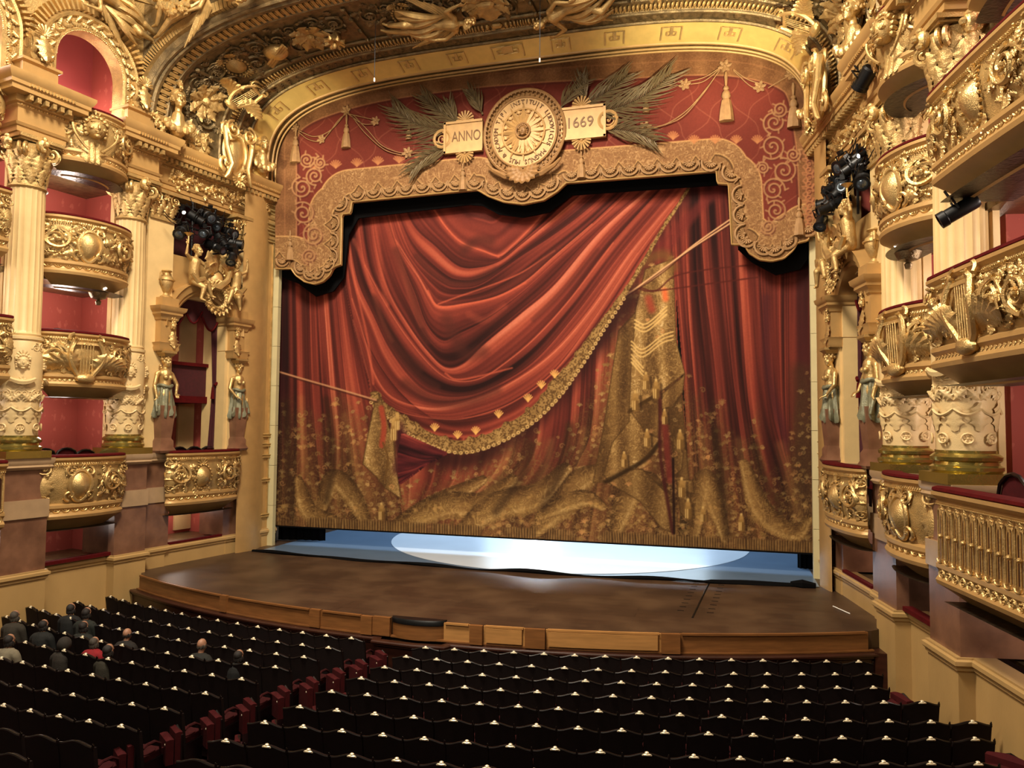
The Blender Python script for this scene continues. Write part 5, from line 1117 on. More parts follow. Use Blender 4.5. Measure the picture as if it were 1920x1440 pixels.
# caryatids: gilded torso, bronze drapery, tapering marble herm
def caryatid(t, lab, turn):
    r = sroot('caryatid', lab, 'statue', t, .15, 3.04); X = lambda u, n, z: Wp(t+u, .15+n, z)
    m = MB(); m.sweep([(t-.16, .0), (t-.16, .3), (t+.16, .3), (t+.16, .0)], [(.06, 3.04), (.09, 3.1), (.04, 3.2), (.04, 3.35), (.0, 3.42), (.0, 3.45), (.06, 4.2), (.06, 4.3), (-.15, 4.3), (-.15, 3.04)]); part('marble_herm', WS(m), M['pink'], r)
    m = MB(); b = lambda *p: X(*p)
    capsule(m, b(0, 0, 4.2), b(0, 0, 4.62), .19, .2); capsule(m, b(0, .0, 4.62), b(0, .02, 4.95), .165, .14); capsule(m, b(0, .02, 4.95), b(0, .02, 5.15), .14, .16); capsule(m, b(-.17, .0, 5.17), b(.17, .0, 5.17), .075, .075)
    for s in (-1, 1): m.ell(b(.075*s, .15, 5.05), .065, 10, 8)
    capsule(m, b(0, 0, 5.2), b(.0, .02, 5.38), .06, .055)
    f = Wp(t+turn, 1.2, 5.4)-Wp(t, 0, 5.4); head(m, b(0, .05, 5.47), f, (0, 0, 1), 1.25)
    s = 1 if turn >= 0 else -1
    capsule(m, b(.23*s, 0, 5.15), b(.36*s, .06, 4.86), .062, .05); capsule(m, b(.36*s, .06, 4.86), b(.22*s, .2, 4.62), .048, .035); hand(m, b(.22*s, .2, 4.62), Wp(t-.1*s, .2, 4.5)-Wp(t, 0, 4.6), (0, 0, 1), 1.3)
    capsule(m, b(-.23*s, 0, 5.15), b(-.3*s, .0, 4.84), .062, .05); capsule(m, b(-.3*s, .0, 4.84), b(-.29*s, .1, 4.5), .048, .035); hand(m, b(-.29*s, .1, 4.5), (0, 0, -1), Wp(0, -1, 0)-Wp(0, 0, 0), 1.3)
    o = part('body', m, M['goldhi'], r); fuse(o, .016, 2)
    m = MB(); n = 40; a = np.linspace(0, 2*PI, n, endpoint=False); rows = []
    for k, (z, R_, w) in enumerate(((4.86, .17, .01), (4.78, .2, .02), (4.6, .225, .025), (4.4, .25, .035), (4.2, .27, .05), (4.08, .29, .06), (4.0, .25, .05))):
        rr = R_+w*np.cos(a*9+k*.35)+.02*np.cos(a*3+k); rows.append([X((rr[i])*math.cos(a[i]), rr[i]*math.sin(a[i])*.85, z-.035*math.cos(a[i]*5)*(k > 3)) for i in range(n)])
    m.grid(np.array(rows), cv=True); m.tube([X(.2*math.cos(q), .19*math.sin(q), 4.82+.03*math.sin(3*q)) for q in np.linspace(0, 2*PI, 17)], .045, 6)
    for q in range(4): capsule(m, X(-.24*s-.02*q*s, .08, 4.5-.02*q), X(-.27*s-.02*q*s, .1+.02*q, 4.15), .045, .03)
    part('drapery', m, M['verdigris'], r, ang=60)
    m = MB(); hc = b(0, .03, 5.52)
    for k in range(26): q = k*2.4; m.ell(hc+np.array([.105*math.cos(q)*(1-.2*(k % 3)), .105*math.sin(q)*(1-.2*(k % 3)), .02+.05*(k % 3)]), .045, 7, 5)
    for k in range(6): m.ell(b(-.1*s+.02*k*s, -.05, 5.36-.05*k), .045, 6, 5)
    part('hair', m, M['gold'], r)
    m = MB(); m.sweep([(t-.13, -.05), (t-.13, .3), (t+.13, .3), (t+.13, -.05)], [(-.1, 5.62), (0, 5.62), (.02, 5.66), (.07, 5.7), (.07, 5.76), (-.1, 5.76)]); part('head_capital', WS(m), M['gold'], r)
caryatid(4.18, 'gilt and green bronze caryatid on the column side of the left stage box', -.5); caryatid(1.62, 'gilt and green bronze caryatid on the proscenium side of the left stage box', .6)
# putti reclining on the pediment
def putto(t, z, s, lab, horn=True):
    r = sroot('gilt_putto', lab, 'statue', t, .3, z); X = lambda u, n, v: Wp(t+u*s, .3+n, z+v); m = MB()
    capsule(m, X(0, 0, .15), X(-.04, .03, .42), .15, .14); capsule(m, X(-.04, .03, .42), X(-.02, .05, .66), .14, .15); capsule(m, X(-.14, .05, .74), X(.12, .05, .72), .07, .07); capsule(m, X(-.01, .06, .76), X(.0, .08, .88), .055, .05)
    head(m, X(.02, .1, .97), Wp(t+s*.5, 1, 0)-Wp(t, 0, 0), (0, 0, 1), 1.3)
    capsule(m, X(.02, .08, .12), X(.28, .22, .12), .105, .08); capsule(m, X(.28, .22, .12), X(.42, .22, -.22), .078, .05); capsule(m, X(.42, .22, -.24), X(.5, .3, -.27), .04, .025)
    capsule(m, X(-.06, .1, .1), X(.1, .3, -.05), .105, .08); capsule(m, X(.1, .3, -.05), X(.02, .28, -.36), .075, .045); capsule(m, X(.02, .28, -.38), X(.1, .36, -.42), .04, .025)
    capsule(m, X(.15, .06, .7), X(.36, .1, .58), .058, .045); capsule(m, X(.36, .1, .58), X(.5, .15, .72), .045, .03); hand(m, X(.5, .15, .72), Wp(s, 0, 0)-Wp(0, 0, 0)+np.array([0, 0, .6]), (0, 0, 1), 1.1)
    capsule(m, X(-.17, .05, .72), X(-.36, .1, .82), .058, .045); capsule(m, X(-.36, .1, .82), X(-.36, .14, 1.06), .045, .03); hand(m, X(-.36, .14, 1.06), (0, 0, 1), Wp(0, 1, 0)-Wp(0, 0, 0), 1.1)
    o = part('body', m, M['gold'], r); fuse(o, .017, 2)
    m = MB(); hc = X(.0, .07, 1.02)
    for k in range(22): q = k*2.4; m.ell(hc+np.array([.1*math.cos(q)*(1-.25*(k % 3)), .1*math.sin(q)*(1-.25*(k % 3)), .0+.055*(k % 3)]), .04, 7, 5)
    part('hair', m, M['gold'], r)
    m = MB(); P = [X(u, .2, v) for u, v in ((-.25, .3), (-.05, .12), (.15, .2), (.25, .05), (.1, -.1))]; m.tube(P, [.05, .1, .09, .08, .03], 7); part('scarf', m, M['goldhi'], r)
    if horn: m = MB(); m.lathe([(.02, 0), (.025, .2), (.09, .26), (.13, .28), (.02, .285)], 16); m.warp(lambda V: V+X(-.36, .16, 1.1)); part('tambourine', m, M['goldhi'], r)
putto(3.45, 7.65, -1, 'gilt putto raising a tambourine on the column side of the left stage-box pediment'); putto(2.0, 7.55, 1, 'gilt putto leaning on the stage side of the left stage-box pediment', False)
# drapes, inner parapet and dark door of the stage box
r = sroot('stage_box_drapes', 'dark red fringed drapes hung inside the left stage-box arch', 'drapes', 2.9, -.4, 6.5)
for s, c_ in ((1, 3.62), (-1, 2.2)):
    m = MB(); q = np.linspace(0, 1, 26); zz = np.linspace(0, 1, 14)
    m.grid(np.array([[(c_+s*(.22-.36*(1-q_)*(.35+.9*abs(z_-.55)**1.1)), -.35+.04*math.sin(q_*34), 7.2-4.1*z_) for q_ in q] for z_ in zz])); part('side_curtain', WS(m), M['dkvelvet'], r, ang=60)
    m = MB(); m.tube([(c_+s*.1, -.28, 4.95), (c_+s*.24, -.3, 5.05)], .04, 6); m.tube([(c_+s*.02, -.26, 4.9), (c_+s*.02, -.26, 4.55)], [.03, .06], 6); part('tassel', WS(m), M['velvet'], r)
for k in range(3):
    a, b = 2.0+.62*k, 2.62+.62*k; m = MB(); q = np.linspace(0, 1, 15); m.grid(np.array([[(a+(b-a)*x, -.3-.03*math.sin(x*9)*z, 7.45-z*(.42+.38*math.sin(PI*x)-.1*k*0)-(.1 if k != 1 else -.05)*1) for x in q] for z in (0, .3, .6, 1.)])); pl_ = part('pelmet_swag', WS(m), M['dkvelvet'], r, ang=60)
    m = MB(); m.tube([(a+(b-a)*x, -.28, 7.45-(.42+.38*math.sin(PI*x))-(.1 if k != 1 else -.05)) for x in q], .03, 5); part('fringe', WS(m), M['velvet'], pl_)
r = sroot('inner_parapet', 'dark red velvet parapet across the middle of the left stage box', 'parapet', 2.9, -.7, 4.6); m = MB(); blk(m, 1.98, 3.86, -.85, -.75, 4.62, 5.55); part('panel', WS(m), M['dkvelvet'], r)
m = MB(); blk(m, 1.96, 3.88, -.9, -.66, 5.5, 5.6); part('top_rail', WS(m), M['velvet'], r); m = MB(); blk(m, 1.96, 3.88, -1.85, -.68, 4.42, 4.62); part('valance_band', WS(m), M['velvet'], r)
m = MB(); blk(m, 2.5, 3.6, -1.85, -1.78, 3.1, 4.4); S_(single('box_door', WS(m), M['black'], 'dark doorway at the back of the left stage box', 'door', Wp(3., -1.8, 3.1)))
m = MB(); blk(m, 1.52, 2.1, -1.84, -1.76, .6, 7.4); S_(struct('wall_left.005', WS(m), M['stone'], 30, 'pale wall strip inside the left stage box'))
for t, n, z, e in ((6.5, -.7, 4.1, 26), (6.5, -.7, 6.7, 34), (6.5, -.7, 9.3, 34), (6.5, -.9, 12.0, 60), (2.9, -1.2, 5.0, 8), (2.6, -1.2, 1.4, 18), (6.5, -.9, 1.2, 8), (9.5, -.5, 4.2, 26), (9.5, -.6, 7.0, 45), (9.5, -.6, 9.7, 60), (9.4, -.8, 12.2, 60), (9.6, -.8, 1.25, 26)):
    for sg in (1, -1): P = Wp(t, n, z); point('box_light', (P[0]*sg, P[1], P[2]), e*1.4, (1, .84, .74), .2)
# ---------- cluster of stage lamps in the upper opening
def lamp(t, n, z, yaw, pitch, L, R, lab, lit=False):
    r = sroot('stage_lamp', lab, 'stage lamp', t, n, z, 'stage lamps crowded in the upper opening of the left wall'); c = Wp(t, n, z)
    d = np.array([math.cos(yaw)*math.cos(pitch), math.sin(yaw)*math.cos(pitch), math.sin(pitch)]); q = np.array(Vector(d).to_track_quat('Z', 'Y').to_matrix())
    m = MB(); m.lathe([(.001, -L*.5), (R*.8, -L*.5), (R, -L*.42), (R, L*.1), (R*.82, L*.14), (R*.82, L*.44), (R*.98, L*.46), (R*.98, L*.5), (R*.7, L*.5)], 14); m.warp(lambda V: V@q.T+c); part('housing', m, M['black'], r)
    m = MB(); m.lathe([(.001, L*.47), (R*.7, L*.47)], 14); m.ell((0, 0, L*.42), (R*.68, R*.68, R*.3), 12, 6); m.warp(lambda V: V@q.T+c); part('lens', m, M['lit'] if lit else M['lens'], r)
    m = MB(); m.tube([(R*1.15, 0, 0), (R*1.15, 0, 0)+np.array([0, R*1.5, .0]), (-R*1.15, R*1.5, 0), (-R*1.15, 0, 0)], .018, 5); m.box((0, R*1.65, 0), (.1, .12, .1)); m.warp(lambda V: V@q.T+c); part('yoke', m, M['black'], r)
    m = MB(); m.box((0, 0, -L*.3), (R*1.2, R*2.1, L*.25)); m.warp(lambda V: V@q.T+c); part('cooling_fins', m, M['seatwood'], r)
random.seed(11); ly = [('top row, nearest the column', 3.7, .0, 9.75), ('top row, second from the column', 3.3, .15, 9.6), ('top row, third from the column', 2.95, .2, 9.75), ('top row, fourth from the column', 2.55, .15, 9.6), ('top row, nearest the stage', 2.15, .2, 9.45),
    ('middle row, by the column', 3.75, .1, 9.15), ('middle row, centre', 3.1, .3, 9.2), ('middle row, towards the stage', 2.55, .35, 9.1), ('middle row, by the stage', 2.05, .3, 9.15), ('lowest row, centre', 2.9, .45, 8.85), ('lowest row, towards the stage', 2.3, .5, 8.75)]
for i, (lb, t, n, z) in enumerate(ly): lamp(t, n, z, -.7+random.uniform(-.7, 1.2), random.uniform(-.9, -.1), .5+.25*(i > 8), (.13+.02*(i % 3)) if i else .07, 'black stage lamp above the left stage box, %s' % lb, i == 0)
r = sroot('lamp_rigging', 'black pipe rigging carrying the stage lamps above the left stage box', 'rigging', 2.9, 0, 9)
for P in ([(1.9, .05, 9.9), (3.9, .05, 9.9)], [(1.9, .1, 9.3), (3.9, .1, 9.3)], [(2.2, .3, 8.7), (2.0, .6, 8.9), (3.0, .5, 8.62)], [(2.6, .1, 8.5), (2.6, .1, 10.05)], [(3.4, .1, 8.5), (3.4, .1, 10.05)]): m = MB(); m.tube(P, .03, 6); part('pipe', WS(m), M['black'], r)
random.seed(5); m = MB()
for k in range(16):
    a = np.array([random.uniform(2, 3.9), random.uniform(.0, .3), random.uniform(9.3, 10.1)]); b = a+np.array([random.uniform(-.7, .7), .1, random.uniform(-.5, .1)]); mid = (a+b)/2+np.array([0, .1, -.25]); m.tube(crv3 if False else [a, (a+mid)/2+[0, .02, -.05], mid, (mid+b)/2+[0, .02, -.05], b], .012, 4)
part('cable_loops', WS(m), M['black'], r, kind='stuff')
m = MB(); blk(m, 1.87, 3.93, -.75, -.7, 8.45, 10.2); S_(struct('wall_left.006', WS(m), M['dkvelvet'], 30, 'dark red back of the lamp opening'))
# dark round underside lamp beneath the third-tier balcony
r = sroot('balcony_lamp', 'dark domed ceiling lamp under the third-tier balcony, left wall', 'lamp', 6.2, .25, 6.95); c = Wp(6.2, .22, 6.95); m = MB(); m.lathe([(.001, -.25), (.05, -.24), (.07, -.16), (.04, -.12), (.16, -.08), (.2, 0), (.24, .1), (.1, .14)], 20); m.warp(lambda V: V+c); part('dome', m, M['golddk'], r)
m = MB(); m.ell(c+np.array([.1, .0, .18]), (.13, .1, .05)); part('bulb', m, M['lit'], r)
# ============================================================ above the cornice (left half), still mirrored later
ZB = 11.45
def sup(s, a, b, n, zb=ZB):   # superellipse arch, s 0..1 from the left springing over the crown
    th = PI*(1-s); c_, q = math.cos(th), math.sin(th); return a*math.copysign(abs(c_)**(2/n), c_), zb+b*abs(q)**(2/n)
# niche arch wall of bay two and three
def niche(tc, lab):
    r = sroot('arched_niche', 'gilt arch over the top-tier box, %s, left wall' % lab, 'arch', tc, 0, 11.4); th = np.linspace(0, PI, 37); R0, zc = .86, 12.55
    def ringp(R, n): return [(tc+R*math.cos(t), n, zc+R*math.sin(t)*1.0) for t in th]
    leg = lambda R, n, z: [(tc+R, n, z)]
    def full(R, n): return [(tc+R, n, 11.4)]+ringp(R, n)+[(tc-R, n, 11.4)]
    m = MB(); pr = [(0, -.35), (0, .05), (.04, .10), (.08, .10), (.10, .05), (.30, .05), (.34, .12), (.40, .14), (.44, .08), (.47, .02)]
    m.grid(np.array([full(R0+a, b) for a, b in pr])); part('archivolt', WS(m), M['gold'], r)
    m = MB()
    for k in range(26): t = PI*(k+.5)/26; loc(m, K['leaf'], tc+(R0+.2)*math.cos(t), zc+(R0+.2)*math.sin(t), t+PI/2+.6*(-1)**k, .2, h=.06, sh=.25)
    for sg in (-1, 1):
        for k in range(6): loc(m, K['leaf'], tc+sg*(R0+.2), 11.6+.16*k, PI/2+.5*(-1)**k, .2, h=.06, sh=.25)
    beads(m, [(tc+(R0+.02)*math.cos(t), zc+(R0+.02)*math.sin(t), .07) for t in th], .022); part('leaf_band', m.warp(Wrel(0, 0, 0)), M['goldhi'], r, kind='stuff')
    m = MB()
    for k in range(34): t = PI*(k+.5)/34; p = (tc+(R0+.60)*math.cos(t), .08, zc+(R0+.60)*math.sin(t)); m.box(p, (.26, .12, .055), np.array([[math.cos(t), 0, -math.sin(t)], [0, 1, 0], [math.sin(t), 0, math.cos(t)]]))
    part('ribbed_border', WS(m), M['goldhi'], r, kind='stuff')
    return r
niche(6.5, 'between the two columns'); niche(9.45, 'beyond the far column')
m = MB()
for tc, a, b in ((6.5, 4.95, 8.0), (9.45, 8.0, 11.6)):
    th = np.linspace(-.0, PI, 41); inn = [(tc+1.3, -.02, 11.4)]+[(tc+1.3*math.cos(t), -.02, 12.55+1.3*math.sin(t)) for t in th]+[(tc-1.3, -.02, 11.4)]
    out = [(b, -.02, 11.4)]+[(np.clip(tc+3.2*math.cos(t), a, b), -.02, min(12.55+3.4*math.sin(t), 15.2) if 0 < t < PI else 12.0) for t in th]+[(a, -.02, 11.4)]
    m.grid(np.array([inn, out]))
S_(struct('wall_left.007', WS(m), M['gold'], 30, 'gilt wall surface around the top arches, left'))
m = MB(); blk(m, 4.8, 12, -1.84, -1.8, 11.3, 15.3); S_(struct('wall_left.008', WS(m), M['redwall'], 30, 'rose red wall seen through the top arches, left'))
# pedestals with scroll brackets on the cornice
for t, n, lab in ((5.2, .28, 'above the column beside the stage box'), (7.92, .45, 'above the column farther from the stage')):
    r = sroot('cornice_pedestal', 'gilt scroll-bracket pedestal on the left cornice, %s' % lab, 'pedestal', t, n, 11.4); m = MB()
    swp(m, [(t-.42, n-.7), (t-.42, n), (t+.42, n), (t+.42, n-.7)], [(-.3, 11.4), (.0, 11.4), (.0, 11.52), (-.04, 11.56), (-.04, 11.86), (.03, 11.9), (.03, 11.96), (-.3, 11.97)]); blk(m, t-.4, t+.4, n-.7, n-.05, 11.5, 11.95); part('block', WS(m), M['goldflat'], r)
    m = MB(); q = np.linspace(0, 1, 30); thq = -PI/2+q*2*PI*1.35; rr = .27*(1-.8*q)
    for s in (-.12, .12):
        m.tube(np.c_[np.full(30, t+s), n-.28+rr*np.cos(thq)*.9, 12.45+rr*np.sin(thq)], .06, 6); m.tube([(t+s, n-.15, 12.15), (t+s, n-.1, 12.05), (t+s, n+.0, 11.98)], .07, 6)
    m.box((t, n-.32, 12.35), (.34, .3, .7)); part('scroll_bracket', WS(m), M['gold'], r)
    m = MB(); loc(m, K['leaf'], t, 12.6, -PI/2, .6, h=n+.02, sh=.4); loc(m, K['shell'], t, 12.6, 0, .24, h=n); loc(m, K['flower'], t, 12.1, 0, .15, h=n+.05); part('leaf', m.warp(Wrel(0, 0, 0)), M['goldhi'], r)
# ---------- helmeted bust, cartouche shield and lyre heaped on the cornice at the foot of the vault
def bust(t, n, z, s, yaw, lab, helmet=True):
    r = sroot('gilt_bust', lab, 'bust', t, n, z); c = Wp(t, n, z); f = np.array([math.cos(yaw), math.sin(yaw), 0]); x = np.array([-f[1], f[0], 0]); m = MB()
    capsule(m, c+[0, 0, 0], c+np.array([0, 0, .3])*s, .17*s, .13*s); capsule(m, c+x*.16*s+[0, 0, .1*s], c-x*.16*s+[0, 0, .1*s], .13*s, .13*s); capsule(m, c+[0, 0, .25*s], c+f*.02+[0, 0, .5*s], .075*s, .07*s); head(m, c+f*.04*s+np.array([0, 0, .66*s]), f, (0, 0, 1), 1.7*s)
    o = part('head_and_shoulders', m, M['goldhi'], r); fuse(o, .018, 1); m = MB(); hc = c+np.array([0, 0, .72*s])
    if helmet:
        m.ell(hc-f*.03*s+[0, 0, .06*s], (.16*s, .16*s, .15*s), 16, 10); m.tube([hc+f*.2*s*math.cos(a)-f*.04*s+np.array([0, 0, .12*s+.2*s*math.sin(a)]) for a in np.linspace(-.1, PI*1.05, 14)], [.03*s+.035*s*math.sin(i/13*PI) for i in range(14)], 7)
        for k in range(9): a = PI*k/8; m.tube([hc+f*.18*s*math.cos(a)-f*.04*s+np.array([0, 0, .14*s+.18*s*math.sin(a)]), hc+f*.33*s*math.cos(a)-f*.1*s+np.array([0, 0, .14*s+.3*s*math.sin(a)])], [.05*s, .02*s], 6)
    for k in range(18): q = k*2.4; m.ell(hc+np.array([.13*s*math.cos(q), .13*s*math.sin(q), -.02*s-.03*s*(k % 3)])-f*.05*s, .05*s, 7, 5)
    part('helmet' if helmet else 'hair', m, M['gold'], r); m = MB()
    for k in range(7): a = PI*k/6; m.ell(c+x*.26*s*math.cos(a)+f*.12*s+np.array([0, 0, .1*s-.12*s*math.sin(a)]), .09*s, 8, 6)
    part('collar', m, M['goldhi'], r)
bust(4.25, .42, 11.75, 1.25, -.55, 'gilt helmeted bust on the cornice near the column, left side')
bust(1.15, .42, 11.7, 1.15, -.45, 'gilt curly-haired bust on the cornice beside the proscenium, left side', False)
r = sroot('cartouche_shield', 'large gilt scroll-edged shield standing on the cornice above the left stage box', 'cartouche', 2.35, .4, 11.0); m = MB(); loc(m, K['shield'], 2.35, 11.72, 0, .62, h=.5, sh=.5); part('shield', m.warp(Wrel(0, 0, 0)), M['goldhi'], r)
for s in (-1, 1):
    m = MB(); m.tube([(2.35+s*.3, .75, 12.45), (2.35+s*.52, .7, 12.3), (2.35+s*.46, .72, 11.8), (2.35+s*.3, .78, 11.3), (2.35+s*.42, .74, 10.95), (2.35+s*.5, .72, 10.85)], [.06, .09, .07, .06, .06, .03], 7); loc2 = MB(); loc(loc2, K['scroll'], 2.35+s*.3, 12.3, 0, .26, s < 0, h=.72, sh=.4)
    V = np.vstack(loc2.V); m.add(np.c_[V[:, 0], V[:, 2], V[:, 1]], loc2.Q); part('side_scroll', WS(m), M['goldhi'], r)
m = MB(); loc(m, K['flower'], 2.35, 10.9, 0, .2, h=.75, sh=.4); loc(m, K['shell'], 2.35, 10.95, PI, .25, h=.7); part('pendant', m.warp(Wrel(0, 0, 0)), M['goldhi'], r)
def heap(t0, t1, n, z, k, seed, lab, big=.3):
    random.seed(seed); r = sroot('fruit_and_leaf_heap', lab, 'garland', (t0+t1)/2, n, z); m = MB()
    for i in range(k):
        u = random.uniform(t0, t1); v = z+random.uniform(0, .55); loc(m, K['leaf'], u, v, random.uniform(0, 6.3), big*random.uniform(.7, 1.3), h=n+random.uniform(0, .15), sh=big*1.2)
        if i % 3 == 0: m.ell((u, v, n+.15), big*random.uniform(.2, .35), 8, 6)
        if i % 5 == 0: loc(m, K['flower'], u, v, i, big*.5, h=n+.12)
    part('foliage', m.warp(Wrel(0, 0, 0)), M['gold'], r)
heap(3.1, 3.9, .12, 11.45, 38, 1, 'heap of gilt leaves and fruit between bust and shield, left cornice'); heap(.9, 1.9, .15, 11.4, 40, 2, 'heap of gilt leaves and fruit between shield and curly bust, left cornice'); heap(4.5, 5.0, .2, 11.4, 18, 3, 'small heap of gilt leaves behind the helmeted bust, left cornice', .22)
# ============================================================ mirror everything to the right-hand wall
KC = {}
for o in SC.collection.objects:
    if o.parent is not None: KC.setdefault(o.parent.name, []).append(o)
def swapl(s): return s.replace('left', '\x00').replace('right', 'left').replace('\x00', 'right')
for o in list(SIDE):
    c = copy_tree(o, None, KC); c.location.x = -o.location.x; c.scale.x = -1
    for k in ('label', 'group'):
        if k in o: c[k] = swapl(o[k])
    if o.get('kind') == 'structure': c.name = swapl(o.name)
# ============================================================ proscenium arch and vault (span both sides)
def vault(s, d, h=0.):   # s along arch, d depth from proscenium (0) to front arch (1), h inward
    xa, za = sup(s, 8.12, 3.02, 3.6); xb, zb = sup(s, 8.95, 3.25, 3.2); y = -1.6-3.25*d; b = d+.10*math.sin(PI*d)
    x = xa+(xb-xa)*b; z = za+(zb-za)*b; nx, nz = -x/9., -(z-10.2)/3.6; L = math.hypot(nx, nz); return np.array([x+nx/L*h, y, z+nz/L*h])
SS = np.linspace(0, 1, 161); XY = np.array([vault(s, .3) for s in SS]); AL = np.r_[0, np.cumsum(np.linalg.norm(np.diff(XY, axis=0), axis=1))]; AT = AL[-1]
def Vw(V):  # u = arc length, v = depth 0..3.25 m, h inward
    s = np.interp(V[:, 0], AL, SS); return np.array([vault(a, b/3.25, c_) for a, b, c_ in zip(s, V[:, 1], V[:, 2])])
m = MB(); m.grid(np.array([[vault(s, d, 0) for s in SS] for d in np.linspace(0, 1, 9)])); struct('ceiling', m, M['golddk'], 50, 'old gilt coffered vault in front of the proscenium arch')
pr = empty('proscenium_arch', 'bright gilt proscenium arch band around the valance', 'arch', (0, -1.2, 11.45))
A0 = lambda s: sup(s, 7.86, 2.72, 3.6); B0 = lambda s: sup(s, 8.12, 3.02, 3.6)
def band(o0, o1, k, sc=1.0):
    (x0, z0), (x1, z1) = o0, o1; return x0+(x1-x0)*k, z0+(z1-z0)*k
m = MB(); m.grid(np.array([[(band(A0(s), B0(s), k)[0], -.95-.65*k, band(A0(s), B0(s), k)[1]) for s in SS] for k in (0, .5, 1)])); part('reveal', m, M['bronze'] if False else mat('burnished_gold_band', (226,192,112), .3, .35, 4, .08, .1, 30), pr)
for nm, pf in (('inner_moulding', [(7.88, 2.74, -.95, .045)]), ('edge_moulding', [(7.89, 2.75, -.68, .035), (7.90, 2.76, -.48, .03)])):
    m = MB()
    for a, b, y, rd in pf: m.tube([(sup(s, a, b, 3.6)[0], y, sup(s, a, b, 3.6)[1]) for s in SS], rd, 7)
    part(nm, m, M['goldflat'], pr)
m = MB(); m.grid(np.array([[(sup(s, a, b, 3.6)[0], y, sup(s, a, b, 3.6)[1]) for s in SS] for a, b, y in ((7.88, 2.74, -.95), (7.92, 2.78, -.8), (7.93, 2.79, -.6), (7.95, 2.8, -.3))])); part('inner_face', m, M['golddk'], pr)
for s_ in (-1, 1): m = MB(); m.grid(np.array([[(s_*x, y, z) for z in (0, 11.5)] for x, y in ((8.18, -1.6), (8.12, -1.5), (7.98, -.98), (8.2, -.2))])); part('side_reveal', m, M['goldflat'], pr)
m = MB(); L = np.array([(*B0(s), 0) for s in SS]); AL2 = np.r_[0, np.cumsum(np.linalg.norm(np.diff(L, axis=0), axis=1))]
def Kw(V):
    s = np.interp(V[:, 0], AL2, SS); out = []
    for a, k, h in zip(s, V[:, 1], V[:, 2]): x, z = band(A0(a), B0(a), k); out.append((x-math.copysign(1, x)*h*.3*(abs(x) > 7), -.95-.65*k-h*.5, z-h))
    return np.array(out)
key = [(-.28, .2), (-.28, .75), (.0, .75), (.0, .4), (-.14, .4), (-.14, .55), (-.07, .55)]
for i in range(13):
    u = AL2[-1]*(i+.5)/13; mm = MB()
    for sg in (-1, 1):
        P = [(u+sg*(a+.02)*1., b, .03) for a, b in key]; 
        for p, q in zip(P[:-1], P[1:]): mm.tube([p, q], [.022, .022], 4) if abs(p[0]-q[0]) > 1e-6 else mm.box(((p[0]+q[0])/2, (p[1]+q[1])/2, .02), (.04, abs(p[1]-q[1]), .03))
    part('greek_key', mm.warp(Kw), M['goldhi'], pr)
# vault ornament: mouldings near the proscenium, coffers, archivolt at the front
vo = empty('vault_mouldings', 'rows of egg and leaf moulding along the vault in front of the arch', 'moulding', (0, -2.1, 14))
m = MB()
for d, rd in ((.02, .05), (.42, .06), (.50, .03), (.95, .05), (2.55, .05), (2.66, .09), (3.1, .09), (3.24, .06)): m.tube([vault(s, d/3.25, .03) for s in SS], rd, 6)
part('ribs', m, M['golddk'], vo)
m = MB(); leafband(m, .2, AT-.2, .22, .34, False, .8); part('leaf_row', m.warp(Vw), M['golddk'], vo, kind='stuff')
m = MB(); n_ = int(AT/.11)
for i in range(n_): m.ell((AT*(i+.5)/n_, .72, .05), (.045, .09, .07), 6, 5)
beads(m, [(u, .58, .05) for u in np.linspace(.1, AT-.1, 60)], .03, 2.2); part('egg_row', m.warp(Vw), M['gold'], vo, kind='stuff')
m = MB(); n_ = int(AT/.16)
for i in range(n_): u = AT*(i+.5)/n_; m.box((u, 2.88, .06), (.09, .30, .08)); m.ell((u+.08, 2.88, .05), (.03, .12, .06), 5, 4)
part('front_archivolt', m.warp(Vw), M['gold'], vo, kind='stuff')
def vthing(name, lab, cat, u, v, srcs, mt=None):
    c = Vw(np.array([[u, v, 0.]]))[0]; r = empty(name, lab, cat, c)
    for nm, f, mt in srcs: m = MB(); f(m); part(nm, m.warp(Vw), mt, r)
    return r
pos = [('over the left bust', 1.6), ('above the left shield', 2.9), ('left of the crown, lower', 5.2), ('left of the crown', 7.9), ('at the crown', AT/2), ('right of the crown', AT-7.9), ('right of the crown, lower', AT-5.2), ('above the right shield', AT-2.9), ('over the right bust', AT-1.6)]
for i, (lb, u) in enumerate(pos):
    def scr(m, u=u, i=i):
        for sg in (-1, 1):
            for k, (du, v, R) in enumerate(((.45, 1.45, .3), (.85, 1.95, .26), (.35, 2.15, .2))):
                loc(m, K['scroll'], u+sg*du, v, .4*k, R, sg < 0, sh=R*1.2); loc(m, K['flower'], u+sg*du, v, k, R*.4, h=.08)
                for a in (0, 1.3, 2.6, 4.0): loc(m, K['leaf'], u+sg*du+R*math.cos(a), v+R*math.sin(a), a+.6, R*1.1, sh=R*.9)
    def ctr(m, u=u, i=i):
        (loc(m, K['oval'], u, 1.7, PI, .38, sh=.4) if i % 2 else (loc(m, K['flower'], u, 1.7, .2, .42, sh=.5), [loc(m, K['leaf'], u, 1.7, a, .55, sh=.5) for a in np.linspace(0, 6.28, 9)[:-1]]))
    vthing('scroll_coffer', 'old gilt coffer ornament of scrolls on the vault, %s' % lb, 'ornament', u, 1.7, [('scrollwork', scr, M['golddk']), ('boss', ctr, M['gold'])])
    if i < 8:
        w_ = (u+pos[i+1][1])/2
        def fr(m, w_=w_): m.box((w_, 1.75, .05), (.07, 1.5, .08)); [m.ell((w_, v, .1), .07, 7, 5) for v in (1.05, 1.5, 2.0, 2.45)]
        vthing('coffer_rib', 'gilt cross rib of the vault, between coffer %s and the next' % lb, 'rib', w_, 1.7, [('rib', fr, M['golddk'])])
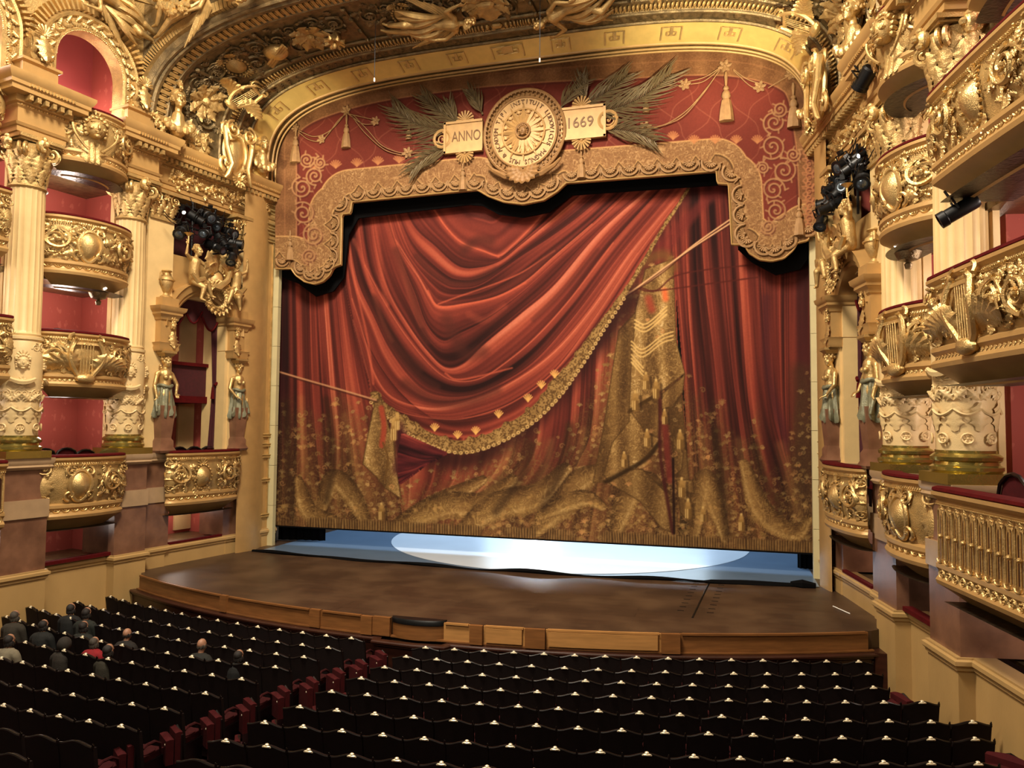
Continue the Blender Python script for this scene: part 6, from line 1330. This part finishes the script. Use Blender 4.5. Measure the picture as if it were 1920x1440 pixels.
# lyre leaning in the lower vault, both sides
for sg, lab in ((0, 'left'), (1, 'right')):
    u = 2.3 if not sg else AT-2.3
    vthing('lyre_ornament', 'large gilt lyre leaning in the lower vault, %s side' % lab, 'ornament', u, 1.2, [('lyre', lambda m, u=u, sg=sg: loc(m, K['lyre'], u, 1.1, (-1.9 if not sg else 1.9), .6, h=.28, sh=.6), M['goldhi'])])
# golden satchel-like boss and hanging flower bells
for u, lb in ((4.1, 'upper left'), (AT-4.1, 'upper right')):
    vthing('drum_and_pipes', 'gilt tambourine and pipes on the vault, %s' % lb, 'ornament', u, 1.75, [('drum', lambda m, u=u: m.ell((u, 1.7, .2), (.34, .26, .22), 14, 9), M['goldhi']), ('pipes', lambda m, u=u: [m.tube([(u-.45, 1.4+.08*k, .35), (u+.4, 1.9+.08*k, .35)], .035, 5) for k in range(3)], M['gold'])])
for u, lb in ((5.9, 'left'), (AT-5.9, 'right')):
    c = Vw(np.array([[u, 1.6, .0]]))[0]; r = empty('flower_bell', 'gilt bell flower hanging from the vault, %s of the crown' % lb, 'ornament', c); m = MB(); m.lathe([(.03, 0), (.06, -.1), (.16, -.2), (.2, -.34), (.16, -.36), (.001, -.3)], 18); m.warp(lambda V: V+c); part('bell', m, M['gold'], r)
    m = MB()
    for k in range(8): a = 2*PI*k/8; m.tube([c+[.15*math.cos(a), .15*math.sin(a), -.32], c+[.27*math.cos(a), .27*math.sin(a), -.36], c+[.3*math.cos(a), .3*math.sin(a), -.3]], [.04, .06, .01], 5)
    m.ell(c+[0, 0, -.42], (.07, .07, .1)); part('petals', m, M['goldhi'], r)
# reclining winged figures on the vault and above the side arches
def recline(c, ax, up, nrm, s, lab, mt='gold'):
    c = np.array(c, float); ax = np.array(ax, float); ax /= np.linalg.norm(ax); nrm = np.array(nrm, float); nrm /= np.linalg.norm(nrm); up = np.cross(nrm, ax) if up is None else np.array(up, float)
    r = empty('reclining_figure', lab, 'statue', c); X = lambda a, b, h: c+(ax*a+up*b+nrm*h)*s; m = MB()
    capsule(m, X(-.1, 0, .1), X(.25, .05, .14), .15*s, .12*s); capsule(m, X(.25, .05, .14), X(.52, .1, .18), .12*s, .16*s); capsule(m, X(.56, .26, .18), X(.56, -.06, .2), .08*s, .08*s); capsule(m, X(.62, .1, .18), X(.76, .14, .2), .06*s, .055*s)
    head(m, X(.86, .17, .24), nrm*.8+ax*.5, ax*.8+up*.4, 1.25*s)
    capsule(m, X(-.12, .05, .1), X(-.55, .22, .3), .12*s, .085*s); capsule(m, X(-.55, .22, .3), X(-.98, .02, .12), .08*s, .05*s); capsule(m, X(-.98, .02, .12), X(-1.12, .06, .1), .045*s, .03*s)
    capsule(m, X(-.12, -.08, .1), X(-.6, -.12, .18), .12*s, .085*s); capsule(m, X(-.6, -.12, .18), X(-1.08, -.2, .08), .08*s, .05*s); capsule(m, X(-1.08, -.2, .08), X(-1.22, -.18, .06), .045*s, .03*s)
    capsule(m, X(.56, .28, .18), X(.42, .52, .22), .06*s, .05*s); capsule(m, X(.42, .52, .22), X(.7, .66, .2), .05*s, .035*s); hand(m, X(.7, .66, .2), ax, nrm, 1.2*s)
    capsule(m, X(.56, -.08, .2), X(.3, -.3, .24), .06*s, .05*s); capsule(m, X(.3, -.3, .24), X(.02, -.26, .3), .05*s, .035*s); hand(m, X(.02, -.26, .3), -ax, nrm, 1.2*s)
    o = part('body', m, M[mt], r); fuse(o, .02*max(s, .8), 2); m = MB()
    for k in range(5): q = np.linspace(0, 1, 10); m.tube([X(-.75+1.1*t, -.06+.1*k-.12*math.sin(3*t+k), .1+.16*math.sin(PI*t)) for t in q], [.02*s+.06*s*math.sin(PI*t) for t in q], 6)
    part('drapery', m, M[mt], r); m = MB()
    for k in range(16): q = k*2.4; m.ell(X(.92, .2, .22)+.09*s*np.array([math.cos(q), math.sin(q), .6*math.cos(q*1.7)]), .05*s, 7, 5)
    part('hair', m, M['goldhi'], r); m = MB()
    for sg in (-1, 1):
        for k in range(6): m.tube([X(.5, .05*sg, .08), X(.45-.1*k, sg*(.3+.03*k), .05), X(.25-.17*k, sg*(.5+.06*k), .04)], [.03*s, .07*s, .015*s], 5)
    part('wings', m, M[mt], r)
for u, du, lab in ((AT/2-1.6, 1, 'left of the crown'), (AT/2+2.3, -1, 'right of the crown')):
    c = Vw(np.array([[u, 1.45, .15]]))[0]; d = Vw(np.array([[u+du*.5, 1.35, .15]]))[0]-c; recline(c, d, None, (0, -.25, -1), 1.15, 'gilt winged figure reclining along the vault, %s' % lab, 'gold')
# front-arch wall with figures and garlands above, left and right
for s_, lab in ((-1, 'left'), (1, 'right')):
    m = MB(); rows = []
    for s in SS[:81]:
        x, z = sup(s, 8.95, 3.25, 3.2); rows.append([(s_*-x, -4.87, z), (s_*-x*1.01, -4.95, z+.05), (s_*-min(x, x*1.0)*1.0 if False else s_*-(x-1.2 if x < -7 else x), -5.0, z+3.2)])
    G = np.array(rows).transpose(1, 0, 2); m.grid(G); struct('wall_front_%s' % lab, m, M['golddk'], 50, 'dark gilt spandrel wall above the front arch, %s' % lab)
    m = MB(); key_ = [(sup(s, 9.1, 3.42, 3.2)) for s in SS[4:60]]
    n_ = 46
    for i in range(n_):
        s = .03+.30*i/n_; x, z = sup(s, 9.2, 3.5, 3.2); x2, z2 = sup(s+.004, 9.2, 3.5, 3.2); a = math.atan2(z2-z, x2-x); mm = np.array([[math.cos(a), 0, -math.sin(a)], [0, 1, 0], [math.sin(a), 0, math.cos(a)]])
        if s_ > 0: mm = np.diag([-1, 1, 1])@mm@np.diag([-1, 1, 1])
        m.box((s_*-x, -5.0, z), (.1, .14, .26), mm)
    single('ribbed_archivolt', m, M['gold'], 'gilt ribbed border of the great front arch, %s side' % lab, 'moulding', (s_*8, -5, 13)); 
    recline((s_*7.35, -5.15, 14.55), (-s_*-.75, -.1, .62) if False else (s_*-.8, 0, .35), None, (0, -1, -.15), 1.05, 'gilt winged figure reclining above the great front arch, %s side' % lab)
    recline((s_*8.9, -5.9, 14.3), (s_*.12, -.9, .35), None, (s_*-1, -.2, -.2), 1.0, 'gilt figure reclining over the top arch of the boxes, %s side' % lab)
    for gi, (xa, za, xb, zb, sag) in enumerate(((8.3, 15.0, 6.9, 15.15, .75), (6.4, 15.1, 5.0, 15.2, .75))):
        m = MB(); random.seed(20+gi)
        for i in range(150):
            t = i/149.; x = xa+(xb-xa)*t; z = za+(zb-za)*t-sag*math.sin(PI*t)**.8; rr = .05+.08*math.sin(PI*t)
            a = random.uniform(0, 6.28); m.ell((s_*(x+rr*math.cos(a)), -5.35-rr*math.sin(a)*.6-.1, z+rr*math.sin(a*1.7)), random.uniform(.05, .09), 7, 5)
        single('fruit_garland', m, M['goldhi'], 'thick gilt fruit garland swagged above the front arch, %s side, the %s' % (lab, ('outer one', 'inner one')[gi]), 'garland', (s_*(xa+xb)/2, -5.4, za-.4))
# ============================================================ stalls seats (place and turn of every seat, metres)
SEATS = {
 'L1': (-0.2, [-8.02,-6.33,-0.346,-7.49,-6.52,-0.323,-6.97,-6.69,-0.3,-6.44,-6.84,-0.276,-5.91,-6.99,-0.252,-5.38,-7.12,-0.227,-4.85,-7.23,-0.202,-4.32,-7.33,-0.177,-3.78,-7.42,-0.151,-3.25,-7.5,-0.125,-2.71,-7.56,-0.099,-2.17,-7.6,-0.073,-1.63,-7.64,-0.046,-1.09,-7.65,-0.019]),
 'L2': (-0.16, [-8.17,-7.11,-0.36,-7.62,-7.31,-0.334,-7.08,-7.49,-0.308,-6.53,-7.66,-0.282,-5.99,-7.8,-0.255,-5.45,-7.94,-0.227,-4.9,-8.06,-0.2,-4.36,-8.16,-0.172,-3.82,-8.24,-0.143,-3.28,-8.31,-0.115,-2.74,-8.37,-0.086,-2.2,-8.41,-0.058,-1.67,-8.43,-0.029,-1.13,-8.44,-0.0]),
 'L3': (-0.14, [-8.67,-7.85,-0.317,-8.15,-8.01,-0.297,-7.63,-8.17,-0.277,-7.11,-8.31,-0.256,-6.59,-8.44,-0.235,-6.07,-8.56,-0.215,-5.55,-8.66,-0.193,-5.03,-8.76,-0.172,-4.49,-8.85,-0.15,-3.96,-8.92,-0.127,-3.42,-8.98,-0.105,-2.88,-9.03,-0.082,-2.33,-9.07,-0.058,-1.77,-9.1,-0.035,-1.22,-9.11,-0.011]),
 'L4': (-0.1, [-8.28,-8.74,-0.317,-7.75,-8.9,-0.294,-7.23,-9.06,-0.27,-6.7,-9.19,-0.246,-6.18,-9.32,-0.221,-5.65,-9.43,-0.196,-5.12,-9.53,-0.171,-4.58,-9.61,-0.145,-4.05,-9.69,-0.119,-3.5,-9.74,-0.093,-2.96,-9.79,-0.066,-2.41,-9.82,-0.039,-1.86,-9.83,-0.012,-1.31,-9.83,0.015]),
 'L5': (-0.06, [-7.28,-9.9,-0.208,-6.76,-10.01,-0.192,-6.23,-10.1,-0.176,-5.71,-10.19,-0.159,-5.18,-10.27,-0.143,-4.65,-10.34,-0.126,-4.11,-10.41,-0.109,-3.58,-10.46,-0.093,-3.04,-10.51,-0.075,-2.49,-10.54,-0.058,-1.95,-10.57,-0.041,-1.4,-10.59,-0.023]),
 'L6': (-0.04, [-5.74,-10.97,-0.122,-5.22,-11.03,-0.113,-4.71,-11.08,-0.103,-4.19,-11.13,-0.094,-3.66,-11.18,-0.084,-3.12,-11.22,-0.074,-2.58,-11.26,-0.064,-2.04,-11.29,-0.054,-1.48,-11.32,-0.044]),
 'L7': (-0.02, [-4.75,-11.87,-0.096,-4.24,-11.92,-0.08,-3.72,-11.95,-0.064,-3.2,-11.98,-0.048,-2.67,-12.0,-0.031,-2.13,-12.02,-0.014,-1.59,-12.02,0.003]),
 'L8': (0, [-3.71,-12.62,-0.101,-3.2,-12.66,-0.075,-2.68,-12.69,-0.049,-2.17,-12.71,-0.023,-1.65,-12.72,0.003]),
 'L9': (0, [-2.96,-13.24,-0.018,-2.36,-13.26,-0.018,-1.82,-13.26,-0.018]),
 'L10': (0, [-2.23,-13.76,-0.06]),
 'R1': (-0.2, [0.48,-7.78,0.106,1.02,-7.72,0.12,1.56,-7.65,0.134,2.1,-7.57,0.147,2.64,-7.49,0.161,3.18,-7.4,0.175,3.71,-7.3,0.188,4.25,-7.19,0.202,4.79,-7.08,0.215,5.32,-6.96,0.228,5.86,-6.83,0.241,6.39,-6.69,0.254,6.93,-6.55,0.267,7.46,-6.4,0.28,8.0,-6.24,0.293]),
 'R2': (-0.16, [0.42,-8.5,0.03,0.98,-8.48,0.054,1.53,-8.44,0.078,2.08,-8.39,0.101,2.63,-8.33,0.124,3.18,-8.26,0.147,3.73,-8.17,0.17,4.27,-8.07,0.193,4.81,-7.96,0.215,5.35,-7.83,0.237,5.89,-7.7,0.259,6.42,-7.55,0.28,6.96,-7.39,0.301,7.49,-7.22,0.322,8.02,-7.03,0.342]),
 'R3': (-0.14, [0.34,-9.19,0.046,0.9,-9.15,0.066,1.45,-9.11,0.086,2.0,-9.06,0.105,2.55,-9.0,0.124,3.09,-8.92,0.144,3.64,-8.84,0.163,4.19,-8.74,0.182,4.73,-8.64,0.2,5.27,-8.52,0.219,5.81,-8.4,0.237,6.35,-8.26,0.256,6.89,-8.12,0.273,7.43,-7.96,0.291,7.97,-7.79,0.309]),
 'R4': (-0.1, [0.28,-9.9,0.041,0.84,-9.88,0.061,1.4,-9.84,0.08,1.96,-9.79,0.1,2.51,-9.73,0.119,3.06,-9.65,0.138,3.62,-9.57,0.157,4.17,-9.48,0.175,4.72,-9.38,0.194,5.26,-9.26,0.212,5.81,-9.14,0.231,6.35,-9.01,0.248,6.9,-8.87,0.266,7.44,-8.71,0.284,7.98,-8.55,0.301,8.52,-8.38,0.318]),
 'R5': (-0.06, [0.19,-10.66,0.061,0.75,-10.62,0.075,1.31,-10.58,0.09,1.87,-10.52,0.104,2.42,-10.46,0.119,2.97,-10.39,0.133,3.53,-10.31,0.147,4.08,-10.23,0.162,4.63,-10.13,0.176,5.17,-10.03,0.19,5.72,-9.92,0.203,6.27,-9.81,0.217,6.81,-9.68,0.231,7.35,-9.55,0.244,7.89,-9.41,0.258,8.43,-9.27,0.271,8.97,-9.11,0.284]),
 'R6': (-0.04, [0.1,-11.37,0.059,0.65,-11.33,0.074,1.2,-11.29,0.09,1.75,-11.24,0.105,2.29,-11.17,0.121,2.84,-11.1,0.136,3.39,-11.02,0.151,3.93,-10.94,0.166,4.48,-10.84,0.181,5.02,-10.74,0.196,5.56,-10.62,0.211,6.11,-10.5,0.226,6.65,-10.38,0.241,7.19,-10.24,0.255,7.73,-10.09,0.269,8.27,-9.94,0.284,8.81,-9.78,0.298]),
 'R7': (-0.02, [-0.01,-12.03,0.033,0.54,-12.0,0.05,1.08,-11.97,0.066,1.63,-11.93,0.083,2.17,-11.88,0.099,2.71,-11.82,0.115,3.25,-11.76,0.131,3.79,-11.68,0.147,4.33,-11.6,0.163,4.87,-11.5,0.179,5.41,-11.4,0.195,5.94,-11.29,0.211,6.48,-11.17,0.226,7.01,-11.04,0.241,7.55,-10.91,0.257,8.08,-10.76,0.272,8.61,-10.61,0.287]),
 'R8': (0, [-0.1,-12.7,0.03,0.46,-12.68,0.047,1.01,-12.65,0.064,1.56,-12.61,0.081,2.11,-12.56,0.097,2.64,-12.5,0.113,3.17,-12.44,0.129,3.7,-12.36,0.145,4.26,-12.28,0.161,4.82,-12.18,0.178]),
 'R9': (0, [-0.09,-13.26,0.04,0.5,-13.24,0.04,1.07,-13.21,0.04]),
}
ORD = ['first','second','third','fourth','fifth','sixth','seventh','eighth','ninth','tenth','eleventh','twelfth','thirteenth','fourteenth','fifteenth','sixteenth','seventeenth','eighteenth']
FL = -1.2
def make_seat():
    r = empty('stalls_seat', 'x', 'seat', (0, 0, 0)); tz = 1.0; x = np.linspace(-.2715, .2715, 15); wave = lambda q: tz-.028-.055*(1-np.cos(PI*np.clip(np.abs(q)/.2715, 0, 1)))/2*1.0
    m = MB(); rows = []
    for z_, y_ in ((.30, .02), (.5, .0), (.8, -.03), (1., -.055)):
        rows.append([(q, y_-.02*math.cos(q*5), .30+(wave(q)-.30)*(z_-.30)/.70) for q in x])
    m.grid(np.array(rows)); rows2 = [[(a, b+.055, c) for a, b, c in rw] for rw in rows]; m.grid(np.array(rows2)); m.grid(np.array([rows[-1], rows2[-1]]))
    m.grid(np.array([[rw[0] for rw in rows], [rw[0] for rw in rows2]])); m.grid(np.array([[rw[-1] for rw in rows], [rw[-1] for rw in rows2]])); part('backrest', m, M['seatback'], r)
    m = MB(); m.tube([(q, -.045-.02*math.cos(q*5), wave(q)+.004) for q in x], .014, 6); part('top_rail', m, M['seatwood'], r)
    m = MB(); m.ell((0, -.066, .966), (.066, .03, .017), 12, 6); m.ell((0, -.066, .982), (.028, .024, .02), 10, 6); m.box((0, -.066, .962), (.10, .03, .018))
    for s in (-1, 1): m.ell((s*.05, -.066, .960), (.016, .018, .013), 8, 5)
    part('number_plate', m, M['brass'], r)
    m = MB(); m.box((.262, -.055, .93), (.016, .03, .05)); m.ell((.262, -.06, .965), (.010, .010, .012), 6, 5); part('post_knob', m, M['seatwood'], r)
    m = MB(); m.box((0, .24, .50), (.47, .40, .07)); m.ell((0, .24, .535), (.235, .2, .04), 16, 6); part('cushion', m, M['armvel'], r)
    for s in (-1, 1):
        m = MB(); P = [(s*.24, .06, .66), (s*.24, .12, .69), (s*.24, .26, .68), (s*.24, .36, .62), (s*.24, .38, .5)]; m.tube(P, [.016, .02, .022, .02, .015], 6); part('armrest', m, M['armvel'], r)
    m = MB(); m.box((-.24, .2, .23), (.025, .42, .46)); m.box((.24, .2, .23), (.025, .42, .46)); m.box((0, .0, .2), (.5, .02, .3)); part('base', m, M['seatwood'], r)
    return r
seat0 = make_seat(); SKC = {}
for o in SC.collection.objects:
    if o.parent is seat0: SKC.setdefault(seat0.name, []).append(o)
first = True
for key, (zt, dat) in SEATS.items():
    k = int(key[1:]); n = len(dat)//3
    for i in range(n):
        X_, Y_, A_ = dat[3*i:3*i+3]; s = seat0 if first else copy_tree(seat0, None, SKC); first = False
        s.location = (X_, Y_+.02, zt-1.0); s.rotation_euler = (0, 0, A_); s.scale = (.984, 1, 1)
        j = (n-1-i) if key[0] == 'L' else i
        s['label'] = 'dark stalls seat, %s from the aisle, row %s from the stage, %s block' % (ORD[min(j, 17)], ORD[k-1], 'left' if key[0] == 'L' else 'right'); s['group'] = 'dark stalls seats with wavy top rails'
        if k >= 9:
            for c in [c for c in SC.collection.objects if c.parent is s and c.name.startswith('number_plate')]: bpy.data.objects.remove(c)
m = MB(); rows = []
for i, (yy, zz) in enumerate(((-6.0, -1.2), (-7.4, -1.2), (-7.5, -1.195), (-10.6, -1.06), (-12.8, -1.0), (-30, -1.0))): rows.append([(x, yy+.02*abs(x), zz) for x in np.linspace(-9.2, 9.6, 12)])
m.grid(np.array(rows)); struct('floor.002', m, M['carpet'], label='gently rising red carpeted stalls floor')
# folding aisle seats
def make_folding():
    r = empty('folding_seat', 'x', 'seat', (0, 0, 0)); m = MB(); y = np.linspace(-.17, .17, 9)
    for x0, t_, h in ((-.06, .10, .68), (.05, .09, .76)):
        prf_ = [(x0, q, h+.035*math.cos(q/.17*1.4)) for q in y]; G = np.array([[(x0-t_/2, q, .35) for q in y], [(x0-t_/2, q, h) for q in y], [(x0, q, h+.045*math.cos(q/.17*1.4)) for q in y], [(x0+t_/2, q, h) for q in y], [(x0+t_/2, q, .35) for q in y]]); mm = MB(); mm.grid(G)
        for e in (0, -1): mm.add(G[:, e], [np.array([list(range(5))])])
        part('back_pad' if x0 > 0 else 'folded_pad', mm, M['seatvel'], r)
    m = MB(); m.tube([(.09, -.17, .3), (.09, -.17, .72), (.07, 0, .80), (.09, .17, .72), (.09, .17, .3)], .016, 6); m.box((.05, 0, .18), (.1, .3, .36)); part('frame', m, M['seatwood'], r); m = MB(); m.ell((-.1, -.12, .62), (.018, .018, .02)); part('hinge_knob', m, M['brass'], r); return r
f0 = make_folding(); FKC = {f0.name: [o for o in SC.collection.objects if o.parent is f0]}
ST = [(-.52,-7.78),(-.58,-8.46),(-.69,-9.08),(-.84,-9.69),(-1.01,-10.26),(-1.16,-10.94),(-1.29,-11.57),(-1.42,-12.22),(-1.65,-12.8)]
for i, (x, y) in enumerate(ST):
    s = f0 if i == 0 else copy_tree(f0, None, FKC); s.location = (x, y+.1, -1.2+.025*i); s.rotation_euler = (0, 0, .95); s.scale = (1, 1, .97)
    s['label'] = 'folded crimson aisle seat, %s from the stage, beside the left block' % ORD[i]; s['group'] = 'folded crimson seats along the aisle'
for i, (x, y) in enumerate([(.12, -8.3), (.02, -9.0), (-.06, -9.75), (-.2, -10.45), (-.45, -11.15), (-.6, -11.8)]):
    s = copy_tree(f0, None, FKC); s.location = (x-.1, y+.05, -1.22+.02*i); s.rotation_euler = (0, 0, .6); s.scale = (.8, .7, .86)
    s['label'] = 'low crimson seat pad, %s from the stage, at the aisle end of the right block' % ORD[i]; s['group'] = 'low crimson pads at the right block'
s = copy_tree(f0, None, FKC); s.location = (9.05, -10.3, -1.1); s.scale = (1.2, 1.5, 1.3); s['label'] = 'brown-red folded seat at the right wall end of the seventh row'
s = copy_tree(f0, None, FKC); s.location = (8.35, -7.75, -1.1); s.scale = (1.3, 1.2, 1.05); s.rotation_euler = (0, 0, .4); s['label'] = 'crimson folded seat against the right wall beside the fourth row'
# ============================================================ spectators
M['skin'] = mat('skin', (160,116,90), .55, 0, 20, .04); M['hairdk'] = mat('dark_hair', (30,22,18), .6, 0, 40, .2, .4, 200); M['hairgr'] = mat('grey_hair', (74,66,56), .6, 0, 40, .2, .4, 200)
def person(x, y, rot, coat, hairm, lab, bald=False, lean=0., s=1., turn=0., hood=False, prop=None, arm_up=False):
    z0 = -1.11; s *= .9; r = empty('person', lab, 'person', (x, y, z0)); R = Rz(rot); O = np.array([x, y, z0]); X = lambda a, b, c: O+R@np.array([a, b, c])*s; m = MB()
    hz = 1.12
    def torso(m, g=0.):
        capsule(m, X(0, .02, .56), X(0, -.02, .78), .135+g, .13+g); capsule(m, X(0, -.02, .78), X(0, .0+lean, .93), .13+g, .135+g); capsule(m, X(-.13, lean, .97), X(.13, lean, .97), .07+g, .07+g)
        for sg in (-1, 1):
            capsule(m, X(.18*sg, lean, .95), X(.22*sg, .06+lean, .70), .052+g, .045+g)
            if arm_up and sg < 0: capsule(m, X(.22*sg, .06+lean, .70), X(.16*sg, .16+lean, .98), .043+g, .034+g)
            else: capsule(m, X(.22*sg, .06+lean, .70), X(.10*sg, .26, .62), .043+g, .034+g)
    torso(m)
    for sg in (-1, 1):
        if arm_up and sg < 0: hand(m, X(.16*sg, .16+lean, 1.0), R@np.array([0, 0, 1.]), R@np.array([0, -1., 0]), 1., sg)
        else: hand(m, X(.10*sg, .27, .62), R@np.array([-.3*sg, .9, -.1]), (0, 0, 1), 1., sg)
        capsule(m, X(.09*sg, .05, .53), X(.12*sg, .45, .53), .075, .055); capsule(m, X(.12*sg, .45, .53), X(.12*sg, .46, .1), .052, .036); capsule(m, X(.12*sg, .46, .08), X(.12*sg, .6, .05), .035, .03)
    capsule(m, X(0, lean, 1.0), X(0, lean+.02, hz), .058, .05); f = R@np.array([math.sin(turn), math.cos(turn), -.15]); head(m, X(0, lean+.04, hz+.1), f, (0, 0, 1), 1.08*s)
    o = part('body', m, M['skin'], r); fuse(o, .014, 2)
    cm = M.get(coat[0]) or mat(coat[0], coat[1], .85, 0, 8, .15, .3, 60); M[coat[0]] = cm
    m = MB(); torso(m, .03); m.ell(X(0, lean-.02, 1.02), (.085*s, .075*s, .035*s)); o = part('jacket', m, cm, r); fuse(o, .018, 2)
    m = MB()
    for sg in (-1, 1): capsule(m, X(.09*sg, .05, .53), X(.12*sg, .45, .53), .09, .07); capsule(m, X(.12*sg, .45, .53), X(.12*sg, .46, .14), .068, .05)
    o = part('trousers', m, M['black'], r); fuse(o, .02, 2)
    for sg in (-1, 1): m = MB(); m.ell(X(.12*sg, .52, .045), (.05, .12, .045), 10, 6, R); part('shoe', m, M['black'], r)
    m = MB(); hc = X(0, lean+.04, hz+.1); B = R@Rz(-turn)
    if bald:
        for k in range(15): a = PI*(.98+1.04*k/14); m.ell(hc+B@np.array([.075*math.cos(a), .078*math.sin(a), -.02+.012*(k % 3)])*s, (.02, .02, .032), 7, 5)
    elif hood: m.ell(hc+B@np.array([0, -.02, .0]), (.11, .12, .13), 14, 10)
    else:
        V = MB(); V.ell((0, -.03, .03), (.086, .095, .098), 18, 12); V.ell((0, -.05, -.03), (.07, .06, .07), 12, 8); m.place(V, None, lambda W_: W_@B.T*s+hc)
        for k in range(12): a = PI*(.95+1.1*k/11); m.ell(hc+B@np.array([.072*math.cos(a), .08*math.sin(a)-.005, -.03-.02*(k % 2)])*s, (.026, .026, .05), 7, 5)
    part('hood' if hood else 'hair', m, cm if hood else M[hairm], r)
    if prop == 'cap': m = MB(); m.lathe([(.0, .06), (.06, .05), (.085, .0), (.09, -.03)], 16); m.warp(lambda V: V+hc+np.array([0, 0, .1])); part('cap', m, M['skin'], r)
    return r
person(-2.97, -9.62, .02, ('dark olive jacket', (26,26,20)), 'hairgr', 'bald man in a dark olive jacket seen from behind in the left block', True)
person(-2.12, -9.75, .0, ('black coat', (12,12,10)), 'hairdk', 'person in a black coat seated right of the bald man', s=.94)
person(-5.08, -9.85, .1, ('crimson coat', (140,8,20)), 'hairgr', 'person in a bright crimson coat hunched in the left block', lean=.05, s=.92)
person(-4.25, -10.35, .05, ('olive brown jumper', (48,43,30)), 'hairdk', 'dark-haired person in an olive-brown jumper, just behind the crimson coat')
person(-4.85, -9.3, .1, ('dark brown coat', (26,20,15)), 'hairdk', 'balding person in a dark brown coat in front of the olive jumper', True, s=.95)
person(-5.28, -10.25, .1, ('grey brown coat', (40,33,25)), 'hairdk', 'person in a hooded grey-brown coat left of the crimson coat', hood=True)
person(-6.35, -10.4, .1, ('cream cardigan', (130,120,98)), 'hairdk', 'person in a cream cardigan at the far left edge of the stalls')
person(-5.95, -9.2, .2, ('dark green coat', (22,25,19)), 'hairdk', 'person in a dark green coat near the left wall, third row', s=.97)
person(-6.75, -9.35, .2, ('charcoal coat', (20,21,18)), 'hairdk', 'person in a charcoal coat near the left wall', s=.97)
person(-6.55, -8.55, .2, ('dim green jacket', (28,32,25)), 'hairdk', 'person in a dim green jacket, nearest the left wall in the third row', s=1.02)
person(-7.75, -9.1, .25, ('taupe shawl', (52,45,34)), 'hairgr', 'grey-haired person in a taupe shawl at the left edge, beside the wall', s=1.)
person(-7.2, -8.3, .25, ('blackish coat', (16,16,14)), 'hairdk', 'person in a blackish coat close to the left wall plinth')
m = MB(); m.box((-5.98, -10.75, -.22), (.13, .003, .11), Rz(.2)); o = single('paper_sheet', m, M['white'], 'small white sheet of paper held up at the far left of the stalls', 'paper', (-5.98, -10.75, -.22)); o.rotation_euler = (.5, .3, 0)

# lone black lamps on the right-hand wall
def lone(P, d, L, R, lab):
    r = empty('stage_lamp', lab, 'stage lamp', P); q = np.array(Vector(d).to_track_quat('Z', 'Y').to_matrix()); c = np.array(P, float)
    m = MB(); m.lathe([(.001, -L*.5), (R*.8, -L*.5), (R, -L*.42), (R, L*.3), (R*1.1, L*.32), (R*1.1, L*.5), (R*.8, L*.5)], 16); m.warp(lambda V: V@q.T+c); part('housing', m, M['black'], r)
    m = MB(); m.ell((0, 0, L*.44), (R*.8, R*.8, R*.25), 12, 6); m.warp(lambda V: V@q.T+c); part('lens', m, M['lens'], r)
    m = MB(); m.tube([(R*1.2, 0, 0), (R*1.2, R*1.6, 0), (-R*1.2, R*1.6, 0), (-R*1.2, 0, 0)], .018, 5); m.tube([(0, R*1.6, 0), (0, R*3.2, 0)], .02, 5); m.warp(lambda V: V@q.T+c); part('yoke', m, M['black'], r)
lone((9.05, -8.85, 7.0), (-.9, .2, -.5), .55, .11, 'long black lamp fixed under the third-tier balcony at the right edge')
lone((8.45, -5.3, 10.65), (-.4, .7, -.6), .45, .15, 'black projector perched on the right entablature beside the column capital')
